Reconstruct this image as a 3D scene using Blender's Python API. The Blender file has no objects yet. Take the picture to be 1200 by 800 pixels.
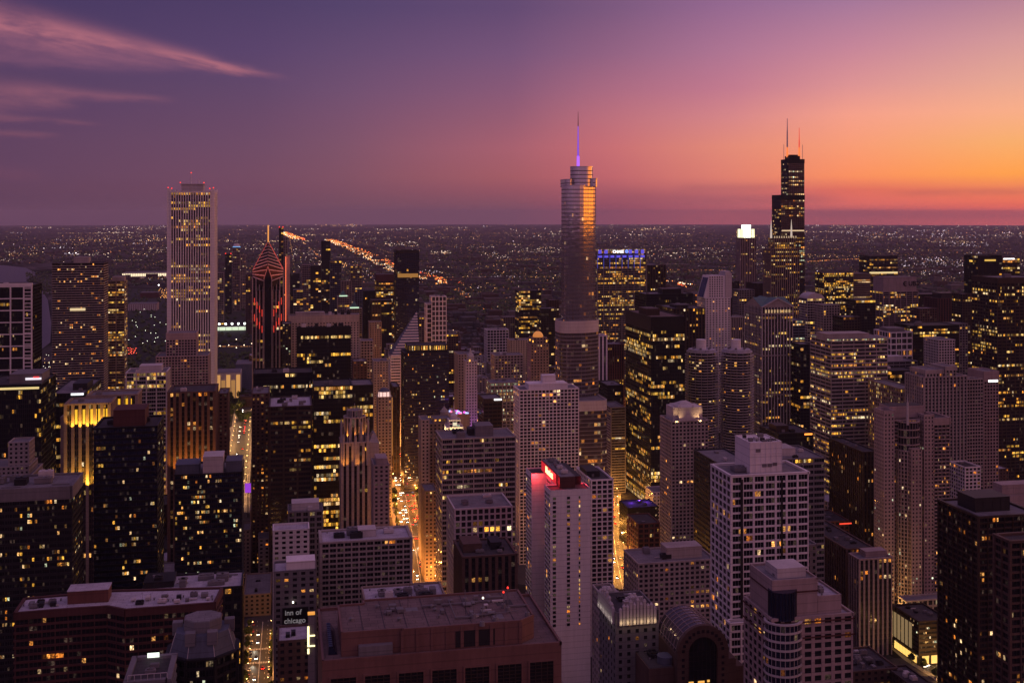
import bpy, math, random
from mathutils import Vector
R = math.radians
rng = random.Random(7)
HAZE = True
DEBUG = False

# ------------------------------------------------------------------ camera
# World axes follow the street grid: +X west, +Y south, z up (metres).
H = 314.0                      # height of the observation deck
HEAD = R(11.5)                 # the view turns 11.5 degrees west of due south
S, C = math.sin(HEAD), math.cos(HEAD)
EARTH = 7.4e6                  # earth radius with refraction
F, CX, EY = 1300.0, 600.0, 251.0
scene = bpy.context.scene
cd = bpy.data.cameras.new("camera"); cam = bpy.data.objects.new("camera", cd)
scene.collection.objects.link(cam)
cam.location = (0, 0, H); cam.rotation_euler = (R(90), 0, -HEAD)
cd.sensor_width = 36.0; cd.lens = 39.0
cd.shift_y = -(400 - EY) / 1200.0
cd.clip_start = 1.0; cd.clip_end = 200000.0
scene.camera = cam

# ------------------------------------------------------------------ exposure
scene.view_settings.view_transform = 'Standard'
scene.view_settings.look = 'None'
scene.view_settings.exposure = 0.0
scene.view_settings.gamma = 1.0
scene.view_settings.use_curve_mapping = False
scene.cycles.max_bounces = 5
scene.cycles.diffuse_bounces = 2
scene.cycles.glossy_bounces = 2
scene.cycles.volume_bounces = 0
scene.cycles.sample_clamp_indirect = 3.0

# ------------------------------------------------------------------ dusk sky
def lin(c):
    return tuple(((v / 255.0) / 12.92 if v <= 10 else (((v / 255.0) + 0.055) / 1.055) ** 2.4) for v in c)

world = bpy.data.worlds.new("World"); scene.world = world; world.use_nodes = True
wt = world.node_tree; wt.nodes.clear()
def wn(t, **k):
    n = wt.nodes.new(t)
    for a, b in k.items(): setattr(n, a, b)
    return n
def wmath(op, a, b=None, c=None, clamp=False):
    n = wn('ShaderNodeMath', operation=op, use_clamp=clamp)
    for i, v in enumerate((a, b, c)):
        if v is None: continue
        if isinstance(v, (int, float)): n.inputs[i].default_value = v
        else: wt.links.new(v, n.inputs[i])
    return n.outputs[0]
tc = wn('ShaderNodeTexCoord'); sx = wn('ShaderNodeSeparateXYZ'); wt.links.new(tc.outputs['Generated'], sx.inputs[0])
X_, Y_, Z_ = sx.outputs
rx = wmath('SUBTRACT', wmath('MULTIPLY', X_, C), wmath('MULTIPLY', Y_, S))
ry = wmath('ADD', wmath('MULTIPLY', X_, S), wmath('MULTIPLY', Y_, C))
az = wmath('MULTIPLY', wmath('ARCTAN2', rx, ry), 180 / math.pi)        # degrees west of the view's heading
el = wmath('MULTIPLY', wmath('ARCSINE', Z_), 180 / math.pi)
azf = wmath('MULTIPLY_ADD', az, 1 / 360.0, 0.5)
AZ = [-180, -100, -45, -24.8, -13, -8.7, 0, 4.8, 10.9, 17.1, 24.8, 40, 72, 105, 150, 180]
# elevation, colours west of the heading; the afterglow peaks due west, outside the view
FRONT = [
 (0.0,  [(94,63,86),(108,70,90),(110,74,92),(118,75,95),(140,78,98),(163,88,100),(165,88,98),(185,95,98)]),
 (0.46, [(95,64,88),(110,72,92),(118,77,95),(128,79,97),(150,80,98),(175,95,105),(205,103,100),(215,105,90)]),
 (1.2,  [(98,66,90),(114,73,95),(126,80,98),(150,85,99),(170,92,104),(196,108,107),(222,112,95),(222,120,90)]),
 (1.9,  [(98,67,94),(116,76,98),(130,83,101),(168,94,102),(190,102,110),(222,128,112),(250,145,98),(255,158,78)]),
 (3.4,  [(96,67,96),(112,76,102),(127,84,106),(170,98,112),(202,111,117),(232,141,122),(255,160,120),(255,180,110)]),
 (4.9,  [(90,65,98),(106,74,104),(121,82,110),(153,94,116),(190,112,125),(216,135,138),(250,163,140),(253,178,140)]),
 (6.35, [(86,64,98),(98,72,106),(112,80,113),(138,90,120),(172,107,130),(196,123,144),(225,150,150),(235,170,150)]),
 (8.2,  [(76,60,98),(90,68,108),(100,75,112),(120,85,122),(146,98,130),(176,118,148),(200,135,155),(215,155,155)]),
 (10.5, [(70,56,97),(80,63,103),(85,68,108),(100,75,115),(122,88,125),(150,105,145),(165,120,155),(176,126,150)])]
COMP = {0.0: [(1, 1, 1)] * 3 + [(1.08, 1.04, 1.02), (1.22, 1.06, 1.04), (1.38, 1.18, 1.06), (1.40, 1.20, 1.06), (1.62, 1.32, 1.08)],
        0.46: [(1, 1, 1)] * 3 + [(1.06, 1.03, 1.0), (1.07, 1.0, 1.0), (1.18, 1.12, 1.06), (1.20, 1.14, 1.04), (1.24, 1.15, 1.0)],
        1.2: [(1, 1, 1)] * 3 + [(1.02, 1.01, 1.0), (1.03, 1.01, 1.0), (1.10, 1.08, 1.04), (1.07, 1.03, 1.0), (1.14, 1.15, 1.0)],
        1.9: [(1, 1, 1)] * 4 + [(1.03, 1.01, 1.0), (1.04, 1.03, 1.02), (1.05, 1.04, 1.0), (1.05, 1.07, .95)]}
ROWS = []
for e, c in FRONT:
    k = min(1.0, e / 10.5)
    bl = lambda p, q: tuple(p[i] + (q[i] - p[i]) * k for i in range(3))
    if e in COMP: c = [tuple(v * m for v, m in zip(q, w)) for q, w in zip(c, COMP[e])]
    back = bl((124, 90, 118), (150, 112, 146)); west = bl((400, 225, 62), (244, 178, 146)); wnw = bl((385, 215, 60), (230, 162, 140))
    ROWS.append((e, [back, bl((106, 72, 98), (118, 88, 122)), bl((88, 62, 88), (72, 58, 98))] + c + [bl((225, 125, 85), (215, 160, 158)), west, wnw, bl((128, 86, 108), (160, 112, 142)), back]))
ROWS.append((28.0, [(176,128,160),(124,92,130),(84,68,110),(72,60,104),(76,64,108),(82,68,112),(92,74,118),(102,80,122),(112,86,128),(128,96,136),(146,110,146),(158,118,150),(172,128,154),(174,128,156),(176,128,158),(176,128,160)]))
ROWS.append((80.0, [(146, 118, 166)] * 16))
prev = None; pel = None
for e, cols in ROWS:
    r = wn('ShaderNodeValToRGB'); cr = r.color_ramp; cr.interpolation = 'EASE' if False else 'LINEAR'
    while len(cr.elements) < len(AZ): cr.elements.new(0.5)
    for i, (a, c) in enumerate(zip(AZ, cols)):
        cr.elements[i].position = (a + 180) / 360.0; cr.elements[i].color = (*lin(c), 1)
    wt.links.new(azf, r.inputs[0])
    if prev is None: prev = r.outputs[0]
    else:
        mr = wn('ShaderNodeMapRange', interpolation_type='LINEAR'); mr.inputs[1].default_value = pel; mr.inputs[2].default_value = e
        wt.links.new(el, mr.inputs[0])
        mx = wn('ShaderNodeMix', data_type='RGBA'); wt.links.new(mr.outputs[0], mx.inputs[0])
        wt.links.new(prev, mx.inputs[6]); wt.links.new(r.outputs[0], mx.inputs[7]); prev = mx.outputs[2]
    pel = e
# thin clouds high over the city
def azel(x, y):
    t = (x - CX) / F
    return math.degrees(math.atan(t)), math.degrees(math.atan((EY - y) / F / math.hypot(1, t)))
nz_in = wn('ShaderNodeCombineXYZ'); wt.links.new(az, nz_in.inputs[0]); wt.links.new(el, nz_in.inputs[1])
def cloud(p, q, w0, w1, op, col, scale=(0.28, 1.5), seed=0.0, base=0.25, wob=0.5):
    global prev
    a0, e0 = azel(*p); a1, e1 = azel(*q)
    ux, uy = a1 - a0, e1 - e0; L = math.hypot(ux, uy); ux /= L; uy /= L
    da = wmath('SUBTRACT', az, a0); de = wmath('SUBTRACT', el, e0)
    t = wmath('DIVIDE', wmath('ADD', wmath('MULTIPLY', da, ux), wmath('MULTIPLY', de, uy)), L)
    s = wmath('SUBTRACT', wmath('MULTIPLY', de, ux), wmath('MULTIPLY', da, uy))
    cm = wn('ShaderNodeCombineXYZ'); wt.links.new(wmath('MULTIPLY', t, L * scale[0]), cm.inputs[0]); wt.links.new(wmath('MULTIPLY', s, scale[1]), cm.inputs[1]); cm.inputs[2].default_value = seed
    nz = wn('ShaderNodeTexNoise'); nz.inputs['Scale'].default_value = 1.0; nz.inputs['Detail'].default_value = 6; nz.inputs['Roughness'].default_value = 0.62; nz.inputs['Distortion'].default_value = 0.35
    wt.links.new(cm.outputs[0], nz.inputs[0])
    nf = nz.outputs['Fac']
    s2 = wmath('ADD', s, wmath('MULTIPLY', wmath('SUBTRACT', nf, 0.5), wob))
    w = wmath('MULTIPLY_ADD', wmath('MAXIMUM', wmath('MINIMUM', t, 1.0), 0.0), w1 - w0, w0)
    g = wmath('DIVIDE', s2, w); g = wmath('POWER', 2.71828, wmath('MULTIPLY', wmath('MULTIPLY', g, g), -1.0))
    m1 = wn('ShaderNodeMapRange', interpolation_type='SMOOTHSTEP'); m1.inputs[1].default_value = 1.0; m1.inputs[2].default_value = 0.75; wt.links.new(t, m1.inputs[0])
    m2 = wn('ShaderNodeMapRange', interpolation_type='SMOOTHSTEP'); m2.inputs[1].default_value = -0.15; m2.inputs[2].default_value = 0.1; wt.links.new(t, m2.inputs[0])
    m3 = wn('ShaderNodeMapRange', interpolation_type='SMOOTHSTEP'); m3.inputs[1].default_value = 0.30; m3.inputs[2].default_value = 0.62; m3.inputs[3].default_value = base; wt.links.new(nf, m3.inputs[0])
    f = wmath('MULTIPLY', wmath('MULTIPLY', wmath('MULTIPLY', g, m1.outputs[0]), wmath('MULTIPLY', m2.outputs[0], m3.outputs[0])), op, clamp=True)
    mx = wn('ShaderNodeMix', data_type='RGBA'); wt.links.new(f, mx.inputs[0]); wt.links.new(prev, mx.inputs[6]); mx.inputs[7].default_value = (*lin(col), 1); prev = mx.outputs[2]
PK = (190, 116, 128)
cloud((-180, -14), (352, 94), 1.05, 0.10, 0.95, PK, scale=(.20, 1.0), seed=1.3, base=.30, wob=.9)
cloud((-160, 26), (230, 74), 1.1, 0.35, 0.50, (158, 100, 122), scale=(.22, .9), seed=4.1, base=0.12, wob=.9)
cloud((-140, 60), (260, 80), 0.5, 0.2, 0.30, (150, 96, 120), scale=(.25, 1.4), seed=14.1, base=0.05)
cloud((-160, 100), (110, 118), 0.85, 0.5, 0.60, (156, 98, 114), scale=(.24, .9), seed=7.7, base=0.25, wob=.8)
cloud((20, 104), (215, 118), 0.30, 0.12, 0.42, (162, 100, 116), seed=2.2, wob=.6)
cloud((-100, 130), (130, 147), 0.24, 0.08, 0.50, (148, 92, 108), seed=9.2)
cloud((-80, 154), (80, 159), 0.26, 0.12, 0.42, (146, 90, 106), seed=11.0)
cloud((-200, 198), (70, 208), 0.7, 0.3, 0.25, (136, 80, 96), seed=12.0)
cloud((720, 232), (1010, 234), 0.42, 0.30, 0.42, (150, 84, 100), seed=5.5, base=0.6, wob=0.3)
cloud((800, 220), (935, 219), 0.26, 0.16, 0.32, (166, 92, 102), seed=8.5, base=0.6, wob=0.25)
cloud((1060, 226), (1400, 222), 0.16, 0.2, 0.42, (190, 96, 92), seed=3.5, base=0.4, wob=0.2)
cloud((900, 250), (1500, 254), 0.20, 0.2, 0.30, (150, 84, 98), seed=6.5, base=0.6, wob=0.15)
bg = wn('ShaderNodeBackground'); bg.inputs[1].default_value = 1.0
wt.links.new(prev, bg.inputs[0]); wo = wn('ShaderNodeOutputWorld'); wt.links.new(bg.outputs[0], wo.inputs[0])
world.cycles.sampling_method = 'MANUAL'; world.cycles.sample_map_resolution = 512

# the afterglow: the sun has just gone, so one very soft low lamp from the west-south-west
sl = bpy.data.lights.new("sun", 'SUN'); sun = bpy.data.objects.new("sun", sl); scene.collection.objects.link(sun)
sl.energy = 0.22; sl.angle = R(25); sl.color = (1.0, 0.50, 0.30)
sd = Vector((math.sin(HEAD + R(48)), math.cos(HEAD + R(48)), math.tan(R(9))))
sun.rotation_euler = sd.to_track_quat('Z', 'Y').to_euler()

# ------------------------------------------------------------------ helpers
COL = scene.collection
def link(o): COL.objects.link(o); return o
def ray(px): t = (px - CX) / F; return (S + t * C, C - t * S)          # ground-plane direction through a column of the view
def at(px, D): a, b = ray(px); return (a * D, b * D)
def zat(py, D): return H - (py - EY) * D / F
def topx(X, Y, Z):
    D = X * S + Y * C; t = (X * C - Y * S) / D
    return CX + F * t, EY + F * (H - Z) / D, D
def gdist(py):                                                         # camera depth where the ground meets row py
    D = 408200 / max(py - EY, 1)
    for _ in range(30): D = F * (H + D * D / (2 * EARTH)) / (py - EY)
    return D
def drop(X, Y): return -(X * X + Y * Y) / (2 * EARTH)
def gpt(px, py):
    D = gdist(py); x, y = at(px, D); return x, y

class MB:
    def __init__(s): s.v = []; s.f = []; s.a = []
    def quad(s, a, b, c, d, at=None):
        n = len(s.v); s.v += [a, b, c, d]; s.f.append((n, n + 1, n + 2, n + 3)); s.a.append(at or (0, 0, 0))
    def poly(s, pts, at=None):
        n = len(s.v); s.v += list(pts); s.f.append(tuple(range(n, n + len(pts)))); s.a.append(at or (0, 0, 0))
    def box(s, x0, x1, y0, y1, z0, z1, at=None):
        s.hex([(x0, y0), (x1, y0), (x1, y1), (x0, y1)], z0, z1, at)
    def hex(s, p, z0, z1, at=None, top=None, bottom=False):           # prism over a polygon (any winding)
        ar = sum(p[i][0] * p[(i + 1) % len(p)][1] - p[(i + 1) % len(p)][0] * p[i][1] for i in range(len(p)))
        if ar < 0: p = p[::-1]; top = top[::-1] if top else None
        t = top or p; n = len(s.v); m = len(p); at = at or (0, 0, 0)
        s.v += [(x, y, z0) for x, y in p]; s.v += [(x, y, z1) for x, y in t]
        for i in range(m):
            j = (i + 1) % m; s.f.append((n + i, n + j, n + m + j, n + m + i)); s.a.append(at)
        s.f.append(tuple(range(n + m, n + 2 * m))); s.a.append(at)
        if bottom: s.f.append(tuple(range(n + m - 1, n - 1, -1))); s.a.append(at)
    def obox(s, o, u, s0, s1, d0, d1, z0, z1, at=None):               # box in an edge frame: o origin, u along, outward = u turned right
        nx, ny = u[1], -u[0]
        P = lambda a, b: (o[0] + u[0] * a + nx * b, o[1] + u[1] * a + ny * b)
        s.hex([P(s0, d0), P(s1, d0), P(s1, d1), P(s0, d1)], z0, z1, at, bottom=True)
    def cone(s, cx, cy, r0, r1, z0, z1, n=8, at=None):
        a = [(cx + r0 * math.cos(2 * math.pi * i / n), cy + r0 * math.sin(2 * math.pi * i / n)) for i in range(n)]
        b = [(cx + r1 * math.cos(2 * math.pi * i / n), cy + r1 * math.sin(2 * math.pi * i / n)) for i in range(n)]
        s.hex(a, z0, z1, at, top=b)
    def bar(s, a, b, r, n=5):                                         # a round bar between two points
        a = Vector(a); b = Vector(b); d = (b - a).normalized()
        u = d.orthogonal().normalized(); w = d.cross(u); k = len(s.v)
        for q in (a, b):
            for i in range(n):
                t = 2 * math.pi * i / n; s.v.append(tuple(q + u * math.cos(t) * r + w * math.sin(t) * r))
        for i in range(n):
            j = (i + 1) % n; s.f.append((k + i, k + j, k + n + j, k + n + i)); s.a.append((0, 0, 0))
    def build(s, name, mat, parent=None, org=(0, 0, 0), attr=False, stuff=False, smooth=False):
        if not s.f: return None
        me = bpy.data.meshes.new(name)
        ox, oy, oz = org
        me.from_pydata([(x - ox, y - oy, z - oz) for x, y, z in s.v], [], s.f)
        if attr:
            at_ = me.attributes.new("lit", 'FLOAT_VECTOR', 'FACE')
            at_.data.foreach_set("vector", [c for a in s.a for c in a])
        if smooth: me.shade_smooth()
        me.materials.append(mat)
        o = link(bpy.data.objects.new(name, me)); o.color = (0, 0, 0, 1)
        if parent: o.parent = parent
        else: o.location = org
        if stuff: o['kind'] = 'stuff'
        return o

def tag(o, label, cat, group=None):
    o['label'] = label; o['category'] = cat
    if group: o['group'] = group
    return o
def root(name, loc, label, cat, group=None):
    o = link(bpy.data.objects.new(name, None)); o.location = loc; o.empty_display_size = 5
    return tag(o, label, cat, group)

# ------------------------------------------------------------------ materials
MATS = {}
def new(name):
    m = bpy.data.materials.new(name); m.use_nodes = True; nt = m.node_tree; b = nt.nodes['Principled BSDF']; MATS[name] = m
    m.cycles.emission_sampling = 'NONE'
    return m, nt, b
def wall(name, col, rough=0.8, var=0.25, metal=0.0, scale=0.06, streak=True, spec=0.3):
    if name in MATS: return MATS[name]
    m, nt, b = new(name); N = nt.nodes; Lk = nt.links
    g = N.new('ShaderNodeNewGeometry'); mp = N.new('ShaderNodeMapping'); mp.inputs['Scale'].default_value = (1, 1, 0.35 if streak else 1)
    Lk.new(g.outputs['Position'], mp.inputs[0])
    n1 = N.new('ShaderNodeTexNoise'); n1.inputs['Scale'].default_value = scale; n1.inputs['Detail'].default_value = 8; n1.inputs['Roughness'].default_value = 0.7
    Lk.new(mp.outputs[0], n1.inputs[0])
    mr = N.new('ShaderNodeMapRange'); mr.inputs[1].default_value = 0.3; mr.inputs[2].default_value = 0.7; mr.inputs[3].default_value = 1 - var; mr.inputs[4].default_value = 1 + var * 0.6
    Lk.new(n1.outputs['Fac'], mr.inputs[0])
    vm = N.new('ShaderNodeVectorMath'); vm.operation = 'SCALE'; vm.inputs[0].default_value = col; Lk.new(mr.outputs[0], vm.inputs[3])
    n4 = N.new('ShaderNodeTexNoise'); n4.inputs['Scale'].default_value = 1.0; n4.inputs['Detail'].default_value = 3
    mp4 = N.new('ShaderNodeMapping'); mp4.inputs['Scale'].default_value = (.9, .9, .05); Lk.new(g.outputs['Position'], mp4.inputs[0]); Lk.new(mp4.outputs[0], n4.inputs[0])
    wv = N.new('ShaderNodeTexWave'); wv.bands_direction = 'Z'; wv.wave_type = 'BANDS'; wv.inputs['Scale'].default_value = .085; wv.inputs['Distortion'].default_value = 0; Lk.new(g.outputs['Position'], wv.inputs[0])
    m4 = N.new('ShaderNodeMapRange'); m4.inputs[1].default_value = .3; m4.inputs[2].default_value = .7; m4.inputs[3].default_value = 1 - var * .7; m4.inputs[4].default_value = 1.0; Lk.new(n4.outputs['Fac'], m4.inputs[0])
    m5 = N.new('ShaderNodeMapRange'); m5.inputs[1].default_value = 0; m5.inputs[2].default_value = .04; m5.inputs[3].default_value = .72; m5.inputs[4].default_value = 1.0; Lk.new(wv.outputs['Fac'], m5.inputs[0])
    mm = N.new('ShaderNodeMath'); mm.operation = 'MULTIPLY'; Lk.new(m4.outputs[0], mm.inputs[0]); Lk.new(m5.outputs[0], mm.inputs[1])
    v5 = N.new('ShaderNodeVectorMath'); v5.operation = 'SCALE'; Lk.new(vm.outputs[0], v5.inputs[0]); Lk.new(mm.outputs[0], v5.inputs[3])
    Lk.new((v5 if streak else vm).outputs[0], b.inputs['Base Color'])
    b.inputs['Roughness'].default_value = rough; b.inputs['Metallic'].default_value = metal; b.inputs['Specular IOR Level'].default_value = spec
    return m
def glass(name, col=(0.015, 0.016, 0.02), rough=0.12, metal=0.0, gain=1.0):
    if name in MATS: return MATS[name]
    m, nt, b = new(name); N = nt.nodes; Lk = nt.links
    b.inputs['Base Color'].default_value = (*col, 1); b.inputs['Metallic'].default_value = metal; b.inputs['Specular IOR Level'].default_value = .15
    at_ = N.new('ShaderNodeAttribute'); at_.attribute_name = "lit"; oi = N.new('ShaderNodeObjectInfo')
    ad = N.new('ShaderNodeVectorMath'); ad.operation = 'ADD'; Lk.new(at_.outputs['Vector'], ad.inputs[0]); Lk.new(oi.outputs['Color'], ad.inputs[1])
    g = N.new('ShaderNodeNewGeometry')
    n1 = N.new('ShaderNodeTexNoise'); n1.inputs['Scale'].default_value = 1.5; n1.inputs['Detail'].default_value = 5; Lk.new(g.outputs['Position'], n1.inputs[0])
    mr = N.new('ShaderNodeMapRange'); mr.inputs[1].default_value = 0.38; mr.inputs[2].default_value = 0.62; mr.inputs[3].default_value = 0.12 * gain; mr.inputs[4].default_value = 1.75 * gain
    Lk.new(n1.outputs['Fac'], mr.inputs[0])
    sc = N.new('ShaderNodeVectorMath'); sc.operation = 'SCALE'; Lk.new(ad.outputs[0], sc.inputs[0]); Lk.new(mr.outputs[0], sc.inputs[3])
    Lk.new(sc.outputs[0], b.inputs['Emission Color']); b.inputs['Emission Strength'].default_value = 1.0
    # panes are never perfectly flat: roughness and tilt differ from pane to pane
    n2 = N.new('ShaderNodeTexNoise'); n2.inputs['Scale'].default_value = 0.22; Lk.new(g.outputs['Position'], n2.inputs[0])
    m2 = N.new('ShaderNodeMapRange'); m2.inputs[3].default_value = rough * 0.5; m2.inputs[4].default_value = rough * 1.7; Lk.new(n2.outputs['Fac'], m2.inputs[0]); Lk.new(m2.outputs[0], b.inputs['Roughness'])
    bp = N.new('ShaderNodeBump'); bp.inputs['Strength'].default_value = 0.12; bp.inputs['Distance'].default_value = 0.5; Lk.new(n2.outputs['Fac'], bp.inputs['Height']); Lk.new(bp.outputs[0], b.inputs['Normal'])
    return m
def glow(name, col, st):
    if name in MATS: return MATS[name]
    m, nt, b = new(name)
    b.inputs['Base Color'].default_value = (0.1, 0.1, 0.1, 1); b.inputs['Emission Color'].default_value = (*col, 1); b.inputs['Emission Strength'].default_value = st
    return m

W = dict(
 white=wall("white_concrete", (0.72, 0.66, 0.66), var=0.14), pale=wall("pale_stone", (0.50, 0.45, 0.445), var=0.2),
 beige=wall("beige_concrete", (0.36, 0.305, 0.285), var=0.28), tan=wall("tan_stone", (0.26, 0.195, 0.155), var=0.25),
 brown=wall("brown_granite", (0.105, 0.062, 0.05), var=0.3), maroon=wall("maroon_brick", (0.085, 0.032, 0.03), var=0.3),
 pink=wall("pink_concrete", (0.36, 0.275, 0.265), var=0.26), grey=wall("grey_concrete", (0.17, 0.155, 0.165), var=0.25),
 dark=wall("dark_metal", (0.024, 0.022, 0.025), rough=0.5, var=0.3, spec=0.2), black=wall("black_steel", (0.012, 0.012, 0.014), rough=0.45, var=0.3, spec=0.2),
 bronze=wall("bronze_metal", (0.048, 0.031, 0.025), rough=0.5, var=0.3, spec=0.2), steel=wall("polished_steel", (0.72, 0.66, 0.66), rough=0.12, metal=0.95, var=0.12),
 green=wall("green_copper", (0.06, 0.13, 0.12), rough=0.5, var=0.2), redb=wall("red_brick", (0.14, 0.055, 0.042), var=0.3),
 slate=wall("blue_slate", (0.10, 0.11, 0.15), rough=0.6, var=0.3))
def roofmat(name, col, var=0.35):
    if name in MATS: return MATS[name]
    m, nt, b = new(name); N = nt.nodes; Lk = nt.links
    g = N.new('ShaderNodeNewGeometry')
    n1 = N.new('ShaderNodeTexNoise'); n1.inputs['Scale'].default_value = 0.12; n1.inputs['Detail'].default_value = 9; n1.inputs['Roughness'].default_value = 0.75; Lk.new(g.outputs['Position'], n1.inputs[0])
    v = N.new('ShaderNodeTexVoronoi'); v.inputs['Scale'].default_value = 0.13; Lk.new(g.outputs['Position'], v.inputs[0])
    bk = N.new('ShaderNodeTexBrick'); bk.inputs['Scale'].default_value = 0.11; bk.inputs['Color1'].default_value = (1, 1, 1, 1); bk.inputs['Color2'].default_value = (0.86, 0.86, 0.86, 1); bk.inputs['Mortar'].default_value = (0.6, 0.6, 0.6, 1); bk.inputs['Mortar Size'].default_value = 0.012
    Lk.new(g.outputs['Position'], bk.inputs[0])
    mr = N.new('ShaderNodeMapRange'); mr.inputs[1].default_value = 0.32; mr.inputs[2].default_value = 0.68; mr.inputs[3].default_value = 1 - var; mr.inputs[4].default_value = 1 + var * 0.4; Lk.new(n1.outputs['Fac'], mr.inputs[0])
    vm = N.new('ShaderNodeVectorMath'); vm.operation = 'SCALE'; vm.inputs[0].default_value = col; Lk.new(mr.outputs[0], vm.inputs[3])
    v2 = N.new('ShaderNodeVectorMath'); v2.operation = 'MULTIPLY'; Lk.new(vm.outputs[0], v2.inputs[0]); Lk.new(bk.outputs['Color'], v2.inputs[1])
    Lk.new(v2.outputs[0], b.inputs['Base Color']); b.inputs['Roughness'].default_value = 0.9; b.inputs['Specular IOR Level'].default_value = 0.2
    return m
RF = dict(pale=roofmat("pale_roof_membrane", (0.46, 0.43, 0.48)), grey=roofmat("grey_gravel_roof", (0.20, 0.185, 0.20)), dark=roofmat("dark_tar_roof", (0.07, 0.062, 0.066)), brown=roofmat("brown_roof_ballast", (0.17, 0.12, 0.115)))
G = dict(n=glass("dark_window_glass"), mirror=glass("mirror_glass", (0.80, 0.74, 0.74), 0.07, 0.95), blue=glass("blue_glass", (0.05, 0.06, 0.12), 0.1, 0.75), half=glass("tinted_glass", (0.12, 0.10, 0.11), 0.14, 0.55))
YEL = [(1.0, .47, .055), (1.0, .54, .085), (1.0, .40, .045), (1.0, .62, .20)]
ORG = [(1.0, .28, .035), (1.0, .35, .06), (1.0, .44, .11), (1.0, .65, .32)]
WHT = [(1.0, .62, .28), (1.0, .74, .42), (1.0, .50, .16), (.82, .9, .6)]
PAL = dict(y=YEL * 2 + ORG[1:3] + WHT[:2], o=ORG, w=WHT, m=YEL + ORG + WHT)

# facade styles: fh floor, bw bay, pf pier share, pd pier depth, sf spandrel share, sd spandrel depth, sub panes per bay, lit share, mode
def st(fh, bw, pf, pd, sf, sd, sub=1, lit=0.1, mode='r', pal='m', e=1.0):
    return dict(fh=fh, bw=bw, pf=pf, pd=pd, sf=sf, sd=sd, sub=sub, lit=lit, mode=mode, pal=pal, e=e)
ST = dict(
 grid=st(3.2, 3.6, .28, .40, .34, .30, 1, .09, 'r', 'o', .8),
 biggrid=st(3.4, 5.6, .16, .55, .26, .42, 3, .07, 'r', 'o', .8),
 ribbon=st(3.9, 7.5, .09, .30, .42, .36, 4, .30, 'f', 'y', .9),
 slab=st(3.0, 6.5, .07, .9, .30, 1.3, 3, .10, 'r', 'o', .8),
 pier=dict(st(3.9, 3.1, .46, .75, .30, .15, 1, .22, 'f', 'y', .8), sm='dark'),
 curtain=st(3.9, 1.6, .10, .22, .22, .12, 1, .26, 'f', 'y', .9),
 wide=st(4.0, 7.0, .07, .40, .24, .2, 4, .35, 'f', 'y', .9),
 glassres=st(3.2, 3.8, .07, .22, .42, .34, 3, .12, 'r', 'm', .8),
 punched=st(3.3, 3.9, .52, .25, .50, .2, 1, .08, 'r', 'o', .8),
 loft=st(4.0, 4.6, .30, .4, .35, .3, 2, .15, 'r', 'y', .8))

def litrow(s, n, r, j, nf):
    m = s['mode']
    if s['lit'] <= 0: return [False] * n
    if m == 'r':
        k = s['lit'] * (.15 + 1.3 * r.random()) * .55; out = []; c = False
        for _ in range(n): c = r.random() < (.42 if c else k); out.append(c)
        return out
    if m == 'f':                                                       # office floors: whole runs lit, some floors dark
        li = s['lit'] * .78; p = min(0.9, r.betavariate(0.6, 0.6 * (1 - li) / li))
        out, cur = [], r.random() < p
        for _ in range(n):
            if r.random() < 0.28: cur = r.random() < p
            out.append(cur)
        return out
    return [True] * n
def facade(wb, gb, p, q, z0, z1, s, r, wins=None, sb=None):
    dx, dy = q[0] - p[0], q[1] - p[1]; L = math.hypot(dx, dy)
    if L < 0.5 or z1 - z0 < 1: return
    u = (dx / L, dy / L); nx, ny = u[1], -u[0]
    n = max(1, round(L / s['bw'])); b = L / n; nf = max(1, round((z1 - z0) / s['fh'])); f = (z1 - z0) / nf
    pw = b * s['pf']; pd = s['pd']; sdp = s['sd']; sh = f * s['sf']
    if pw > 0.02:
        wb.obox(p, u, -pd, pw / 2, 0, pd, z0, z1 + .02); wb.obox(p, u, L - pw / 2, L, 0, pd, z0, z1 + .02)
        for i in range(1, n): wb.obox(p, u, i * b - pw / 2, i * b + pw / 2, 0, pd, z0, z1 + .02)
    for j in range(nf): (sb or wb).obox(p, u, -sdp, L, 0, sdp, z0 + j * f, z0 + j * f + sh)
    m = s['sub']; pal = PAL[s['pal']]
    for j in range(nf):
        row = litrow(s, n * m, r, j, nf); za, zb = z0 + j * f + sh, z0 + (j + 1) * f; fl = r.uniform(.6, 1.15); fc = r.choice(pal)
        for k in range(n * m):
            i, jj = divmod(k, m); a = i * b + pw / 2 + (b - pw) * jj / m; c = a + (b - pw) / m
            if m > 1: a += .06; c -= .06
            e = (0, 0, 0)
            if row[k]:
                cc = fc if s['mode'] == 'f' and r.random() < .6 else r.choice(pal); g = s['e'] * fl * r.choice((.07, .14, .22, .35, .5, .7, 1.0, 1.6)); e = (cc[0] * g, cc[1] * g, cc[2] * g)
            elif r.random() < 0.10: q = r.random() ** 2 * .06; e = (q, q * .62, q * .45)
            if wins is not None: wins.append((p, u, a, c, za, zb, e))
            else:
                A = (p[0] + u[0] * a + nx * .05, p[1] + u[1] * a + ny * .05); B = (p[0] + u[0] * c + nx * .05, p[1] + u[1] * c + ny * .05)
                gb.quad((*A, za), (*B, za), (*B, zb), (*A, zb), e)

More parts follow.
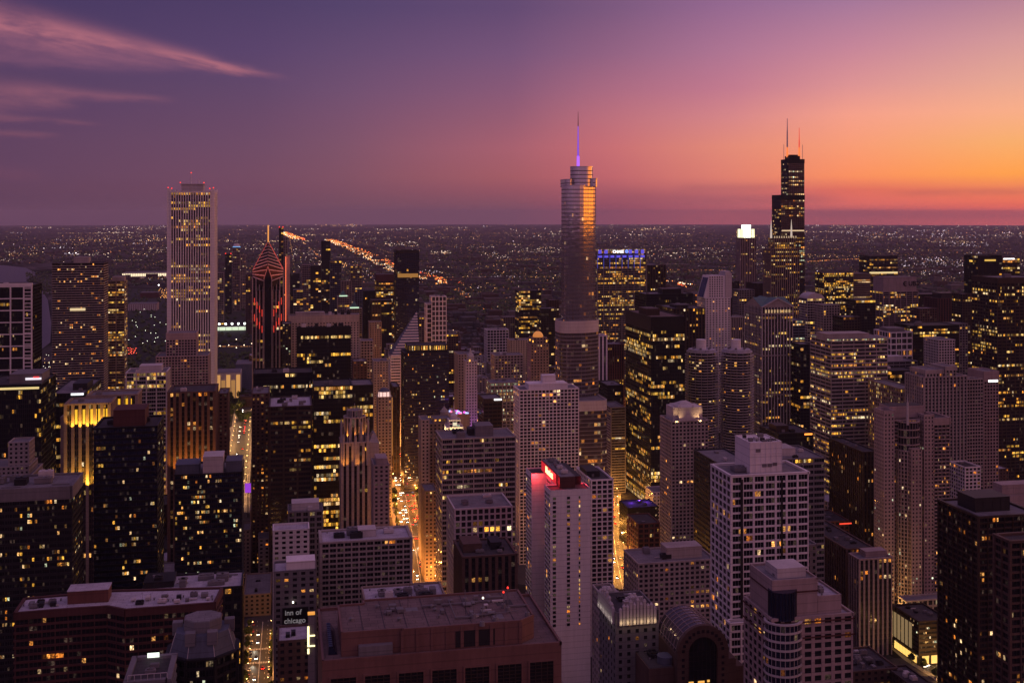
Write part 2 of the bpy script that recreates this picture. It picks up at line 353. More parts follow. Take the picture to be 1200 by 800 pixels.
WCACHE = {}
def window_objects(wins, gb, gm, parent, org, near, limit=100):
    """the windows that show largest become parts of their own, the others one glazing part"""
    cand = []
    if near:
        for k, (p, u, a, c, za, zb, e) in enumerate(wins):
            nx, ny = u[1], -u[0]; mx, my = p[0] + u[0] * (a + c) / 2, p[1] + u[1] * (a + c) / 2
            if nx * mx + ny * my >= 0: continue
            x, y, D = topx(mx, my, (za + zb) / 2)
            if 2 < x < 1198 and 5 < y < 797:
                fs = -(nx * mx + ny * my) / math.hypot(mx, my)
                cand.append((-(c - a) * (zb - za) * fs / (D * D), k))
        cand.sort(); 
    chosen = set(k for _, k in cand[:limit])
    for k, (p, u, a, c, za, zb, e) in enumerate(wins):
        nx, ny = u[1], -u[0]
        if k in chosen:
            w, h = c - a, zb - za; key = (round(w, 2), round(h, 2), gm.name)
            me = WCACHE.get(key)
            if me is None:
                me = bpy.data.meshes.new("window"); t = min(.09, w * .06)
                v = [(-w/2, 0, 0), (w/2, 0, 0), (w/2, 0, h), (-w/2, 0, h)]; fc = [(0, 1, 2, 3)]; mi = [0]
                for x0, x1, y0, y1 in ((-w/2, -w/2 + t, 0, h), (w/2 - t, w/2, 0, h), (-w/2 + t, w/2 - t, 0, t), (-w/2 + t, w/2 - t, h - t, h), (-w/2 + t, w/2 - t, h * .3, h * .3 + t * .7)):
                    n = len(v); v += [(x0, -.08, y0), (x1, -.08, y0), (x1, -.08, y1), (x0, -.08, y1), (x0, 0, y0), (x1, 0, y0), (x1, 0, y1), (x0, 0, y1)]
                    for q in ((0, 1, 2, 3), (4, 5, 1, 0), (3, 2, 6, 7), (1, 5, 6, 2), (4, 0, 3, 7)): fc.append(tuple(n + i for i in q)); mi.append(1)
                me.from_pydata(v, [], fc); me.materials.append(gm); me.materials.append(W['dark'])
                me.polygons.foreach_set("material_index", mi); WCACHE[key] = me
            o = link(bpy.data.objects.new("window", me)); o.parent = parent; o.color = (*e, 1)
            mx = (a + c) / 2
            o.location = (p[0] + u[0] * mx + nx * .05 - org[0], p[1] + u[1] * mx + ny * .05 - org[1], za - org[2]); o.rotation_euler = (0, 0, math.atan2(u[1], u[0]))
        else:
            A = (p[0] + u[0] * a + nx * .05, p[1] + u[1] * a + ny * .05); B = (p[0] + u[0] * c + nx * .05, p[1] + u[1] * c + ny * .05)
            gb.quad((*A, za), (*B, za), (*B, zb), (*A, zb), e)

def ccw(P):
    ar = sum(P[i][0] * P[(i + 1) % len(P)][1] - P[(i + 1) % len(P)][0] * P[i][1] for i in range(len(P)))
    return P if ar > 0 else P[::-1]
def rect(x0, x1, y0, y1): return [(x0, y0), (x1, y0), (x1, y1), (x0, y1)]
def inset(P, d):
    P = ccw(P); n = len(P); out = []
    for i in range(n):
        a, b, c = P[i - 1], P[i], P[(i + 1) % n]
        u1 = Vector((b[0] - a[0], b[1] - a[1])).normalized(); u2 = Vector((c[0] - b[0], c[1] - b[1])).normalized()
        n1 = Vector((-u1.y, u1.x)); n2 = Vector((-u2.y, u2.x)); m = n1 + n2; k = d / max(0.3, m.dot(n1)) 
        out.append((b[0] + m.x * k, b[1] + m.y * k))
    return out
def rounded(x0, x1, y0, y1, r, n=5):
    P = []
    for cx, cy, a0 in ((x0 + r, y0 + r, 180), (x1 - r, y0 + r, 270), (x1 - r, y1 - r, 0), (x0 + r, y1 - r, 90)):
        for i in range(n + 1): a = R(a0 + 90 * i / n); P.append((cx + r * math.cos(a), cy + r * math.sin(a)))
    return P
FOOT = []                                                              # footprints, for keeping later things clear
HERO = []
def hvac(parent, org, P, z, r, n, big=1.0):
    xs = [p[0] for p in P]; ys = [p[1] for p in P]; done = []
    for _ in range(n * 6):
        if len(done) >= n: break
        w, d, h = r.uniform(2, 5.5) * big, r.uniform(2, 5) * big, r.uniform(1.2, 3.0) * big
        x, y = r.uniform(min(xs) + w, max(xs) - w), r.uniform(min(ys) + d, max(ys) - d)
        if not inside((x, y), P) or any(abs(x - a) < (w + c) / 2 + .3 and abs(y - b) < (d + e) / 2 + .3 for a, b, c, e in done): continue
        done.append((x, y, w, d)); m = MB()
        m.box(x - w/2, x + w/2, y - d/2, y + d/2, z + .35, z + h)
        for k in (-1, 1): m.box(x + k * w * .35 - .15, x + k * w * .35 + .15, y - d * .4, y + d * .4, z, z + .35)
        if w > 3: m.cone(x - w * .2, y, d * .28, d * .28, z + h, z + h + .5, 10); m.cone(x + w * .22, y, d * .28, d * .28, z + h, z + h + .5, 10)
        m.build("cooling_unit", r.choice((W['grey'], W['pale'], W['dark'], W['grey'])), parent, org)
    if n >= 4:
        for q in range(n):
            x, y = r.uniform(min(xs) + 1, max(xs) - 1), r.uniform(min(ys) + 1, max(ys) - 1)
            if not inside((x, y), P): continue
            m = MB(); t = r.random()
            if t < .45: m.cone(x, y, .28, .28, z, z + .8, 8); m.cone(x, y, .5, .1, z + .8, z + 1.1, 8); m.build("vent", W['grey'], parent, org)
            elif t < .8:
                L = r.uniform(3, 8) * big
                if not inside((x + L, y), P): continue
                m.box(x, x + L, y, y + .6, z + .3, z + .8)
                for k in range(3): m.box(x + L * (k + .3) / 3.2, x + L * (k + .3) / 3.2 + .15, y + .05, y + .55, z, z + .3)
                m.build("duct", r.choice((W['grey'], W['pale'])), parent, org)
            else: m.bar((x, y, z), (x, y, z + 3.5), .06, 5); m.bar((x - .6, y, z + 3), (x + .6, y, z + 3), .04, 4); m.build("antenna", W['dark'], parent, org)
def inside(p, P):
    c = False; n = len(P)
    for i in range(n):
        a, b = P[i], P[(i + 1) % n]
        if (a[1] > p[1]) != (b[1] > p[1]) and p[0] < (b[0] - a[0]) * (p[1] - a[1]) / (b[1] - a[1]) + a[0]: c = not c
    return c

def tier(rt, org, P, z0, z1, sty, wm, gm, r, near, band=0, bandm=None, parapet=1.1, roof='grey', wins=None, gb=None, plain=False, roofz=True):
    P = ccw(P); wb = MB(); n = len(P); own = wins is None
    if own: wins, gb = [], MB()
    wb.hex(P, z0, z1 - .3)
    sb = MB() if sty.get('sm') else None
    zt = z1 - band
    for i in range(n):
        p, q = P[i], P[(i + 1) % n]; ex, ey = q[0] - p[0], q[1] - p[1]; nx, ny = ey, -ex; L = math.hypot(nx, ny)
        mx, my = (p[0] + q[0]) / 2, (p[1] + q[1]) / 2
        facing = -(nx * mx + ny * my) / (L * math.hypot(mx, my) + 1e-9)
        if plain or facing < -0.35: continue
        facade(wb, gb, p, q, z0, zt, sty, r, wins, sb)
    wb.build("wall", wm, rt, org)
    if sb: sb.build("spandrel", W[sty['sm']], rt, org)
    if own: window_objects(wins, gb, gm, rt, org, near); gb.build("glazing", gm, rt, org, attr=True, stuff=True)
    pd = max(sty['pd'], sty['sd']) + .12
    if band or parapet:
        pb = MB()
        for i in range(n):
            p, q = P[i], P[(i + 1) % n]; L = math.hypot(q[0] - p[0], q[1] - p[1])
            if L < .05: continue
            u = ((q[0] - p[0]) / L, (q[1] - p[1]) / L); e = pd if n < 7 else 0
            pb.obox(p, u, -e, L, -.45 if True else 0, pd, zt + .03, z1 + parapet)
        pb.build("parapet", bandm or wm, rt, org)
    if roofz:
        rb = MB(); rb.hex(inset(P, .1), z1 - .3, z1 + .02); rb.build("roof", RF[roof], rt, org)

def fp(px0, px1, D, E=None, dep=None):
    """footprint of a block on the street grid whose north face spans two columns of the view at depth D"""
    c = at((px0 + px1) / 2, D); Y = c[1]; a, b = ray(px0); x0 = Y * a / b; a, b = ray(px1); x1 = Y * a / b
    if dep is None:
        dep = x1 - x0
        if E is not None:
            a, b = ray(E); xs = x0 if E < px0 else x1
            if abs(a) > 1e-3: dep = max(8, min(90, xs * b / a - Y))
    return x0, x1, Y, Y + dep

def tower(name, label, cat, px0, px1, top, D, sty='grid', wall_='beige', E=None, dep=None, near=None, g='n', band=0, bandm=None, parapet=1.1,
          roof='grey', pent=None, units=3, lit=None, e=None, ov=None, group=None, ref=None, tiers=None, base=None, seed=None, pm=None):
    """pent: list of (fx0,fx1,fy0,fy1,height) penthouses; tiers: list of (px0,px1,top,inset_y0,inset_y1) upper volumes on the same base"""
    r = random.Random(seed if seed is not None else hash((px0, top, D)) & 0xffff)
    x0, x1, y0, y1 = fp(px0, px1, D, E, dep); z = zat(top, D); zb = drop((x0 + x1) / 2, y0) if base is None else base
    s = dict(ST[sty]) if isinstance(sty, str) else dict(sty)
    if lit is not None: s['lit'] = lit
    if e is not None: s['e'] = e
    if ov: s.update(ov)
    org = ((x0 + x1) / 2, (y0 + y1) / 2, zb)
    rt = root(name, org, label, cat, group)
    P = rect(x0, x1, y0, y1); FOOT.append(P); HERO.append((ref or label, org, z))
    if near is None: near = s['bw'] / s['sub'] * F / D * .85 > 2.3
    wm = W[wall_] if isinstance(wall_, str) else wall_
    gm = G[g]; vis = z0v(D)
    wins, gb = [], MB()
    tier(rt, org, P, max(zb, vis), z, s, wm, gm, r, near, band, bandm and W[bandm], parapet, roof, wins, gb)
    if vis > zb + 1: 
        lb = MB(); lb.hex(P, zb, vis); lb.build("base_wall", wm, rt, org)
    for t in tiers or []:
        tx0, tx1, tt, i0, i1 = t[:5]; ty0 = y0 + i0; a, b = ray(tx0); ux0 = ty0 * a / b; a, b = ray(tx1); ux1 = ty0 * a / b
        zt = H - (tt - EY) * (((ux0 + ux1) / 2) * S + ty0 * C) / F
        o = t[5] if len(t) > 5 else {}
        ss = dict(s); ss.update(o.get('ov', {}))
        tier(rt, org, rect(ux0, ux1, ty0, y1 - i1), z + .02, zt, ss, W[o.get('wall', wall_)] if isinstance(wall_, str) else wm, gm, r, near, o.get('band', 0), None, o.get('parapet', .8), roof, wins, gb, plain=o.get('plain', False))
    window_objects(wins, gb, gm, rt, org, near); gb.build("glazing", gm, rt, org, attr=True, stuff=True)
    w, d = x1 - x0, y1 - y0
    for q in pent or []:
        a0, a1, b0, b1, h = q[:5]; m = MB(); X0, X1, Y0, Y1 = x0 + w * a0, x0 + w * a1, y0 + d * b0, y0 + d * b1
        m.box(X0, X1, Y0, Y1, z, z + h)
        k = max(2, int((X1 - X0) / 4))
        for i in range(k + 1): xx = X0 + (X1 - X0) * i / k; m.box(xx - .12, xx + .12, Y0 - .12, Y0, z, z + h - .3)
        m.box(X0 - .2, X1 + .2, Y0 - .2, Y1 + .2, z + h, z + h + .35)
        m.build("penthouse", W[q[5]] if len(q) > 5 else (pm and W[pm]) or wm, rt, org)
    if units: hvac(rt, org, inset(P, 2), z + .02, r, units, big=min(1.6, max(.8, w / 30)))
    return rt, org, (x0, x1, y0, y1, z), r
def z0v(D):
    return max(0.0, H - 560 * D / F - 25)
# ------------------------------------------------------------------ the towers, west to east and near to far
T = tower
# --- lakefront side (left part of the view)
T("apartment_tower", "white framed tower with tall dark glass bays, cut by the picture's edge", "tower", -32, 38, 335, 1250, 'curtain', 'black', E=49, lit=.1, units=2, ref="white framed tower",
  ov=dict(pal='m', e=.6)); 
T("apartment_tower", "broad dark tower banded with balconies, pale box on its roof, by the lake", "tower", 62, 121, 309, 1650, 'slab', 'bronze', E=126, lit=.16, pent=[(.38, .68, .3, .8, 9, 'beige')], ref="broad balconied tower", ov=dict(mode='r', fh=3.6, sf=.34, sm='beige'), e=1.0)
T("apartment_tower", "narrow tower of warm lit window bands joined behind the broad balconied tower", "tower", 126, 146, 330, 1720, 'ribbon', 'tan', E=149, lit=.5, pent=[(.25, .95, .2, .8, 7, 'beige')], ov=dict(bw=12, pf=.12), ref="narrow banded tower")
t48 = T("office_tower", "dark tower with a lit band under its roof and a glowing sign box", "tower", -20, 48, 452, 900, 'curtain', 'black', dep=60, lit=.12, roof='dark', pent=[(.38, .95, .25, .75, 7, 'grey')], ref="dark tower with the sign box", ov=dict(mode='r'), e=.9)
T("office_tower", "dark block with a sloping penthouse and white light bar on top", "office block", 61, 99, 462, 1000, 'curtain', 'black', E=118, lit=.18, roof='grey', pent=[(.5, .95, .25, .6, 6, 'dark')], ov=dict(mode='f', bw=3), e=.8)
T("hotel_tower", "curved cream hotel with a floodlit terrace crown at the picture's edge", "hotel", -25, 36, 560, 800, 'punched', 'beige', dep=40, lit=.14, tiers=[(-25, 34, 548, 6, 6), (10, 34, 519, 12, 10)], units=0, ov=dict(bw=3.2))
nbc = dict(sm='bronze', bw=4.6, pf=.42, pd=1.1, sf=.25, sd=.2, fh=3.9, lit=.12, mode='r', pal='m', sub=2, e=.8)
crowned = T("office_tower", "stone tower with ribbed shafts and a blazing yellow floodlit crown", "tower", 77, 128, 474, 760, nbc, 'tan', dep=26, units=1, band=0, ref="yellow crowned tower")
crowned2 = T("office_tower", "taller rear shaft of stone ribs with a yellow floodlit crown", "tower", 103, 160, 464, 792, nbc, 'tan', dep=22, units=1)
T("office_tower", "low ribbed shoulder of stone with amber light at its foot", "office block", 73, 84, 490, 770, nbc, 'tan', dep=30, units=0)
T("apartment_tower", "black glass tower with scattered lit flats and a dark red roof house", "tower", 110, 184, 502, 620, 'glassres', 'black', dep=34, lit=.13, roof='dark', units=4, pent=[(.28, .78, .2, .75, 9, 'maroon')], ref="black glass tower", ov=dict(e=.9), g='blue')
T("apartment_tower", "near dark glass tower under a thick grey concrete roof band", "tower", -30, 84, 574, 560, 'glassres', 'dark', E=88, dep=30, band=5.5, bandm='grey', roof='grey', units=5, lit=.16, ref="tower with the grey concrete band", ov=dict(sd=.5, bw=3.6, e=.8))
T("pavilion_block", "low flat roofed block with a row of lit windows, by the narrow street", "office block", 166, 283, 692, 575, 'loft', 'dark', dep=26, roof='pale', lit=.5, units=6, pent=[(.0, .3, .3, .9, 3, 'dark')])
T("apartment_block", "grey glass block with stepped pale roof boxes beside the street", "apartment block", 205, 283, 556, 700, 'glassres', 'dark', dep=34, g='blue', lit=.22, roof='grey', units=2, pent=[(.0, .35, .1, .6, 6, 'slate'), (.42, .72, .0, .5, 11, 'pale'), (.76, 1, .1, .6, 7, 'slate')], ref="grey glass block", ov=dict(e=.9))
# brown tower washed with orange light
brt = T("office_tower", "brown granite tower with its ribs washed orange by floodlights", "tower", 198, 251, 460, 900, dict(ST['pier'], bw=4.4, pf=.5, pd=1.3, lit=.3, mode='r', pal='o', e=.6), 'brown', E=256, dep=38, roof='dark', units=2, ref="brown floodlit tower")
T("office_tower", "plain brown slab joined beside the orange floodlit tower", "tower", 256, 267, 462, 940, 'punched', 'brown', dep=30, lit=.1, units=1)
T("office_tower", "pale ribbed office frame full of warm windows under a low pyramid", "office block", 148, 195, 437, 1150, dict(ST['wide'], bw=9.5, pf=.12, pd=.8), 'pale', E=199, lit=.36, pent=[(.3, .85, .25, .8, 6, 'pale')], units=1, e=.7)
T("apartment_tower", "lower wings of the stepped beige tower before the tall white skyscraper", "tower", 183, 244, 418, 1250, dict(ST['grid'], bw=3.4), 'pink', dep=40, units=0, lit=.06, tiers=[(195, 230, 391, 6, 6, dict(parapet=1, band=7))], ref="stepped beige tower")
T("office_tower", "narrow brown tower with orange window dots beside the grey grid tower", "tower", 295, 315, 462, 985, dict(ST['punched'], bw=3.6, lit=.3, e=.7, pal='o'), 'brown', dep=40, roof='grey', units=3)
T("office_tower", "dark grey gridded tower with a pale patched roof", "office block", 316, 365, 477, 950, dict(ST['wide'], bw=11, pf=.14, pd=.6, sf=.42, sub=5), 'bronze', E=367, dep=52, roof='pale', lit=.16, units=7, ref="grey gridded tower", e=.55)
T("office_tower", "broad black office slab with one lit row near its roof", "office block", 297, 366, 438, 1150, 'curtain', 'black', dep=40, lit=.08, roof='dark', units=2)
T("office_tower", "black office tower striped with yellow lit floors beside the gothic tower", "tower", 368, 413, 453, 1060, dict(ST['curtain'], bw=2.2), 'black', dep=44, lit=.5, roof='dark', units=2, e=1.2, ref="black striped office tower")
T("office_tower", "black office block with a grey roof tucked behind the striped tower", "office block", 413, 437, 452, 1100, 'curtain', 'black', dep=40, lit=.34, roof='grey', units=0)
T("office_tower", "black office tower with long yellow lit rows under a plain black crown", "tower", 348, 411, 384, 1250, dict(ST['curtain'], bw=2.2), 'black', E=414, lit=.34, roof='dark', band=9, units=5, e=1.0, ref="black tower with the plain crown", ov=dict(pal='y'))
T("office_slab", "grey stone slab rising behind the black crowned tower", "office block", 338, 421, 370, 1450, 'punched', 'beige', dep=26, lit=.03, units=3, pent=[(.1, .5, .2, .8, 4)], band=9)
T("apartment_tower", "slim dark annex with white window dots beside the chevron topped tower", "tower", 331, 341, 380, 1400, 'punched', 'dark', dep=30, lit=.55, units=0, ov=dict(mode='r', pal='w'))
# --- around the avenue
T("gothic_annex", "stone block with punched windows in front of the white crowned tower", "office block", 438, 456, 546, 850, 'punched', 'pink', dep=26, lit=.06, units=0, pent=[(.2, .9, .1, .8, 5)], ov=dict(bw=4.2))
slim = T("stone_tower", "slender stone tower whose round crown glows pinkish white", "tower", 443, 459, 466, 1150, dict(ST['punched'], bw=3.4, lit=.1), 'beige', E=462, dep=16, units=0, ref="slender glowing crowned tower")
T("office_tower", "tall plain brown slab at the head of the lit avenue", "tower", 461, 468, 454, 1330, 'pier', 'bronze', dep=40, lit=.02, units=0)
T("office_tower", "glass tower scattered with lit flats behind the avenue, amber roof band", "tower", 474, 526, 414, 1250, dict(ST['glassres'], bw=3.0), 'dark', dep=36, g='blue', lit=.14, roof='dark', units=3, tiers=[(478, 524, 405, 3, 3, dict(ov=dict(lit=.9, mode='r', pal='y', fh=8)))], ref="amber topped glass tower", ov=dict(e=1.1))
T("office_tower", "red brown office tower with stacked lit floors far behind the diamond roof", "tower", 441, 463, 322, 2430, dict(ST['curtain'], bw=5, pf=.2), 'maroon', E=439, lit=.6, band=14, units=1, e=.8)
T("apartment_tower", "blue glass tower with a glowing floor below its crown", "tower", 464, 491, 294, 1900, dict(ST['curtain'], bw=3), 'dark', dep=34, g='blue', lit=.10, units=1, band=4, e=.8, ref="blue glass tower", ov=dict(mode='r'))
T("apartment_tower", "black tower between the red brown tower and the domed roofs", "tower", 427, 440, 341, 2000, 'curtain', 'black', dep=30, lit=.03, units=0)
T("office_tower", "white ribbed tower of paired piers behind the diamond roof", "tower", 506, 523, 348, 1750, dict(ST['grid'], bw=5.8, pf=.26, fh=7.5, sf=.2, sub=2), 'white', E=504, dep=26, lit=.12, units=2, tiers=None, ref="white ribbed tower")
T("office_tower", "lower white shoulder beside the ribbed tower of paired piers", "tower", 500, 506, 357, 1752, dict(ST['grid'], bw=5.8, pf=.26, fh=7.5, sf=.2, sub=2), 'white', dep=26, lit=.12, units=0)
T("stone_block", "plain stone block with small windows beside the far blue roof", "office block", 433, 447, 378, 1650, 'punched', 'tan', dep=24, lit=.18, units=0)
T("stone_block", "pale stone block beside the slender glowing crowned tower", "office block", 438, 455, 424, 1400, 'punched', 'beige', dep=30, lit=.07, units=1)
T("stone_block", "dark stone block with lit dots beside the black crowned tower", "office block", 414, 430, 424, 1420, 'punched', 'brown', dep=30, lit=.3, units=1)
T("stone_block", "stone building with an amber temple front near the white clock tower", "office block", 503, 531, 497, 1040, 'punched', 'tan', dep=30, lit=.06, units=1, tiers=[(508, 528, 491, 6, 6, dict(ov=dict(lit=1.0, mode='all', pal='y')))])
T("stone_block", "narrow stone flank left of the temple front on the avenue", "office block", 494, 503, 493, 1000, 'punched', 'beige', dep=22, lit=.05, units=0)
T("stone_block", "golden stone corner building washed by the avenue's lamps", "office block", 498, 512, 576, 950, dict(ST['punched'], bw=3.5), 'tan', dep=26, lit=.35, units=0, e=1.0, ov=dict(pal='y'))
T("stone_tower", "slim pale tower with a turret, purple light at its foot", "tower", 546, 559, 424, 1250, dict(ST['punched'], bw=3.2, lit=.15, pal='y'), 'pale', E=543, dep=14, units=0, ref="slim turreted tower")
T("stone_block", "pale stone wing joined behind the slim turreted tower", "office block", 537, 547, 416, 1290, 'punched', 'beige', dep=30, lit=.06, units=0)
T("office_tower", "dark angled office block with a white sign bar along its roof", "office block", 567, 588, 468, 1150, dict(ST['ribbon'], bw=5), 'bronze', E=561, lit=.1, units=0, band=4)
T("stone_block", "office block of large greenish lit windows behind the white grid tower", "office block", 575, 607, 449, 1380, dict(ST['wide'], bw=5, pf=.3, sf=.4, lit=.7, pal='w'), 'beige', dep=30, units=2, e=.7)
T("stone_block", "beige block with one bright top floor among the low roofs", "office block", 580, 613, 417, 1560, dict(ST['loft'], lit=.25), 'beige', dep=30, units=2, e=.8)
T("office_tower", "brown office tower with crowded lit floors in the middle distance", "tower", 608, 634, 341, 2050, dict(ST['curtain'], bw=4), 'bronze', E=604, lit=.5, units=1, ref="crowded brown tower")
T("stone_block", "white hotel block with deep square windows before the wooded rail yard", "office block", 571, 596, 387, 2000, dict(ST['biggrid'], sub=1, bw=6, fh=5), 'white', dep=30, lit=.06, units=1)
T("stone_block", "pale stone apartment slab left of the orange domed tower", "apartment block", 598, 624, 399, 1700, 'punched', 'beige', dep=26, lit=.05, units=1)
dome = T("stone_tower", "stone tower under an orange floodlit dome with corner turrets", "tower", 622, 643, 404, 1270, dict(ST['punched'], bw=3.4, lit=.12), 'tan', dep=19, units=0, ref="orange domed tower", tiers=[(625, 640, 396, 3, 3, dict(parapet=.5))])
# near the avenue, right bank
T("office_tower", "broad beige gridded office tower with long lit floors beside the avenue", "office block", 518, 604, 514, 870, dict(ST['ribbon'], bw=8.2, pf=.10, sf=.36, sub=5), 'beige', E=511, lit=.40, roof='grey', units=3, pent=[(.48, .72, .25, .75, 8, 'grey'), (.40, .48, .4, .7, 5, 'dark')], ref="broad beige office tower", e=.8)
T("office_tower", "white gridded block with very tall top floor windows below the beige tower", "office block", 533, 600, 596, 760, dict(ST['grid'], bw=3.9, pf=.3, sf=.26, fh=4.2), 'pale', E=524, roof='grey', lit=.09, units=3, ref="white gridded block", e=1.0, ov=dict(pal='y'))
T("stone_block", "dark classical stone building with tall columns beside the white slab hotel", "office block", 543, 605, 652, 660, dict(ST['pier'], bw=4, lit=.15), 'brown', E=534, dep=34, roof='dark', units=7, pent=[(.05, .4, .3, .8, 5, 'brown'), (.6, .8, .4, .8, 4, 'dark')], tiers=None)
T("balcony_hotel", "broad hotel of small beige balconies under a pale flat roof", "hotel", 377, 481, 634, 640, dict(ST['slab'], bw=4.1, pf=.16, pd=1.1, sf=.34, sd=.75, fh=3.0, sub=2, lit=.03), 'beige', E=373, dep=24, roof='pale', units=4, pent=[(.42, .62, .35, .75, 4, 'pale')], tiers=None, ref="broad balcony hotel", e=.9)
T("white_block", "white block with small square windows behind the corner inn", "office block", 320, 362, 622, 740, dict(ST['punched'], bw=4.4, pf=.5), 'white', dep=16, lit=.05, units=0, roof='pale')
T("white_block", "grey block with a glazed roof lounge behind the white block", "office block", 338, 378, 600, 820, dict(ST['loft']), 'grey', dep=22, lit=.12, units=4, roof='grey', pent=[(.1, .9, .3, .9, 5, 'pale')])
inn = T("corner_inn", "grey brown inn with a white penthouse above the street", "hotel", 321, 370, 670, 610, dict(ST['punched'], bw=4.6, pf=.5), 'grey', dep=18, lit=.16, units=3, roof='pale', pent=[(.3, .98, .1, .7, 5, 'white')], ref="corner inn", ov=dict(pal='y'))
T("roof_block", "low building with a pale cluttered roof beside the great brown roof", "office block", 428, 523, 706, 560, 'punched', 'tan', dep=26, lit=.05, roof='pale', units=14)
T("stone_block", "dark brick block with a gabled roof under the inn's sign", "office block", 326, 364, 752, 520, dict(ST['punched'], bw=3.4), 'brown', dep=20, lit=.05, roof='pale', units=2)
# --- river and centre
T("apartment_tower", "white gridded high rise with a stepped white penthouse in the middle", "tower", 609, 678, 457, 1000, dict(ST['grid'], bw=3.45, pf=.24, sf=.30, fh=3.05), 'white', E=606, dep=26, lit=.09, roof='grey', units=2, pent=[(.17, .83, .15, .8, 5), (.42, .64, .3, .6, 12)], ref="white gridded high rise", e=.9)
T("office_tower", "white tower of slim vertical ribs behind the mirrored skyscraper", "tower", 702, 711, 394, 1400, dict(ST['pier'], bw=4.5, fh=12), 'white', dep=20, lit=.1, units=0)
T("office_tower", "maroon block with lit strips behind the tall mirrored skyscraper", "office block", 712, 731, 404, 1500, 'pier', 'maroon', dep=30, lit=.12, units=1)
T("office_tower", "dark block with a curved grey parapet left of the black steel tower", "office block", 712, 730, 452, 1350, 'curtain', 'dark', dep=40, lit=.1, units=1)
T("parking_tower", "block of pale horizontal bands lit orange from the street below", "office block", 716, 733, 478, 1250, dict(ST['ribbon'], bw=20, fh=3), 'grey', dep=40, lit=.08, units=0)
T("honeycomb_block", "white block of staggered dark openings beside the slab hotel", "apartment block", 693, 718, 563, 790, dict(ST['grid'], bw=4, pf=.24, sf=.28, fh=3.3), 'white', E=680, dep=40, lit=.10, roof='dark', units=3, pent=[(.0, .6, .3, .8, 4, 'dark')], e=.9)
T("music_hall", "black low building with purple light spilling over its roof", "hall", 736, 771, 595, 1050, 'punched', 'black', E=726, lit=.04, roof='dark', units=2)
T("brick_block", "old brick block lit orange at the street corner", "office block", 748, 773, 614, 960, dict(ST['loft'], bw=5, lit=.3), 'redb', E=735, roof='dark', units=1, e=.9)
T("hotel_tower", "cream hotel with a flat roof and rows of small warm windows", "hotel", 748, 838, 659, 700, dict(ST['punched'], bw=3.3, pf=.38, sf=.42, fh=3.0, lit=.13), 'beige', E=739, dep=30, roof='grey', units=6, pent=[(.42, .88, .25, .65, 7, 'beige')], ref="cream flat roofed hotel", e=.9)
T("office_tower", "tall black steel tower with yellow lit floors beside the round towers", "tower", 763, 802, 372, 1189, dict(ST['curtain'], bw=1.9), 'black', E=731, lit=.36, band=14, roof='brown', pent=[(.1, .5, .3, .6, 7, 'bronze')], units=4, e=1.0, ref="tall black steel tower", ov=dict(mode='f'))
T("office_tower", "black slab behind the steel tower with a long dark roof", "office block", 757, 812, 345, 1560, 'curtain', 'black', dep=50, lit=.06, roof='grey', units=3, pent=[(.4, .8, .2, .6, 7, 'black')])
T("office_tower", "brown ribbed slab dotted with warm windows behind the round towers", "office block", 789, 826, 362, 1430, dict(ST['pier'], bw=4.5, lit=.22, mode='r'), 'bronze', E=770, roof='grey', units=3, pent=[(.2, .7, .2, .6, 4, 'dark')])
T("office_tower", "white stone tower under the sloped crown, lower part", "tower", 827, 856, 350, 1600, dict(ST['punched'], bw=5, lit=.12), 'white', E=815, dep=34, units=0, ref="sloped white tower", roof='grey')
T("office_tower", "long dark concrete terrace block joining the sloped white tower", "office block", 812, 827, 345, 1640, 'grid', 'grey', dep=30, lit=.1, units=0)
chase = T("office_tower", "tapered office tower crowned by blue lit panels and a bright sign", "tower", 700, 757, 292, 2004, dict(ST['wide'], bw=11.6, pf=.10, pd=1.4, sf=.35, sub=5), 'grey', dep=48, lit=.55, units=1, e=.8, ref="blue crowned tower")
T("office_tower", "dark stepped tower beside the blue crowned tower", "tower", 756, 780, 311, 2060, dict(ST['pier'], bw=5, mode='r', lit=.2), 'bronze', E=742, units=0)
T("office_tower", "grey block with a rounded roof between white and pedimented towers", "office block", 857, 872, 372, 1720, 'pier', 'beige', dep=30, lit=.1, units=1)
T("office_tower", "banded glass block tucked behind the tower with gables", "office block", 929, 943, 376, 1560, dict(ST['ribbon'], bw=8, lit=.5, pal='w'), 'slate', dep=40, units=1)
T("office_tower", "dark tower left of the giant black skyscraper, unlit crown", "tower", 884, 900, 332, 2260, 'pier', 'bronze', dep=40, lit=.05, units=0)
T("office_tower", "dark brown slab beside the brightly crowned far tower", "tower", 857, 866, 330, 2300, 'pier', 'bronze', dep=40, lit=.05, units=0)
T("apartment_tower", "pale concrete high rise with a lit octagonal crown", "tower", 787, 830, 494, 900, dict(ST['grid'], bw=3.3, pf=.36, sf=.40, fh=3.0, lit=.05), 'beige', E=771, dep=27, units=0, roof='grey', ref="octagon crowned high rise", e=1.1)
T("office_block", "low dark ribbon windowed block behind the big white high rise", "office block", 843, 880, 544, 800, dict(ST['ribbon'], bw=6, sf=.5), 'dark', E=822, dep=50, lit=.07, roof='grey', units=2)
T("office_block", "grey flat block right of the white high rise", "office block", 916, 966, 538, 760, dict(ST['ribbon'], bw=8), 'grey', dep=40, lit=.06, roof='grey', units=3, pent=[(.1, .5, .3, .7, 5, 'pale')])
T("office_block", "low block with a glowing orange sign by the river", "office block", 912, 953, 508, 1020, 'curtain', 'dark', E=906, dep=40, lit=.06, roof='dark', units=3, pent=[(.05, .4, .2, .6, 6, 'bronze')])
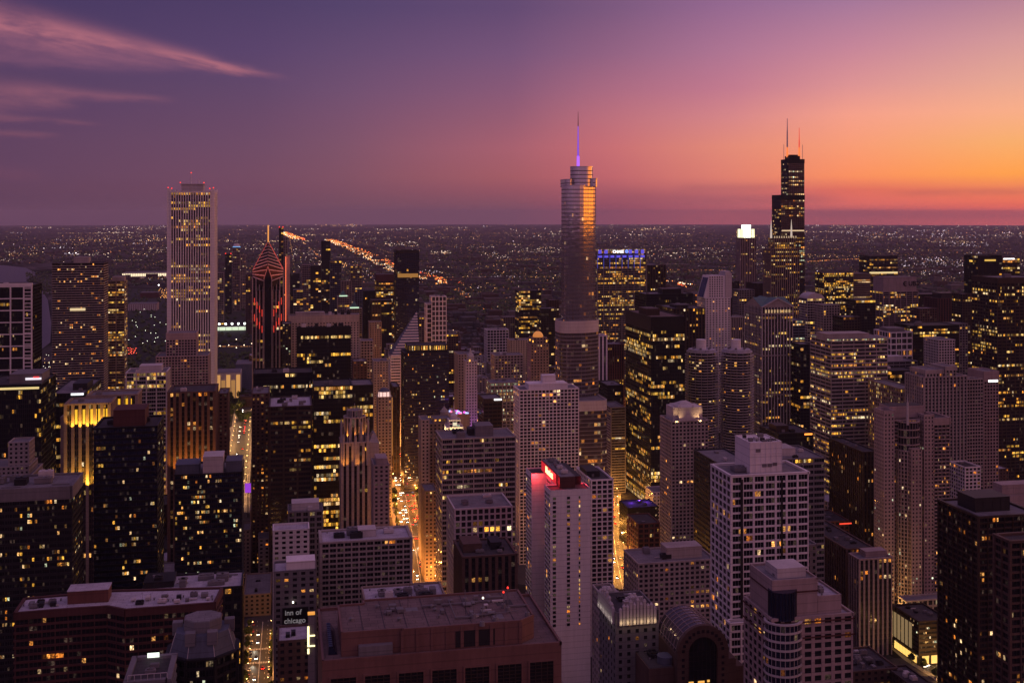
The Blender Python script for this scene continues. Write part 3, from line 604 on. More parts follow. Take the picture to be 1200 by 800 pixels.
# --- right side
T("office_tower", "banded office tower with a bright top floor and flat penthouse", "tower", 974, 1040, 400, 1150, dict(ST['ribbon'], bw=13, pf=.05, sf=.42, sub=8), 'beige', E=953, dep=46, lit=.30, roof='grey', pent=[(.0, .75, .2, .7, 7, 'beige')], units=1, e=.9, ref="banded office tower", tiers=[(974, 1040, 397, .4, .4, dict(ov=dict(lit=1.0, mode='all', pal='w', sf=.1, fh=3), parapet=.4))])
T("office_tower", "white gridded tower with dark bays behind the banded office tower", "tower", 1044, 1069, 390, 1400, dict(ST['biggrid'], fh=7.6, bw=7), 'white', E=1028, dep=40, lit=.1, pent=[(.0, .8, .2, .7, 5, 'grey')], units=0)
ubs = T("office_tower", "office tower with a plain stone crown band carrying dark letters", "tower", 1035, 1076, 342, 2100, dict(ST['wide'], bw=12, pf=.1), 'pink', E=1030, dep=40, lit=.4, units=0, tiers=[(1035, 1074, 325, .5, 3, dict(plain=True))], ref="tower with dark letters")
T("office_tower", "dark block with one lit row beside the tower with dark letters", "office block", 1078, 1105, 345, 2150, 'curtain', 'bronze', dep=40, lit=.25, units=0, ov=dict(bw=4))
T("office_tower", "dark chamfered tower with a castle like hipped crown", "tower", 1099, 1130, 350, 1900, dict(ST['pier'], bw=5), 'maroon', E=1096, dep=40, lit=.12, units=0, pent=[(.2, .8, .15, .8, 9, 'dark')])
T("office_tower", "pale blank slab tower standing behind the ribbed apartment tower", "tower", 1100, 1119, 399, 1300, dict(ST['grid'], bw=3.4), 'pale', E=1097, dep=30, lit=.03, units=0)
T("office_tower", "curved black office block with ribbons of lit windows", "office block", 1070, 1124, 382, 1500, dict(ST['ribbon'], bw=14, sf=.4, sd=.2), 'black', dep=46, lit=.4, units=2, roof='dark', e=1.0)
T("office_tower", "yellow lit block with deep brown piers behind the banded tower", "office block", 966, 1000, 320, 2300, dict(ST['wide'], bw=8), 'bronze', dep=40, lit=.7, units=0)
T("office_tower", "curved beige banded tower beside the yellow lit far block", "tower", 1000, 1020, 321, 2320, dict(ST['ribbon'], bw=30, pf=.03), 'tan', dep=40, lit=.2, units=0)
T("office_tower", "dark far tower on a bright base beyond the banded tower", "tower", 1019, 1052, 300, 2750, dict(ST['curtain'], bw=5), 'bronze', dep=50, lit=.3, units=0)
T("office_tower", "dark flat far tower with four yellow windows at its top", "tower", 1146, 1174, 300, 1950, dict(ST['curtain'], bw=5), 'black', dep=40, lit=.15, units=0)
T("office_tower", "short far tower with a white light bar on its roof edge", "tower", 1175, 1195, 303, 2000, dict(ST['curtain'], bw=5), 'bronze', dep=40, lit=.35, units=0)
T("office_tower", "huge dark office tower of yellow windows cut by the picture's edge", "tower", 1169, 1225, 326, 1320, dict(ST['wide'], bw=5.6, pf=.16, sub=3, sf=.4, lit=.45), 'bronze', E=1137, dep=50, units=1, band=6, e=1.0, ref="huge yellow windowed tower")
T("office_block", "black angled block with yellow floors behind the brown tower", "office block", 1040, 1075, 435, 1250, 'curtain', 'black', dep=30, lit=.3, units=1, roof='dark')
T("office_block", "stone block with arched lit cornice beside the ribbed apartment tower", "office block", 1055, 1075, 456, 1080, dict(ST['loft'], lit=.6, bw=3), 'tan', E=1039, dep=60, units=0, e=.7)
T("office_block", "grey setback roof block between the banded and brown towers", "office block", 1040, 1075, 424, 1330, 'ribbon', 'grey', dep=30, lit=.04, units=1, pent=[(.1, .6, .2, .6, 6, 'pale')])
T("apartment_tower", "beige apartment tower of tall vertical piers and stepped tops", "tower", 1083, 1133, 442, 1010, dict(ST['grid'], bw=3.6, pf=.38, sf=.30, pd=.9, lit=.05), 'beige', E=1077, dep=30, units=1, ref="ribbed apartment tower", tiers=[(1085, 1104, 434, 2, 4, dict(band=3)), (1108, 1120, 430, 4, 4, dict(band=3))], e=1.1)
T("apartment_tower", "plain pinkish tower with a row of white lights under its blank top", "tower", 1153, 1170, 436, 1050, dict(ST['grid'], bw=3.2, lit=.04), 'pink', dep=24, band=9, units=0)
T("apartment_tower", "lower pale wing joined to the tower with a blank top", "tower", 1133, 1152, 445, 1030, dict(ST['grid'], bw=3.0, pf=.2, lit=.03), 'beige', dep=12, units=1)
T("office_block", "white block with a hexagon window pattern before the pink tower", "office block", 1131, 1149, 548, 985, 'grid', 'white', dep=24, lit=.2, units=1, roof='dark')
T("office_block", "dark block with a slanting black roof behind the cylinder tower", "office block", 1012, 1028, 530, 960, dict(ST['pier'], bw=3.5, mode='r', pal='o', lit=.2), 'bronze', E=988, dep=60, roof='dark', units=2)
T("apartment_tower", "dark near tower with a flat grey roof at the lower right", "tower", 1147, 1215, 605, 560, dict(ST['slab'], bw=4.5, sd=.6, lit=.10), 'bronze', E=1119, dep=34, roof='grey', units=1, ref="dark near tower", pent=[(.15, .75, .3, .75, 7, 'dark')], e=1.0)
T("office_block", "broad maroon stone block with a curved drum roof at the edge", "office block", 1152, 1225, 582, 730, 'punched', 'pink', dep=16, band=12, lit=.04, roof='dark', units=1, pent=[(.35, .9, .2, .8, 7, 'pink')])
T("apartment_tower", "near dark tower with stone frames cut by the lower right edge", "tower", 1184, 1240, 634, 440, dict(ST['slab'], bw=4.2, sd=.5, lit=.08), 'brown', dep=9, roof='dark', units=0)
T("apartment_tower", "tan ribbed apartment block with a setback roof at the right", "tower", 1007, 1045, 655, 790, dict(ST['pier'], bw=3.8, pf=.4, pd=.6, lit=.08, mode='r', pal='o'), 'pink', E=1000, dep=14, roof='grey', units=1, pent=[(.3, .95, .35, .95, 4, 'pink')], ref="tan ribbed block")
T("apartment_tower", "long brown apartment slab running behind the tan ribbed block", "tower", 992, 1022, 643, 815, dict(ST['pier'], bw=3.6, pf=.4, lit=.07, mode='r', pal='o'), 'brown', E=960, dep=86, roof='dark', units=10)
T("office_block", "low brick block with a red lit roof edge behind the long slab", "office block", 950, 995, 612, 960, 'loft', 'redb', dep=36, lit=.08, roof='dark', units=5)
T("lit_podium", "low white block with bright shop windows at the cylinder tower's foot", "office block", 1062, 1118, 703, 858, dict(ST['loft'], fh=5, lit=.8, pal='w'), 'beige', dep=11, units=0, e=.7)

T("office_block", "low grey roofed block closing the far end of the lower street", "office block", 286, 317, 697, 868, 'punched', 'tan', dep=52, lit=.1, roof='grey', units=3, ov=dict(pal='y'))
T("office_block", "slim brown block behind the low grey roof, left of the street gap", "office block", 283, 293, 622, 960, 'punched', 'tan', dep=24, lit=.1, units=0)
T("office_block", "small block with a pale lamplit wall right of the street gap", "office block", 303, 316, 632, 965, 'punched', 'beige', dep=20, lit=.2, units=0)
T("low_block", "long dark flat roofed block of clutter at the lower right corner street", "office block", 1000, 1052, 786, 668, 'punched', 'brown', dep=34, lit=.05, roof='dark', units=12)
T("low_block", "small dark gabled roof block beside the long cluttered flat roof", "office block", 1066, 1090, 802, 650, 'punched', 'bronze', dep=26, lit=.05, roof='dark', units=5)
def spot(loc, aim, power, col, ang=70, size=.4, name="floodlight"):
    l = bpy.data.lights.new(name, 'SPOT'); l.energy = power; l.color = col; l.spot_size = R(ang); l.spot_blend = .8; l.shadow_soft_size = size
    o = link(bpy.data.objects.new(name, l)); o.location = loc; o.rotation_euler = (Vector(loc)-Vector(aim)).to_track_quat('Z', 'Y').to_euler(); return o
def pt(loc, power, col, size=.5, name="lamp_glow"):
    l = bpy.data.lights.new(name, 'POINT'); l.energy = power; l.color = col; l.shadow_soft_size = size; o = link(bpy.data.objects.new(name, l)); o.location = loc; return o
# ------------------------------------------------------------------ towers with a form of their own
def block(name, label, cat, loc, group=None, ref=None, z=200):
    rt = root(name, loc, label, cat, group); HERO.append((ref or label, loc, z)); return rt
def facetier(rt, org, P, z0, z1, s, wm, g='n', **k):
    r = k.pop('r', rng); near = k.pop('near', False)
    tier(rt, org, P, z0, z1, s, wm, G[g], r, near, **k)
def strip(rt, org, a, b, r, mat, name="light_strip"):
    m = MB(); m.bar(a, b, r, 4); m.build(name, mat, rt, org)
RED = glow("red_light", (1, .03, .015), 2.2); AMB = glow("amber_light", (1, .45, .06), 2.0); WHI = glow("white_light", (1, .86, .7), 3.0)
BLU = glow("blue_light", (.10, .08, 1), 1.6); PUR = glow("purple_light", (.35, .1, 1), 1.5); YLW = glow("yellow_light", (1, .66, .05), 2.0); CRN = glow("crown_light", (.95, 1, .85), 3.0)

# tall white skyscraper with corner piers
x0, x1, y0, y1 = fp(196, 251, 1447, dep=62); org = ((x0+x1)/2, (y0+y1)/2, 0); z = 346; FOOT.append(rect(x0, x1, y0, y1))
rt = block("skyscraper", "tallest white skyscraper at left, closely ribbed, with a mast on its roof", "skyscraper", org, ref="tallest white skyscraper", z=346)
n = 4.6; P = [(x0+n, y0), (x1-n, y0), (x1, y0+n), (x1, y1-n), (x1-n, y1), (x0+n, y1), (x0, y1-n), (x0, y0+n)]
facetier(rt, org, rect(x0+n, x1-n, y0, y1), 0, z-3, dict(fh=3.95, bw=3.05, pf=.44, pd=1.0, sf=.30, sd=.12, sm='dark', sub=1, lit=.5, mode='f', pal='y', e=.85), W['white'], band=1, r=random.Random(5))
facetier(rt, org, rect(x0, x0+n-.02, y0+n, y1-n), 0, z-3.2, dict(ST['pier'], bw=3.05), W['white'], parapet=0, r=rng, roofz=False)
facetier(rt, org, rect(x1-n+.02, x1, y0+n, y1-n), 0, z-3.2, dict(ST['pier'], bw=3.05), W['white'], parapet=0, r=rng, roofz=False)
for a, b in ((x0, y0), (x1, y0), (x0, y1), (x1, y1)):
    m = MB(); sx_, sy_ = (1 if a == x0 else -1), (1 if b == y0 else -1)
    m.hex([(a, b + sy_*n*.98), (a - sx_*.35, b + sy_*n*.6), (a - sx_*.35, b - sy_*.35), (a + sx_*n*.6, b - sy_*.35), (a + sx_*n*.98, b), (a + sx_*n*.98, b + sy_*n*.98)], 0, z+1.5); m.build("corner_pier", W['white'], rt, org)
m = MB(); m.box(x0+16, x1-15, y0+16, y1-16, z-3, z+7); m.box(x0+15, x1-14, y0+15, y1-15, z+7, z+8)
m.build("penthouse", W['pale'], rt, org)
m = MB(); m.bar((org[0]-2, org[1], z+8), (org[0]-2, org[1], z+22), .6, 6); m.bar((org[0]+8, org[1], z+8), (org[0]+8, org[1], z+14), .4); m.build("mast", W['white'], rt, org)
for a, b, c in ((x0+1, y0+1, z+2), (x1-1, y0+1, z+2), (x0+n+1, y0, z+1), (x1-n-1, y0, z+1), (org[0]-2, org[1], z+22.5), (x0+15, y0+15, z+9), (x1-14, y0+15, z+9)):
    m = MB(); m.cone(a, b, .8, .5, c, c+1.2, 6); m.build("beacon", RED, rt, org)

# chevron topped tower with red edge lights
x0, x1, y0, y1 = fp(296, 332, 1440, dep=40); cx, cy = (x0+x1)/2, (y0+y1)/2; org = (cx, cy, 0); FOOT.append(rect(x0, x1, y0, y1)); D = 1440
rt = block("chevron_tower", "tower with a pointed chevron roof, red edge lights and needle spire", "skyscraper", org, ref="chevron topped tower", z=298)
zs = zat(313, D); za = zat(283, D); zf = zat(304, D)
facetier(rt, org, rect(x0, x1, y0, y1), 0, zs-14, dict(fh=4, bw=4.4, pf=.30, pd=.9, sf=.22, sd=.2, sub=1, lit=.14, mode='r', pal='y', e=.9, sm='dark'), W['pink'], parapet=0, r=random.Random(3))
facetier(rt, org, rect(x0+5, x1-5, y0-4, y0-.95), 0, zs-30, dict(fh=4, bw=4.0, pf=.30, pd=.7, sf=.22, sd=.2, sub=1, lit=.12, mode='r', pal='y', e=.9, sm='dark'), W['pink'], parapet=0, r=random.Random(4))
A = (cx, cy, za); N_ = (cx, y0-7, zf-7); co = dict(ne=(x0, y0+3, zs-4), nw=(x1, y0+3, zs-4), sw=(x1, y1, zs-4), se=(x0, y1, zs-4)); So = (cx, y1+5, zf-7)
lo_ = {k: (v[0], v[1], zs-16) for k, v in co.items()}; Nl = (cx, y0-7, zs-30)
m = MB()
for a, b, c in ((A, N_, co['nw']), (A, co['nw'], co['sw']), (A, co['sw'], So), (A, So, co['se']), (A, co['se'], co['ne']), (A, co['ne'], N_)): m.poly([a, c, b])
for a, b, c, d in ((N_, co['nw'], lo_['nw'], Nl), (co['ne'], N_, Nl, lo_['ne']), (co['nw'], co['sw'], lo_['sw'], lo_['nw']), (co['se'], co['ne'], lo_['ne'], lo_['se'])): m.poly([a, b, c, d])
m.build("roof", W['bronze'], rt, org)
for k in range(11):                                                    # pale bands round the two facets of the prow
    f = (k+.7)/8.0; m = MB()
    for c2 in ('nw', 'ne'):
        if f <= 1: pa = tuple(A[i]+(co[c2][i]-A[i])*f for i in range(3)); pb = tuple(A[i]+(N_[i]-A[i])*f for i in range(3))
        else: g_ = (f-1)/.5; pa = tuple(co[c2][i]+(lo_[c2][i]-co[c2][i])*g_ for i in range(3)); pb = tuple(N_[i]+(Nl[i]-N_[i])*g_ for i in range(3))
        m.bar((pa[0], pa[1]-.3, pa[2]), (pb[0], pb[1]-.3, pb[2]), .75, 4)
    m.build("roof_rib", W['pale'], rt, org)
m = MB(); m.hex(rect(cx-4.6, cx+4.6, y0-8, y0-4.9), 40, zf-24); m.hex(rect(cx-4.6, cx+4.6, y0-8, y0-4.9), zf-24, zf-9, top=rect(cx-.2, cx+.2, y0-8, y0-4.9)); m.build("centre_glazing", G['n'], rt, org)
for s_ in (-1, 1): m = MB(); m.bar((cx+s_*4.9, y0-8.1, 40), (cx+s_*4.9, y0-8.1, zf-24), .6, 4); m.bar((cx+s_*4.9, y0-8.1, zf-24), (cx, y0-8.1, zf-8.5), .6, 4); m.build("edge_rib", W['pink'], rt, org)
m = MB(); m.bar((cx, cy, za-4), (cx, cy, zat(264, D)), .9, 6); m.build("spire", glow("spire_amber", (1, .38, .08), .9), rt, org)
for c2 in ('ne', 'nw', 'sw'): strip(rt, org, tuple(A[i] + (co[c2][i]-A[i])*.06 for i in range(3)), co[c2], .38, glow('edge_red', (1, .09, .05), .6))
for s_ in (-1, 1): spot((cx+s_*22, y0-30, zs-30), (cx+s_*8, y0, zs+12), 6e4, (1, .17, .09), 60); spot((cx+s_*16, y0-14, zat(392, 1430)), (cx+s_*12, y0-3, zat(362, 1430)), 1.6e4, (1, .12, .06), 60)
for zc in (zat(352, 1430), zat(371, 1430)):
    for sgn in (-1, 1):
        for k in range(4):
            xx = cx + sgn*(17 - 3.2*k); zz = zc - 5.0*k + 3
            m = MB(); m.box(xx-.45, xx+.45, y0-5.3, y0-4.8, zz-9, zz); m.build("chevron_light", glow("dim_red_light", (1, .05, .02), .75), rt, org)
for xx in (x1+6,):
    m = MB(); m.box(xx-2.5, xx+2.5, y0+8, y0+14, 0, zat(300, D)); m.build("side_shaft", W['pink'], rt, org); strip(rt, org, (xx-2.9, y0+7.6, zat(378, D)), (xx-2.9, y0+7.6, zat(301, D)), .7, glow("coral_light", (1, .16, .06), 1.3))

# mirrored skyscraper with rounded setbacks
def bent(a, b, c, D, dep, r):
    x0, x1, y0, y1 = fp(a, b, D, dep=dep); xc = P2_(c, y0); L = x1-xc; dy = L*math.tan(R(31))
    P = [(x0+r*(1-math.cos(R(t))), y0+r*(1-math.sin(R(t)))) for t in range(0, 91, 11)]
    P += [(xc-4, y0), (xc, y0+.35), (xc+3, y0+1.5), (xc+6, y0+3.1)]
    P += [(x1-4, y0+dy-3), (x1-1.5, y0+dy-.5), (x1, y0+dy+3), (x1, y1-4), (x1-4, y1), (x0+r, y1), (x0+2, y1-3), (x0, y1-r)]
    return P
def P2_(px, Y): a, b = ray(px); return Y*a/b
def rfp(a, b, D, dep, r): x0, x1, y0, y1 = fp(a, b, D, dep=dep); return rounded(x0, x1, y0, y1, r, 8)
D = 1135; x0, x1, y0, y1 = fp(652, 703, D, dep=34); org = ((x0+x1)/2, (y0+y1)/2, 0); FOOT.append(rect(x0-4, x1+8, y0-24, y1+4))
rt = block("mirrored_skyscraper", "mirrored glass skyscraper with rounded setbacks and a violet lit spire", "skyscraper", org, ref="mirrored skyscraper", z=357)
tr = dict(sm='grey', fh=4.0, bw=2.2, pf=.08, pd=.22, sf=.22, sd=.26, sub=1, lit=.045, mode='r', pal='o', e=.9)
facetier(rt, org, rfp(668, 713, 1096, 50, 8), 0, zat(470, 1100), dict(tr, lit=.22, bw=3.3), W['bronze'], g='half', band=9, bandm=W['pale'], roof='grey', r=random.Random(11))
facetier(rt, org, bent(658, 705.5, 686, 1124, 36, 10), zat(475, 1128), zat(377, 1128), dict(tr, lit=.26, sf=.34, bw=3.0), W['steel'], g='half', band=11, bandm=W['pale'], roof='grey', r=random.Random(12))
facetier(rt, org, bent(663.5, 702, 684, 1133, 27, 8), zat(380, 1133), zat(218, 1133), dict(tr), W['steel'], g='mirror', r=random.Random(13), roof='grey')
facetier(rt, org, rfp(663.5, 672, 1134, 26, 3.5), zat(219, 1133), zat(211, 1133), dict(tr, lit=0), W['steel'], g='mirror', r=random.Random(14), roof='grey')
facetier(rt, org, rfp(672, 696.5, 1134, 19, 8), zat(219, 1133), zat(196, 1133), dict(tr, lit=0), W['steel'], g='mirror', r=random.Random(15), roof='grey')
facetier(rt, org, rfp(692, 700.5, 1136, 14, 2.5), zat(219, 1133), zat(210, 1133), dict(tr, lit=0), W['steel'], g='mirror', r=random.Random(16), roof='grey')
zz = zat(196, D); px_, py_ = at(677.5, 1148)
m = MB(); m.cone(px_, py_, 1.5, 1.3, zz, zat(183, 1148), 8); m.build("spire_base", PUR, rt, org)
m = MB(); m.cone(px_, py_, 1.0, .45, zat(183, 1148), zat(148, 1148), 8); m.build("spire", glow("violet_light", (.25, .08, .9), .8), rt, org)
m = MB(); m.cone(px_, py_, .45, .16, zat(148, 1148), zat(131, 1148), 8); m.build("spire_tip", W['dark'], rt, org)
qx, qy = at(691.5, 1146); m = MB(); m.bar((qx, qy, zat(219, 1146)), (qx, qy, zat(195.5, 1146)), .6); m.bar((qx-4.5, qy, zat(196, 1146)), (qx+1.5, qy, zat(196, 1146)), .6); m.build("crane_arm", W['dark'], rt, org)

# giant black skyscraper of bundled tubes
D = 2382; rt_loc = at(928, D); x0, x1, y0, y1 = fp(909, 943, D, dep=68); w = (x1-x0); org = ((x0+x1)/2, (y0+y1)/2, 0); FOOT.append(rect(x0-12, x1+2, y0, y1))
rt = block("black_skyscraper", "giant black stepped skyscraper with two tall antennas against the sunset", "skyscraper", org, ref="giant black skyscraper", z=442)
wl = dict(fh=4.0, bw=4.6, pf=.24, pd=.5, sf=.30, sd=.3, sub=1, lit=.26, mode='f', pal='m', e=.9)
X = lambda px: fp(px, px+1, D, dep=1)[0]
facetier(rt, org, rect(X(914.5), X(944.6), y0, y0+46), 0, zat(276, D), wl, W['black'], g='half', r=random.Random(21), roof='dark')
facetier(rt, org, rect(X(914.5), X(944.6), y0+.3, y0+45), zat(276, D), zat(229, D), wl, W['black'], g='half', r=random.Random(22), roof='dark', band=10)
facetier(rt, org, rect(X(924), X(944.4), y0+.6, y0+36), zat(229, D), zat(187, D), dict(wl, pal='w'), W['black'], g='half', r=random.Random(23), roof='dark', band=8)
XX = lambda px, dy: (y0+dy)*ray(px)[0]/ray(px)[1]
m = MB(); m.box(XX(924, 10), XX(937, 10), y0+8, y0+28, zat(187, D), zat(182.5, D)); m.box(XX(926, 10), XX(935, 10), y0+10, y0+26, zat(182.5, D), zat(181, D)); m.build("penthouse", W['black'], rt, org)
for px, top, col in ((922.6, 138, None), (936.6, 149, RED)):
    bx, by = XX(px, 17), y0+17
    m = MB(); m.cone(bx, by, 2.3, 1.5, zat(184, D), zat(172, D), 8); m.build("antenna_base", glow("orange_light", (1, .22, .04), 1.1), rt, org)
    m = MB(); m.cone(bx, by, 1.7, 1.3, zat(172, D), zat(top+14, D), 8); m.cone(bx, by, 1.1, .6, zat(top+14, D), zat(top, D), 6); m.build("antenna", col and glow("coral_red", (1, .09, .04), .85) or W['white'], rt, org)
for px, top in ((918.5, 169), (940.5, 169)):
    m = MB(); m.bar((XX(px, 15), y0+15, zat(187, D)), (XX(px, 15), y0+15, zat(top, D)), .5); m.build("mast", W['pale'], rt, org)
m = MB(); m.box(X(915), X(944), y0-.8, y0-.5, zat(271, D), zat(269.6, D)); m.build("lit_floor", glow("floor_light", (1, .7, .4), .8), rt, org)

# far tower with a brilliant drum crown
D = 2550; x0, x1, y0, y1 = fp(868, 886, D, dep=26); org = ((x0+x1)/2, (y0+y1)/2, 0); cx, cy = org[:2]
rt = block("crown_tower", "pink stone tower topped by a brilliant white drum and corner lights", "skyscraper", org, ref="tower with the brilliant drum", z=293)
facetier(rt, org, rect(x0, x1, y0, y1), 0, zat(279, D), dict(ST['pier'], bw=4, lit=.12, mode='r', e=.7), W['pink'], r=random.Random(31))
m = MB(); m.cone(cx, cy, 10.5, 10.5, zat(279, D), zat(263.5, D), 20); m.build("crown_drum", CRN, rt, org)
for i in range(12):
    a = R(30*i); m = MB(); m.bar((cx+10.9*math.cos(a), cy+10.9*math.sin(a), zat(279, D)), (cx+10.9*math.cos(a), cy+10.9*math.sin(a), zat(262.8, D)), .35, 4); m.build("crown_rib", W['white'], rt, org)
for a in (-1, 1):
    for b in (-1, 1):
        m = MB(); m.cone(cx+a*13, cy+b*9.5, 3.4, 3.2, zat(279, D), zat(268.5, D), 10); m.build("corner_lantern", glow("pale_yellow_light", (1, .95, .5), 1.6), rt, org)

# spired granite tower in front of the giant
D = 2120; x0, x1, y0, y1 = fp(903.5, 937, D, dep=34); org = ((x0+x1)/2, (y0+y1)/2, 0); cx, cy = org[:2]; FOOT.append(rect(x0, x1, y0, y1))
rt = block("granite_tower", "granite tower with lit corner pinnacles before the giant black skyscraper", "skyscraper", org, ref="pinnacled granite tower", z=270)
gs = dict(ST['pier'], bw=4.2, pf=.38, lit=.45, mode='f', e=.8)
facetier(rt, org, rect(x0, x1, y0, y1), 0, zat(292, D), gs, W['tan'], r=random.Random(41))
facetier(rt, org, rect(x0+8, x1-7, y0+2, y1-6), zat(292, D), zat(279, D), dict(gs, lit=.7), W['tan'], r=random.Random(42))
for a, b in ((x0+3, 258), (x1-14, 257)):
    m = MB(); m.cone(a, y0+6, 2.2, 1.4, zat(279, D), zat(267, D), 8); m.cone(a, y0+6, 1.3, .2, zat(267, D), zat(b, D), 8); m.build("pinnacle", glow("pinnacle_light", (1, .8, .66), .55), rt, org)
for k in range(10):
    xx = x0+8 + (x1-x0-15)*k/9; m = MB(); m.box(xx-.8, xx+.8, y0+.4, y0+1.6, zat(279, D), zat(276.6, D)); m.build("crown_light", glow("dim_warm", (1, .7, .4), .5), rt, org)

# paired round towers
def round_tower(px, label):
    cx, cy = at(px, 1273); org = (cx, cy, 0); rt = block("round_tower", label, "tower", org, group="paired round towers", ref="round towers", z=158)
    z1 = 156; r0, r1 = 15.0, 19.4; FOOT.append(rect(cx-20, cx+20, cy-20, cy+20)); m = MB(); m.cone(cx, cy, r0, r0, 0, z1, 48); m.build("wall", W['dark'], rt, org)
    wb = MB(); gl = MB(); rr = random.Random(px); nf = 50
    for j in range(nf):                                                # petal balconies, floor by floor
        z0 = z1 * j / nf; P = []
        for i in range(96):
            a = 2*math.pi*i/96; k = abs(math.sin(a*8)); q = r1 - 1.7 + 1.7*k; P.append((cx+q*math.cos(a), cy+q*math.sin(a)))
        wb.hex(P, z0, z0 + .62, bottom=True)
        for i in range(32):
            a, b = 2*math.pi*i/32, 2*math.pi*(i+.92)/32
            if math.sin((a+b)/2) > .45: continue
            e = (0, 0, 0)
            if rr.random() < .065: c = rr.choice(ORG+YEL); g = rr.choice((.3, .6, .9, 1.2)); e = tuple(v*g for v in c)
            A = (cx+(r0+.06)*math.cos(a), cy+(r0+.06)*math.sin(a)); B = (cx+(r0+.06)*math.cos(b), cy+(r0+.06)*math.sin(b))
            gl.quad((*A, z0+1.0), (*B, z0+1.0), (*B, z0+3.0), (*A, z0+3.0), e)
    wb.build("balcony_rings", W['pale'], rt, org, stuff=True); gl.build("glazing", G['n'], rt, org, attr=True, stuff=True)
    for i in range(16):
        a = 2*math.pi*(i)/16; m = MB(); m.bar((cx+17.6*math.cos(a), cy+17.6*math.sin(a), 0), (cx+17.6*math.cos(a), cy+17.6*math.sin(a), z1), .28, 4); m.build("column", W['beige'], rt, org)
    m = MB(); m.cone(cx, cy, 17.5, 17.5, z1, z1+1.5, 40); m.cone(cx, cy, 15.5, 15.5, z1+1.5, z1+3.6, 40); m.build("roof", RF['pale'], rt, org)
    m = MB(); m.cone(cx-1, cy, 5.6, 5.6, z1+3.6, z1+14.5, 24); m.build("lift_core", W['white'], rt, org)
    for i in range(6): a = i*1.05; m = MB(); m.box(cx+10*math.cos(a)-1, cx+10*math.cos(a)+1, cy+10*math.sin(a)-1, cy+10*math.sin(a)+1, z1+3.6, z1+5.6); m.build("cooling_unit", W['grey'], rt, org)
round_tower(822.5, "nearer the black steel tower of two round towers with petal balconies")
round_tower(863.5, "nearer the gabled tower of two round towers with petal balconies")

# gabled tower
D = 1419; x0, x1, y0, y1 = fp(893, 929, D, E=873); org = ((x0+x1)/2, (y0+y1)/2, 0); cx, cy = org[:2]; FOOT.append(rect(x0, x1, y0, y1)); z1 = zat(360, D); zp = zat(350, D)
rt = block("gabled_tower", "stone and glass tower with classical gables on a green roof", "tower", org, ref="gabled tower", z=z1)
facetier(rt, org, rect(x0, x1, y0, y1), 0, z1, dict(fh=3.95, bw=4.4, pf=.30, pd=.6, sf=.34, sd=.5, sub=2, lit=.25, mode='f', pal='y', e=.8, sm='bronze'), W['pale'], r=random.Random(51), parapet=0)
for k, zc in enumerate((z1-9, z1-62, z1-112)):
    m = MB(); m.box(x0-1.1, x1+1.1, y0-1.1, y1+1.1, zc, zc+1.2); m.build("cornice", W['beige'], rt, org)
m = MB(); m.poly([(x0-.5, y0-.5, z1), (x1+.5, y0-.5, z1), (cx, y0-.5, zp)]); m.poly([(x0-.5, y1, z1), (cx, y1, zp), (x1+.5, y1, z1)]); m.poly([(x0-.5, y0-.5, z1), (x0-.5, cy, zp), (x0-.5, y1, z1)]); m.poly([(x1+.5, y0-.5, z1), (x1+.5, y1, z1), (x1+.5, cy, zp)]); m.build("gable", W['beige'], rt, org)
m = MB(); c0 = (cx, cy, zp)
for a, b in (((x0-1, y0-1), (cx, y0-1)), ((cx, y0-1), (x1+1, y0-1)), ((x1+1, y0-1), (x1+1, cy)), ((x1+1, cy), (x1+1, y1)), ((x1+1, y1), (cx, y1)), ((cx, y1), (x0-1, y1)), ((x0-1, y1), (x0-1, cy)), ((x0-1, cy), (x0-1, y0-1))):
    h = lambda p: zp+.4 if (abs(p[0]-cx) < .1 or abs(p[1]-cy) < .1) else z1+.4
    m.poly([(*a, h(a)), (*b, h(b)), c0])
m.build("roof", W['green'], rt, org)
for s_ in (-1, 1): m = MB(); m.bar((x0-1 if s_ < 0 else x1+1, y0-1.2, z1+.3), (cx, y0-1.2, zp+.5), .9, 4); m.build("gable_edge", W['pale'], rt, org)
for k in range(9): m = MB(); xx = x0+5+(x1-x0-10)*k/8; m.box(xx-1, xx+1, y0-.85, y0-.6, z1-7, z1-3); m.build("lit_panel", glow("panel_light", (1, .62, .3), .5), rt, org)

# sloped white crown
D = 1600; x0, x1, y0, y1 = fp(827, 850, D, dep=26); z0_ = zat(349, D); org = ((x0+x1)/2, (y0+y1)/2, z0_)
rt = block("sloped_tower", "sloped white crown with a slanting glass flank behind the round towers", "tower", org, ref="sloped white crown", z=229)
m = MB(); P0 = rect(x0-3, x1, y0+1, y1); P1 = rect(x0+5.5, x1, y0+1, y1); m.hex(P0, z0_, zat(323, D), top=P1); m.build("wall", W['white'], rt, org)
for j in range(9):
    for i in range(6):
        xx = x0+7+(x1-x0-8)*i/6; zz = z0_+1.5+3.4*j; m = MB(); m.box(xx-.9, xx+.9, y0+.9, y0+1.0, zz, zz+1.9); m.build("window", G['n'], rt, org)
m = MB(); a = [(x0-3.2, y0+2, z0_+1), (x0-3.2, y1-2, z0_+1), (x0+5.2, y1-2, zat(324, D)), (x0+5.2, y0+2, zat(324, D))]; m.poly(a); m.build("slanted_glazing", G['blue'], rt, org)
m = MB(); m.box(x1+.3, x1+10, y0, y1, z0_, zat(320, D)); m.box(x1+1, x1+9, y0+2, y1-2, zat(320, D), zat(318, D)); m.build("rear_shaft", W['pale'], rt, org)

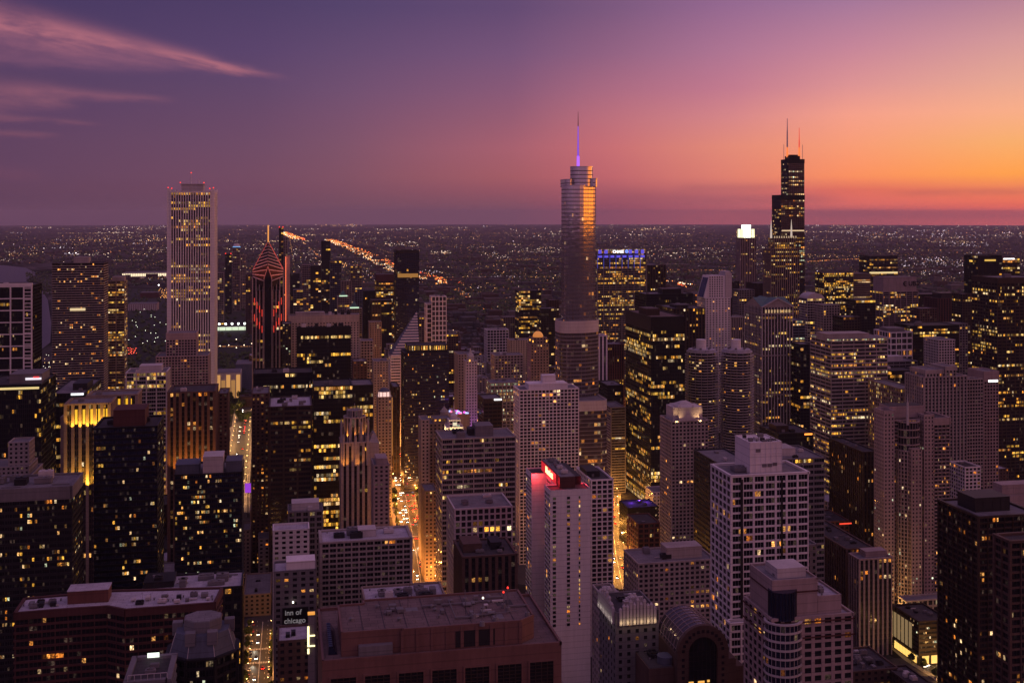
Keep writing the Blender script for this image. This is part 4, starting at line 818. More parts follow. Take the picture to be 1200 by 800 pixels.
# diamond roofed tower
D = 1500; x0, x1, y0, y1 = fp(458, 492, D, dep=34); org = ((x0+x1)/2, (y0+y1)/2, 0); FOOT.append(rect(x0, x1, y0, y1))
rt = block("diamond_roof_tower", "white striped tower with a steeply slanted diamond roof", "tower", org, ref="diamond roofed tower", z=178)
zl = zat(416, D); zh = zat(367, D)
facetier(rt, org, rect(x0, x1, y0, y1), 0, zl, dict(ST['ribbon'], bw=12, pf=.06, sf=.55, lit=.10, pal='w'), W['white'], r=random.Random(61), parapet=0, roofz=False)
m = MB(); lo = zl-.2; m.poly([(x0, y0-.1, lo), (x1, y0-.1, lo), (x1, y1, zh)]); m.poly([(x0, y0-.1, lo), (x1, y1, zh), (x0, y1, lo)]); m.poly([(x1, y0-.1, lo), (x1, y1, lo), (x1, y1, zh)]); m.poly([(x0, y1, lo), (x1, y1, zh), (x1, y1, lo)]); m.build("roof", W['slate'], rt, org)
for k in range(16):
    f = k/16.0; a = (x0+(x1-x0)*f, y0+(y1-y0)*f-.1 if False else y0-.2+(y1-y0)*f, lo+(zh-lo)*f); b = (x1, y0-.2+(y1-y0)*f, lo+(zh-lo)*f)
    m = MB(); m.bar(a, b, 1.15, 4); m.build("roof_band", W['white'], rt, org)

# gothic tower
D = 927; x0, x1, y0, y1 = fp(401, 432, D, dep=22); org = ((x0+x1)/2, (y0+y1)/2, 0); cx, cy = org[:2]; FOOT.append(rect(x0-2, x1+8, y0, y1+6))
rt = block("gothic_tower", "gothic stone tower whose lantern and buttresses glow orange", "tower", org, ref="gothic tower", z=141)
gt = dict(ST['pier'], bw=4.4, pf=.5, pd=1.2, lit=.05, mode='r')
facetier(rt, org, rect(x0, x1, y0, y1), 0, zat(519, D), gt, W['beige'], r=random.Random(71), near=True)
m = MB(); a8 = [(cx+9*math.cos(R(22.5+45*i)), cy+9*math.sin(R(22.5+45*i))) for i in range(8)]
facetier(rt, org, a8, zat(519, D), zat(491, D), dict(ST['pier'], bw=3.5, pf=.4, pd=.8, fh=9, lit=.0), W['beige'], r=rng, parapet=1)
a8 = [(cx+5.6*math.cos(R(22.5+45*i)), cy+5.6*math.sin(R(22.5+45*i))) for i in range(8)]
facetier(rt, org, a8, zat(491, D), zat(483, D), dict(ST['pier'], bw=2.2, fh=4, lit=.0), W['beige'], r=rng, parapet=.6)
for i in range(8):
    a = R(22.5+45*i); bx, by = cx+12*math.cos(a), cy+12*math.sin(a); m = MB(); m.cone(bx, by, .9, .8, zat(522, D), zat(497, D), 6); m.cone(bx, by, .9, .05, zat(497, D), zat(493, D), 6); m.bar((bx, by, zat(503, D)), (cx+8.5*math.cos(a), cy+8.5*math.sin(a), zat(495, D)), .5, 4); m.build("buttress", W['beige'], rt, org)
    bx, by = cx+6.6*math.cos(a), cy+6.6*math.sin(a); m = MB(); m.cone(bx, by, .5, .4, zat(491, D), zat(482, D), 6); m.cone(bx, by, .4, .02, zat(482, D), zat(479, D), 6); m.build("pinnacle", W['beige'], rt, org)
m = MB(); m.bar((cx, cy, zat(483, D)), (cx, cy, zat(475, D)), .15); m.build("flagpole", W['pale'], rt, org)
for a, b in ((x0+1, y0-1), (cx, y0-1.5), (x1-1, y0-1)):
    m = MB(); m.cone(a, b, 1.3, 1.1, zat(545, D), zat(512, D), 6); m.cone(a, b, 1.1, .05, zat(512, D), zat(507, D), 6); m.build("turret", W['beige'], rt, org)
m = MB(); m.box(x1+.5, x1+9, y0+2, y1, 0, zat(520, D)); m.hex(rect(x1+.5, x1+9, y0+2, y1), zat(520, D), zat(510, D), top=[(x1+4, y0+6), (x1+6, y0+6), (x1+6, y1-4), (x1+4, y1-4)]); m.build("stair_wing", W['beige'], rt, org)

# white clock tower
D = 1010; cx, cy = at(532, D); org = (cx, cy, 0)
rt = block("clock_tower", "creamy white floodlit clock tower peeping over the beige office roof", "tower", org, ref="white clock tower", z=141)
facetier(rt, org, rect(cx-7.5, cx+7.5, cy-7, cy+8), 0, zat(500, D), dict(ST['punched'], bw=3.6, lit=.5, pal='w'), W['white'], r=rng)
facetier(rt, org, rect(cx-5, cx+5, cy-5, cy+5), zat(500, D), zat(492, D), dict(ST['grid'], bw=3, lit=.6, pal='w'), W['white'], r=rng)
m = MB(); m.cone(cx, cy, 3.2, 3.0, zat(492, D), zat(486, D), 8); m.cone(cx, cy, 3.4, 1.6, zat(486, D), zat(484, D), 8); m.cone(cx, cy, 1.5, 1.3, zat(484, D), zat(481, D), 8); m.build("lantern", W['white'], rt, org)
m = MB(); m.cone(cx, cy, .7, .08, zat(481, D), zat(470, D), 6); m.build("spire", W['pale'], rt, org)
m = MB(); m.hex([(cx+1.9*math.cos(R(a)), cy-5.5) for a in range(0, 360, 20)][:1]*3 if False else rect(cx-1.8, cx+1.8, cy-5.75, cy-5.45), zat(497.5, D), zat(493.5, D)); m.build("clock_face", glow("clock_light", (1, .9, .6), .8), rt, org)
for a in (-1, 1):
    for b in (-1, 1): m = MB(); m.cone(cx+a*6.5, cy+b*6, .9, .1, zat(500, D), zat(495, D), 6); m.build("finial", W['white'], rt, org)
D = 1090; cx, cy = at(520.5, D); org = (cx, cy, 0)
rt = block("cupola_block", "stone cupola with an open lantern left of the white clock tower", "tower", org, z=120)
facetier(rt, org, rect(cx-4.5, cx+4.5, cy-4.5, cy+4.5), 0, zat(491, D), dict(ST['punched'], bw=4), W['beige'], r=rng)
m = MB(); m.cone(cx, cy, 4.2, 3.8, zat(491, D), zat(482, D), 8); m.cone(cx, cy, 4.4, .3, zat(482, D), zat(476, D), 8); m.cone(cx, cy, .25, .05, zat(476, D), zat(472, D), 5); m.build("cupola", W['beige'], rt, org)

# slender crown, turret, dome, octagon crown: parts of towers built above
def find0(s): return [q for q in scene.objects if q.get('label', '').startswith(s)][0]
def extras(t): return t[0], t[1], t[2]
rt, org, (a0, a1, b0, b1, z) = extras(slim); cx, cy = (a0+a1)/2, (b0+b1)/2
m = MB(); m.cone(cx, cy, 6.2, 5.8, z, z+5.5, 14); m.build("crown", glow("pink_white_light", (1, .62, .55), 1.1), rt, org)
for i in range(10): a = R(36*i); m = MB(); m.bar((cx+6.5*math.cos(a), cy+6.5*math.sin(a), z), (cx+6.4*math.cos(a), cy+6.4*math.sin(a), z+6.4), .4, 4); m.build("crown_rib", W['beige'], rt, org)
m = MB(); m.cone(cx, cy, 6.6, 3, z+5.5, z+9, 14); m.build("crown_roof", W['slate'], rt, org)
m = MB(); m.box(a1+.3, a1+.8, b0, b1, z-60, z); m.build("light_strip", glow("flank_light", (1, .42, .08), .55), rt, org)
for t_, nm in ((None, None),):
    for o in [h for h in HERO if h[0] == "slim turreted tower"]:
        cx, cy, _ = o[1]; z = o[2]; rt2 = [q for q in scene.objects if q.get('label', '').startswith("slim pale tower with a turret")][0]; og = tuple(rt2.location)
        m = MB(); m.cone(cx, cy, 4.2, 3.8, z, z+6, 8); m.cone(cx, cy, 4.2, 1.4, z+6, z+10, 8); m.cone(cx, cy, 1.2, .2, z+10, z+15, 6); m.build("turret", W['pale'], rt2, og)
        m = MB(); m.cone(cx-2, cy-6.9, .9, .7, z+.5, z+2.5, 6); m.build("crown_light", AMB, rt2, og)
rt, org, (a0, a1, b0, b1, z) = extras(dome); cx, cy = (a0+a1)/2, (b0+b1)/2; z = zat(396, 1273)+.8
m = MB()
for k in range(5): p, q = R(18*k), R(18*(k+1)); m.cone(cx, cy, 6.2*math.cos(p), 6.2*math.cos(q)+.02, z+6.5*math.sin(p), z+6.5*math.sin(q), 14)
m.build("dome", glow("dome_light", (1, .33, .05), .55), rt, org)  # floodlit look given by the dome's own glow
m = MB(); m.cone(cx, cy, .9, .6, z+6.4, z+9, 8); m.build("lantern", W['tan'], rt, org)
for a in (-1, 1):
    for b in (-1, 1): m = MB(); m.cone(cx+a*8, cy+b*8, 1.6, 1.5, z-9, z-2, 8); m.cone(cx+a*8, cy+b*8, 1.7, .1, z-2, z+1.2, 8); m.build("corner_turret", W['tan'], rt, org); m = MB(); m.cone(cx+a*8, cy+b*8-1.8, .7, .6, z-5, z-3, 6); m.build("crown_light", AMB, rt, org)
rt = [q for q in scene.objects if q.get('label', '').startswith("pale concrete high rise with a lit oct")][0]; org = tuple(rt.location); cx, cy = org[:2]; z = [h[2] for h in HERO if h[0] == "octagon crowned high rise"][0]
for i, (w_, d_) in enumerate(((12.5, 8.5), (8.5, 11.5))):
    m = MB(); m.box(cx-w_, cx+w_, cy-d_, cy+d_, z, z+11+i*.4); m.build("crown", W['pale'], rt, org)
m = MB(); m.hex(rect(cx-9, cx+9, cy-8, cy+8), z+11.4, z+15, top=rect(cx-2, cx+2, cy-1, cy+1)); m.build("crown_roof", W['pale'], rt, org)
for xx in (cx-12.7, cx-8, cx+3, cx+10): m = MB(); m.bar((xx, cy-12.2, z+10), (xx, cy-12.2, z+13.5), .3); m.build("mast", W['pale'], rt, org)

# self-glowing yellow panels in place of floodlit crown stone, amber foot lights; orange wash of the brown tower
def glow_panels(t, n, h0, h1, mat, fx=(0.05, .97), w_=.55, dy=-1.0, name="crown_light"):  # panels glow themselves, standing in for stone under floodlights
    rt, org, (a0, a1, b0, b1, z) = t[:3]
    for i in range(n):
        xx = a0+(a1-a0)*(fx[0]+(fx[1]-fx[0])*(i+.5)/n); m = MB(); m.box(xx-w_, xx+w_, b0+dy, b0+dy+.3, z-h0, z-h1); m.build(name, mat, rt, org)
def gradglow(name, c0, c1, zlo, zhi, lo=2.0, hi=.2):
    """an even glow standing in for a floodlit panel"""
    return glow(name, c0, (lo+hi)/2)
glow_panels(crowned, 9, 13, 3, glow("yellow_crown_light", (1, .50, .012), .95), (.2, 1), .8, -.9); glow_panels(crowned2, 11, 11, 2, glow("yellow_crown_light", (1, .50, .012), .95), (.05, .92), .75, -.9)
ORL = (1, .34, .04); YLL = (1, .50, .05)
a0, a1, b0, b1, z = brt[2]
for k in range(5): xx = a0+5+(a1-a0-10)*k/4; spot((xx, b0-7, zat(556, 895)), (xx, b0, zat(520, 895)), 3.2e4, ORL, 80)
a0, a1, b0, b1, z = crowned[2]
for k in range(5): xx = a0+4+(a1-a0-6)*k/4; spot((xx, b0-4, zat(572, 756)), (xx, b0, zat(556, 756)), 3e4, YLL, 90); spot((xx, b0-4, z-16), (xx, b0, z-8), 1.4e4, YLL, 90)
cx, cy = at(416.5, 927+11)
for k in range(8): a = R(45*k); spot((cx+11.5*math.cos(a), cy+11.5*math.sin(a), zat(514, 927)), (cx+7*math.cos(a), cy+7*math.sin(a), zat(498, 927)), 6e3, ORL, 65)
spot((cx-9, cy-18, zat(548, 927)), (cx-9, cy-11, zat(530, 927)), 9e3, ORL, 80); spot((cx+2, cy-18, zat(548, 927)), (cx+2, cy-11, zat(530, 927)), 6e3, ORL, 80)
cx, cy = at(532, 1010)
for k in range(8): a = R(45*k+20); spot((cx+11*math.cos(a), cy+11*math.sin(a), zat(508, 1010)), (cx+5*math.cos(a), cy+5*math.sin(a), zat(494, 1010)), 9e3, (1, .74, .3), 90)
cx, cy = at(400, 900); rx_, ry_ = 0, 0
t = [q for q in scene.objects if q.get('label', '').startswith("pale concrete high rise with a lit oct")][0].location
for dx in (-12, 9): spot((t.x+dx, t.y-16, zat(496, 900)+1), (t.x+dx*.8, t.y-10, zat(486, 900)), 5e3, (1, .6, .25), 80)

o = find0("white framed tower with tall") ; og = tuple(o.location); x0, x1, y0, y1 = fp(-32, 38, 1250, 49); z = zat(335, 1250); m = MB()
for px in (-14, 12.5, 28, 37.3): xx = P2_(px, y0); m.box(xx-.75, xx+.75, y0-1.2, y0-.3, 0, z)
for k in range(14): m.box(x0, x1, y0-1.15, y0-.35, z-1.6-13.4*k, z-.4-13.4*k)
m.box(x0-.2, x1+.2, y0-1.25, y0+1, z-1.2, z+3)
m.build("frame", W['white'], o, og); m = MB(); xa_, xb_ = P2_(28.5, y0), P2_(37, y0)
for k in range(46): m.box(xa_, xb_, y0-.9, y0-.33, z-3-4.2*k-.5, z-3-4.2*k+.5)
m.build("balcony_rail", W['white'], o, og)
# ------------------------------------------------------------------ lettering (real raised letters on real walls)
def letters(parent, org, text, loc, height, facing, mat, name="sign_lettering", space=1.0, depth=.15):
    cu = bpy.data.curves.new("t", 'FONT'); cu.body = text; cu.size = height; cu.extrude = depth; cu.space_character = space; cu.align_x = 'CENTER'; cu.offset = height * .012
    to = bpy.data.objects.new("t", cu); COL.objects.link(to); dg = bpy.context.evaluated_depsgraph_get()
    me = bpy.data.meshes.new_from_object(to.evaluated_get(dg)); bpy.data.objects.remove(to); me.materials.clear(); me.materials.append(mat); me.name = name
    o = link(bpy.data.objects.new(name, me)); o.parent = parent
    o.location = (loc[0]-org[0], loc[1]-org[1], loc[2]-org[2]); o.rotation_euler = (R(90), 0, {'N': 0, 'E': R(-90)}[facing]); o.color = (0, 0, 0, 1)
    return o
def P2(px, D, Y=None):
    a, b = ray(px)
    if Y is None: return at(px, D)
    return (Y*a/b, Y)

# white slab hotel with the red sign
D = 700; Y1 = at(668, D)[1]; z1 = zat(575, D); xa, xb = P2(645, 0, Y1)[0], P2(692, 0, Y1)[0]; Ys = Y1+16; Yr = Y1+46; xs = P2(654, 0, Ys)[0]-.5; xr = P2(623, 0, Yr)[0]
org = ((xa+xb)/2, Y1+20, 0); rt = block("slab_hotel", "white slab hotel with blank walls and a red glowing rooftop sign", "hotel", org, ref="white slab hotel", z=z1); FOOT.append(rect(xr, xb, Y1, Yr+20))
hw = W['white']; m = MB(); m.box(xa, xb, Y1, Ys, 0, z1); m.build("wall", hw, rt, org)
m = MB(); m.box(xs, xb-.3, Ys, Yr, 0, z1-.02); m.build("wall", hw, rt, org)
m = MB(); m.box(xr, xb-.5, Yr, Yr+18, 0, z1-.05); m.build("wall", hw, rt, org)
wins, gb = [], MB(); rr = random.Random(9)
def wcol(p, u, s0, w_, zlo, zhi, fh, lit, pal=ORG, hh=1.7):
    z = zhi
    while z - fh > zlo:
        c = rr.choice(pal); g = rr.choice((.3, .6, 1)); e = tuple(v*g for v in c) if rr.random() < lit else ((.04, .03, .02) if rr.random() < .2 else (0, 0, 0))
        wins.append((p, u, s0, s0+w_, z-fh+.6, z-fh+.6+hh, e)); z -= fh
wl_ = xb-xa
for f, w_, l in ((.06, 2.0, .05), (.41, 2.0, .06), (.705, 1.0, .55)): wcol((xa, Y1), (1, 0), wl_*f, w_, z1-88, z1-3, 2.75, l)
for k in range(4): wcol((xa, Ys), (0, -1), 1.0+k*3.8, 2.4, 30, z1-2, 2.75, .05)
for k in range(9): wcol((xs, Yr), (0, -1), 1.0+k*3.25, 2.2, 30, z1-2, 2.75, .05)
for k in range(5): wcol((xr, Yr+18), (0, -1), 1.0+k*3.4, 2.3, 30, z1-2, 2.75, .08)
window_objects(wins, gb, G['n'], rt, org, True); gb.build("glazing", G['n'], rt, org, attr=True, stuff=True)
m = MB()
for z_ in [z1-2-2.75*k for k in range(38)]:
    m.obox((xa, Ys), (0, -1), 0, 16, 0, .25, z_-.1, z_+.35); m.obox((xr, Yr+18), (0, -1), 0, 18, 0, .25, z_-.1, z_+.35); m.obox((xs, Yr), (0, -1), 0, 30, 0, .25, z_-.1, z_+.35)
m.build("floor_band", hw, rt, org)
def ring(parent, org, P, z0, z1, w_, mat, name="parapet"):
    P = ccw(P); m = MB()
    for i in range(len(P)):
        p, q = P[i], P[(i+1) % len(P)]; L = math.hypot(q[0]-p[0], q[1]-p[1]); m.obox(p, ((q[0]-p[0])/L, (q[1]-p[1])/L), -.1, L, -w_, .1, z0, z1)
    m.build(name, mat, parent, org)
for (a, b, c, d), k in (((xa, xb, Y1, Ys), 0), ((xs, xb-.3, Ys, Yr), .03), ((xr, xb-.5, Yr, Yr+18), .06)):
    m = MB(); m.box(a+.3, b-.3, c+.3, d-.3, z1, z1+.1+k); m.build("roof", RF['dark'], rt, org); 
ring(rt, org, rect(xa, xb, Y1, Ys), z1, z1+1, .3, hw); ring(rt, org, rect(xr, xs, Yr, Yr+18), z1, z1+1, .3, hw)
pa, pb, pc, pdd = P2(656, 0, Y1+7)[0], P2(674, 0, Y1+7)[0], Y1+7, Yr+12
m = MB(); m.box(pa, pb, pc, pdd, z1+.1, z1+7.2); m.build("penthouse", W['maroon'], rt, org)
m = MB(); m.box(pa+.2, pb+.0, pc, pdd, z1+7.2, z1+7.6); m.build("penthouse_roof", RF['grey'], rt, org)
m = MB(); m.box(pb, pb+6, pc+8, pdd-4, z1+.1, z1+5.5); m.build("penthouse", W['black'], rt, org)
hvac(rt, org, rect(pa+1, pb-1, pc+3, pdd-3), z1+7.6, rr, 7, .8)
m = MB(); m.box(pa-.5, pa-.2, pc+9, pdd-1, z1+.6, z1+7.0); m.build("sign_panel", glow("sign_red", (1, .02, .03), .55), rt, org)
letters(rt, org, "Marriott", (pa-.7, (pc+9+pdd-1)/2-3, z1+2.2), 6.2, 'E', glow("sign_white", (1, .72, .3), 2.4), space=.95)
pt((xs-9, Yr-3.5, z1+1.0), 6e3, (1, .03, .04), 1.0); pt((pa-3, pc+2, z1+4), 2.5e3, (1, .03, .05), .5); pt((xr+13, Yr+10, z1+4), 2e3, (1, .03, .05), .6); pt((pb+9, pc+4, z1+2.5), 2e3, (1, .03, .05), .5)

# big white gridded high rise
t = tower("apartment_tower", "biggest white gridded high rise with a tall blank penthouse, lower right of centre", "tower", 857, 947, 557, 520, dict(ST['biggrid'], lit=.075, bw=5.3), 'white', E=838, dep=24, near=True, units=5, roof='grey', ref="biggest white high rise", e=.9, seed=8)
rt, org, (a0, a1, b0, b1, z) = t[:3]; w_ = a1-a0
pX0, pX1 = P2(879, 0, b0+4)[0], P2(916, 0, b0+4)[0]; zp = zat(519, 524)
m = MB(); m.box(pX0, pX1, b0+4, b0+22, z, zp)
for k in range(7): xx = pX0+(pX1-pX0)*k/6; m.box(xx-.12, xx+.12, b0+3.8, b0+4, z, zp)
for k in range(1, 3): m.box(pX0, pX1, b0+3.85, b0+4, z+(zp-z)*k/3, z+(zp-z)*k/3+.3)
m.build("penthouse", W['white'], rt, org)
m = MB()
for fx, fz in ((.25, .72), (.45, .22), (.62, .22), (.78, .25)): xx = pX0+(pX1-pX0)*fx; zz = z+(zp-z)*fz; m.box(xx-1.1, xx+1.1, b0+3.7, b0+3.95, zz, zz+1.5)
m.build("vent_louvre", W['grey'], rt, org)
hvac(rt, org, rect(pX0, pX1, b0+4, b0+22), zp, rr, 8, .6); ring(rt, org, rect(pX0, pX1, b0+4, b0+22), zp, zp+.6, .3, W['white'])
for px, w2 in ((868.5, .6), (915.5, .45)):
    xx = P2(px, 0, b0)[0]; m = MB(); m.box(xx-w2, xx+w2, b0-.9, b0-.6, 40, z-1); m.build("recess_strip", W['dark'], rt, org)  # dark strip set on the face for the shade of a recess
facetier(rt, org, rect(P2(856, 0, b0-5)[0], P2(881, 0, b0-5)[0], b0-5, b0-.7), max(0, z0v(510)), zat(731, 512), dict(ST['biggrid'], lit=.05), W['white'], near=False, r=rr, roof='grey')
T("office_block", "blank grey roofed wall block beside the biggest white high rise", "office block", 944, 957, 640, 560, 'punched', 'grey', dep=20, lit=.05, units=0)

# stepped high rise with a curved glass bay
t = tower("apartment_tower", "near pinkish high rise with a rounded glass bay and stepped roof blocks", "tower", 905, 999, 724, 430, dict(ST['grid'], bw=4.4, pf=.34, sf=.34, lit=.05), 'pink', E=888, dep=26, near=True, units=3, roof='pale', ref="pinkish stepped high rise", seed=4, e=1.0)
rt, org, (a0, a1, b0, b1, z) = t[:3]
def vol(pa, pb, top, Yo, dep, mat, name="penthouse", z0=None, roofm='grey'):
    Y = b0+Yo; xa_, xb_ = P2(pa, 0, Y)[0], P2(pb, 0, Y)[0]; zt = H-(top-EY)*((xa_+xb_)/2*S+Y*C)/F
    m = MB(); m.box(xa_, xb_, Y, Y+dep, z if z0 is None else z0, zt); m.build(name, mat, rt, org); ring(rt, org, rect(xa_, xb_, Y, Y+dep), zt, zt+1.0, .4, mat)
    m = MB(); m.box(xa_+.5, xb_-.5, Y+.5, Y+dep-.5, zt, zt+.15); m.build("roof", RF[roofm], rt, org)
    return xa_, xb_, Y, zt
v1 = vol(905, 958, 681, 2.5, 21, W['pink']); v2 = vol(958.3, 986, 700, 3, 18, W['pink'], roofm='pale')
m = MB(); m.box(v1[0]+4, v1[1]-3, v1[2]+4, v1[2]+15, v1[3], v1[3]+4); m.build("penthouse", W['pale'], rt, org); hvac(rt, org, rect(v1[0]+2, v1[1]-1, v1[2]+2, v1[2]+19), v1[3]+.15, rr, 5, .7); hvac(rt, org, rect(v2[0]+1, v2[1]-1, v2[2]+1, v2[2]+16), v2[3]+.15, rr, 4, .6)
bx, by = P2(921, 0, b0)[0], b0+2.5; cyl = [(bx+7*math.cos(R(a)), by+6*math.sin(R(a))) for a in range(0, 360, 15)]
facetier(rt, org, cyl, max(0, z0v(430)), z-1, dict(fh=3.2, bw=1.8, pf=.08, pd=.12, sf=.24, sd=.45, sub=1, lit=.06, mode='r', pal='o', e=.8), W['pale'], g='blue', r=rr, near=True, parapet=.6)
m = MB(); m.hex([(bx+5.5*math.cos(R(a)), by+1+5*math.sin(R(a))) for a in range(0, 360, 15)], z, v1[3]-3); m.build("curved_glazing", G['blue'], rt, org)
m = MB()
for i in range(14): a = R(180+180*i/13); m.bar((bx+5.6*math.cos(a), by+1+5.1*math.sin(a), z), (bx+5.6*math.cos(a), by+1+5.1*math.sin(a), v1[3]-2.8), .12, 4)
m.build("mullion", W['dark'], rt, org)
for dz in (0.4, 6.5): ring(rt, org, rect(a0-.62, a1+.62, b0-.62, b1+.62), z-dz-.9, z-dz-.4, .3, W['maroon'], "colour_band")
ring(rt, org, rect(v1[0]-.1, v1[1]+.1, v1[2]-.1, v1[2]+21), v1[3]-4.4, v1[3]-3.8, .3, W['maroon'], "colour_band")

# high rise with a glass drum between two slabs
D = 900; Y1 = at(1070, D)[1]; X1, X2 = P2(1030, 0, Y1)[0], P2(1114, 0, Y1)[0]; org = ((X1+X2)/2, Y1+14, 0); rt = block("apartment_tower", "brown concrete high rise with a rounded glass drum between two slabs", "tower", org, ref="drum fronted high rise", z=190); FOOT.append(rect(X1, X2, Y1-4, Y1+28)); r5 = random.Random(55)
gs = dict(ST['punched'], bw=3.2, pf=.56, sf=.5, lit=.09, pal='w', fh=3.1, e=1.1)
zt = zat(484, D); x_ = lambda px, dy=0: P2(px, 0, Y1+dy)[0]
facetier(rt, org, rect(x_(1036), x_(1048), Y1, Y1+15), 0, zt, gs, W['pink'], r=r5, near=True, roof='dark', parapet=3)
facetier(rt, org, rect(x_(1083), x_(1094.5), Y1, Y1+28), 0, zat(489, D), gs, W['pink'], r=r5, near=True, roof='dark', parapet=2)
facetier(rt, org, rect(x_(1094.6), x_(1113), Y1+.6, Y1+27), 0, zat(492, D), dict(ST['slab'], bw=4, lit=.14, sd=.9, pal='o', e=1.1), W['pink'], r=r5, near=True, roof='dark', band=5)
facetier(rt, org, rect(x_(1047.1), x_(1082.9), Y1+6, Y1+27), 0, zat(494, D), dict(ST['slab'], bw=4, lit=.1), W['pink'], r=r5, roof='dark')
m = MB(); m.box(x_(1050), x_(1091), Y1+10, Y1+26, zat(492, D), zat(478, D)); m.build("penthouse", W['pink'], rt, org); m = MB(); m.box(x_(1050)+.5, x_(1091)-.5, Y1+10.5, Y1+25.5, zat(478, D), zat(478, D)+.2); m.build("penthouse_roof", RF['dark'], rt, org)
cxx = x_(1064, 5); cyl = [(cxx+9.3*math.cos(R(a)), Y1+6+8*math.sin(R(a))) for a in range(0, 360, 15)]
facetier(rt, org, cyl, zat(530, D), zat(495, D), dict(fh=6.3, bw=2.4, pf=.1, pd=.15, sf=.16, sd=.8, sub=1, lit=.05, mode='r', pal='o', e=.8), W['pink'], r=r5, roof='grey')
cyl = [(cxx+9.9*math.cos(R(a)), Y1+4+8.4*math.sin(R(a))) for a in range(0, 360, 15)]
facetier(rt, org, cyl, 0, zat(528, D), dict(ST['slab'], fh=3.1, bw=2.5, sf=.3, sd=.7, lit=.18, pal='w', e=1.1, sub=1), W['pink'], r=r5, near=True, roof='grey')
facetier(rt, org, rect(cxx-4, cxx+5, Y1-7, Y1-3), 0, zat(525, D), gs, W['pink'], r=r5, near=True)
m = MB(); m.cone(x_(1062), Y1-2, 1.1, .8, zat(497, D), zat(470, D), 8); m.cone(x_(1062), Y1-2, .5, .1, zat(470, D), zat(461, D), 6); m.build("mast", W['pale'], rt, org)

# brown granite building with a barrel vault
D = 480; Y1 = at(824, D)[1]; xc = P2(824, 0, Y1)[0]; zc = zat(764, D); rad = 11.1; org = (xc, Y1+14, 0); hw_ = 16
rt = block("vaulted_building", "brown granite building with a great arched vault roof facing the camera", "building", org, ref="vaulted building", z=135); FOOT.append(rect(xc-hw_-14, xc+hw_, Y1, Y1+34))
n = 28; ro = rad; arc = lambda r_, k: (xc+r_*math.cos(R(180-180*k/n)), zc+r_*math.sin(R(180-180*k/n)))
m = MB()                                                               # the vault shell
for k in range(n):
    a, b = arc(ro, k), arc(ro, k+1); m.poly([(a[0], Y1+2, a[1]), (a[0], Y1+27, a[1]), (b[0], Y1+27, b[1]), (b[0], Y1+2, b[1])][::-1])
m.build("vault", G['half'], rt, org)
for j in range(8):
    m = MB(); yy = Y1+3+j*3.4
    for k in range(n): a, b = arc(ro+.15, k), arc(ro+.15, k+1); m.bar((a[0], yy, a[1]), (b[0], yy, b[1]), .16, 4)
    m.build("vault_rib", W['pink'], rt, org)
m = MB()
for k in range(1, n, 3): a = arc(ro+.12, k); m.bar((a[0], Y1+2, a[1]), (a[0], Y1+27, a[1]), .12, 4)
m.build("vault_rail", W['pink'], rt, org)
m = MB()                                                               # ring of granite in front, with square openings
for k in range(n):
    a, b, c, d = arc(ro+.6, k), arc(ro+.6, k+1), arc(6.6, k+1), arc(6.6, k); 
    for yy, rev in ((Y1, 0), (Y1+2, 1)):
        q = [(a[0], yy, a[1]), (b[0], yy, b[1]), (c[0], yy, c[1]), (d[0], yy, d[1])]; m.poly(q[::-1] if rev else q)
    m.poly([(a[0], Y1, a[1]), (a[0], Y1+2, a[1]), (b[0], Y1+2, b[1]), (b[0], Y1, b[1])]); m.poly([(d[0], Y1, d[1]), (c[0], Y1, c[1]), (c[0], Y1+2, c[1]), (d[0], Y1+2, d[1])])
m.box(xc-ro-.6, xc-6.6, Y1, Y1+2, zc-40, zc); m.box(xc+6.6, xc+ro+.6, Y1, Y1+2, zc-40, zc); m.build("arch_wall", W['brown'], rt, org)
for k in range(13):
    a = R(180-180*(k+.5)/13); px_, pz_ = xc+9.1*math.cos(a), zc+9.1*math.sin(a); m = MB(); m.hex([(px_-.65, Y1-.06), (px_+.65, Y1-.06), (px_+.65, Y1+.02), (px_-.65, Y1+.02)], pz_-.65, pz_+.65); m.build("window", G['n'], rt, org)
for s_ in (-1, 1):
    for k in range(7): xx = xc+s_*9.1; zz = zc-2.6-2.6*k; m = MB(); m.box(xx-.65, xx+.65, Y1-.06, Y1+.02, zz-.65, zz+.65); m.build("window", G['n'], rt, org)
m = MB(); m.box(xc-6.6, xc+6.6, Y1+1.2, Y1+1.5, zc-40, zc); m.poly([(arc(6.7, k)[0], Y1+1.25, arc(6.7, k)[1]) for k in range(n+1)]); m.build("arch_glazing", G['n'], rt, org)
m = MB()
for k in range(-3, 4): m.box(xc+k*1.9-.08, xc+k*1.9+.08, Y1+1.05, Y1+1.2, zc-40, zc+math.sqrt(max(0, 43-(k*1.9)**2)))
for k in range(14): m.box(xc-6.6, xc+6.6, Y1+1.06, Y1+1.19, zc-2*k-.06, zc-2*k+.06)
m.build("mullion", W['dark'], rt, org)
m = MB(); m.box(xc-7.5+1, xc-4, Y1+.9, Y1+1.0, zc-13.6, zc-12.6); m.box(xc-2, xc+1, Y1+.9, Y1+1.0, zc-13.6, zc-12.6); m.box(xc+2.2, xc+3.4, Y1+.9, Y1+1.0, zc-13.4, zc-12.4); m.build("lit_window", glow("inn_light", (1, .5, .1), 1.0), rt, org)
m = MB(); m.box(xc-ro-.6, xc+ro+.6, Y1+2.1, Y1+34, 0, zc-.5); m.build("wall", W['brown'], rt, org)
for i, (dx, dz, w2) in enumerate(((1.5, 4, 4), (5.5, 8, 4), (9.5, 12.5, 4))):
    m = MB(); m.box(xc+ro+dx-1, xc+ro+dx+w2-1.05, Y1+1+i, Y1+30, 0, zc-dz); m.build("stepped_wing", W['brown'], rt, org)
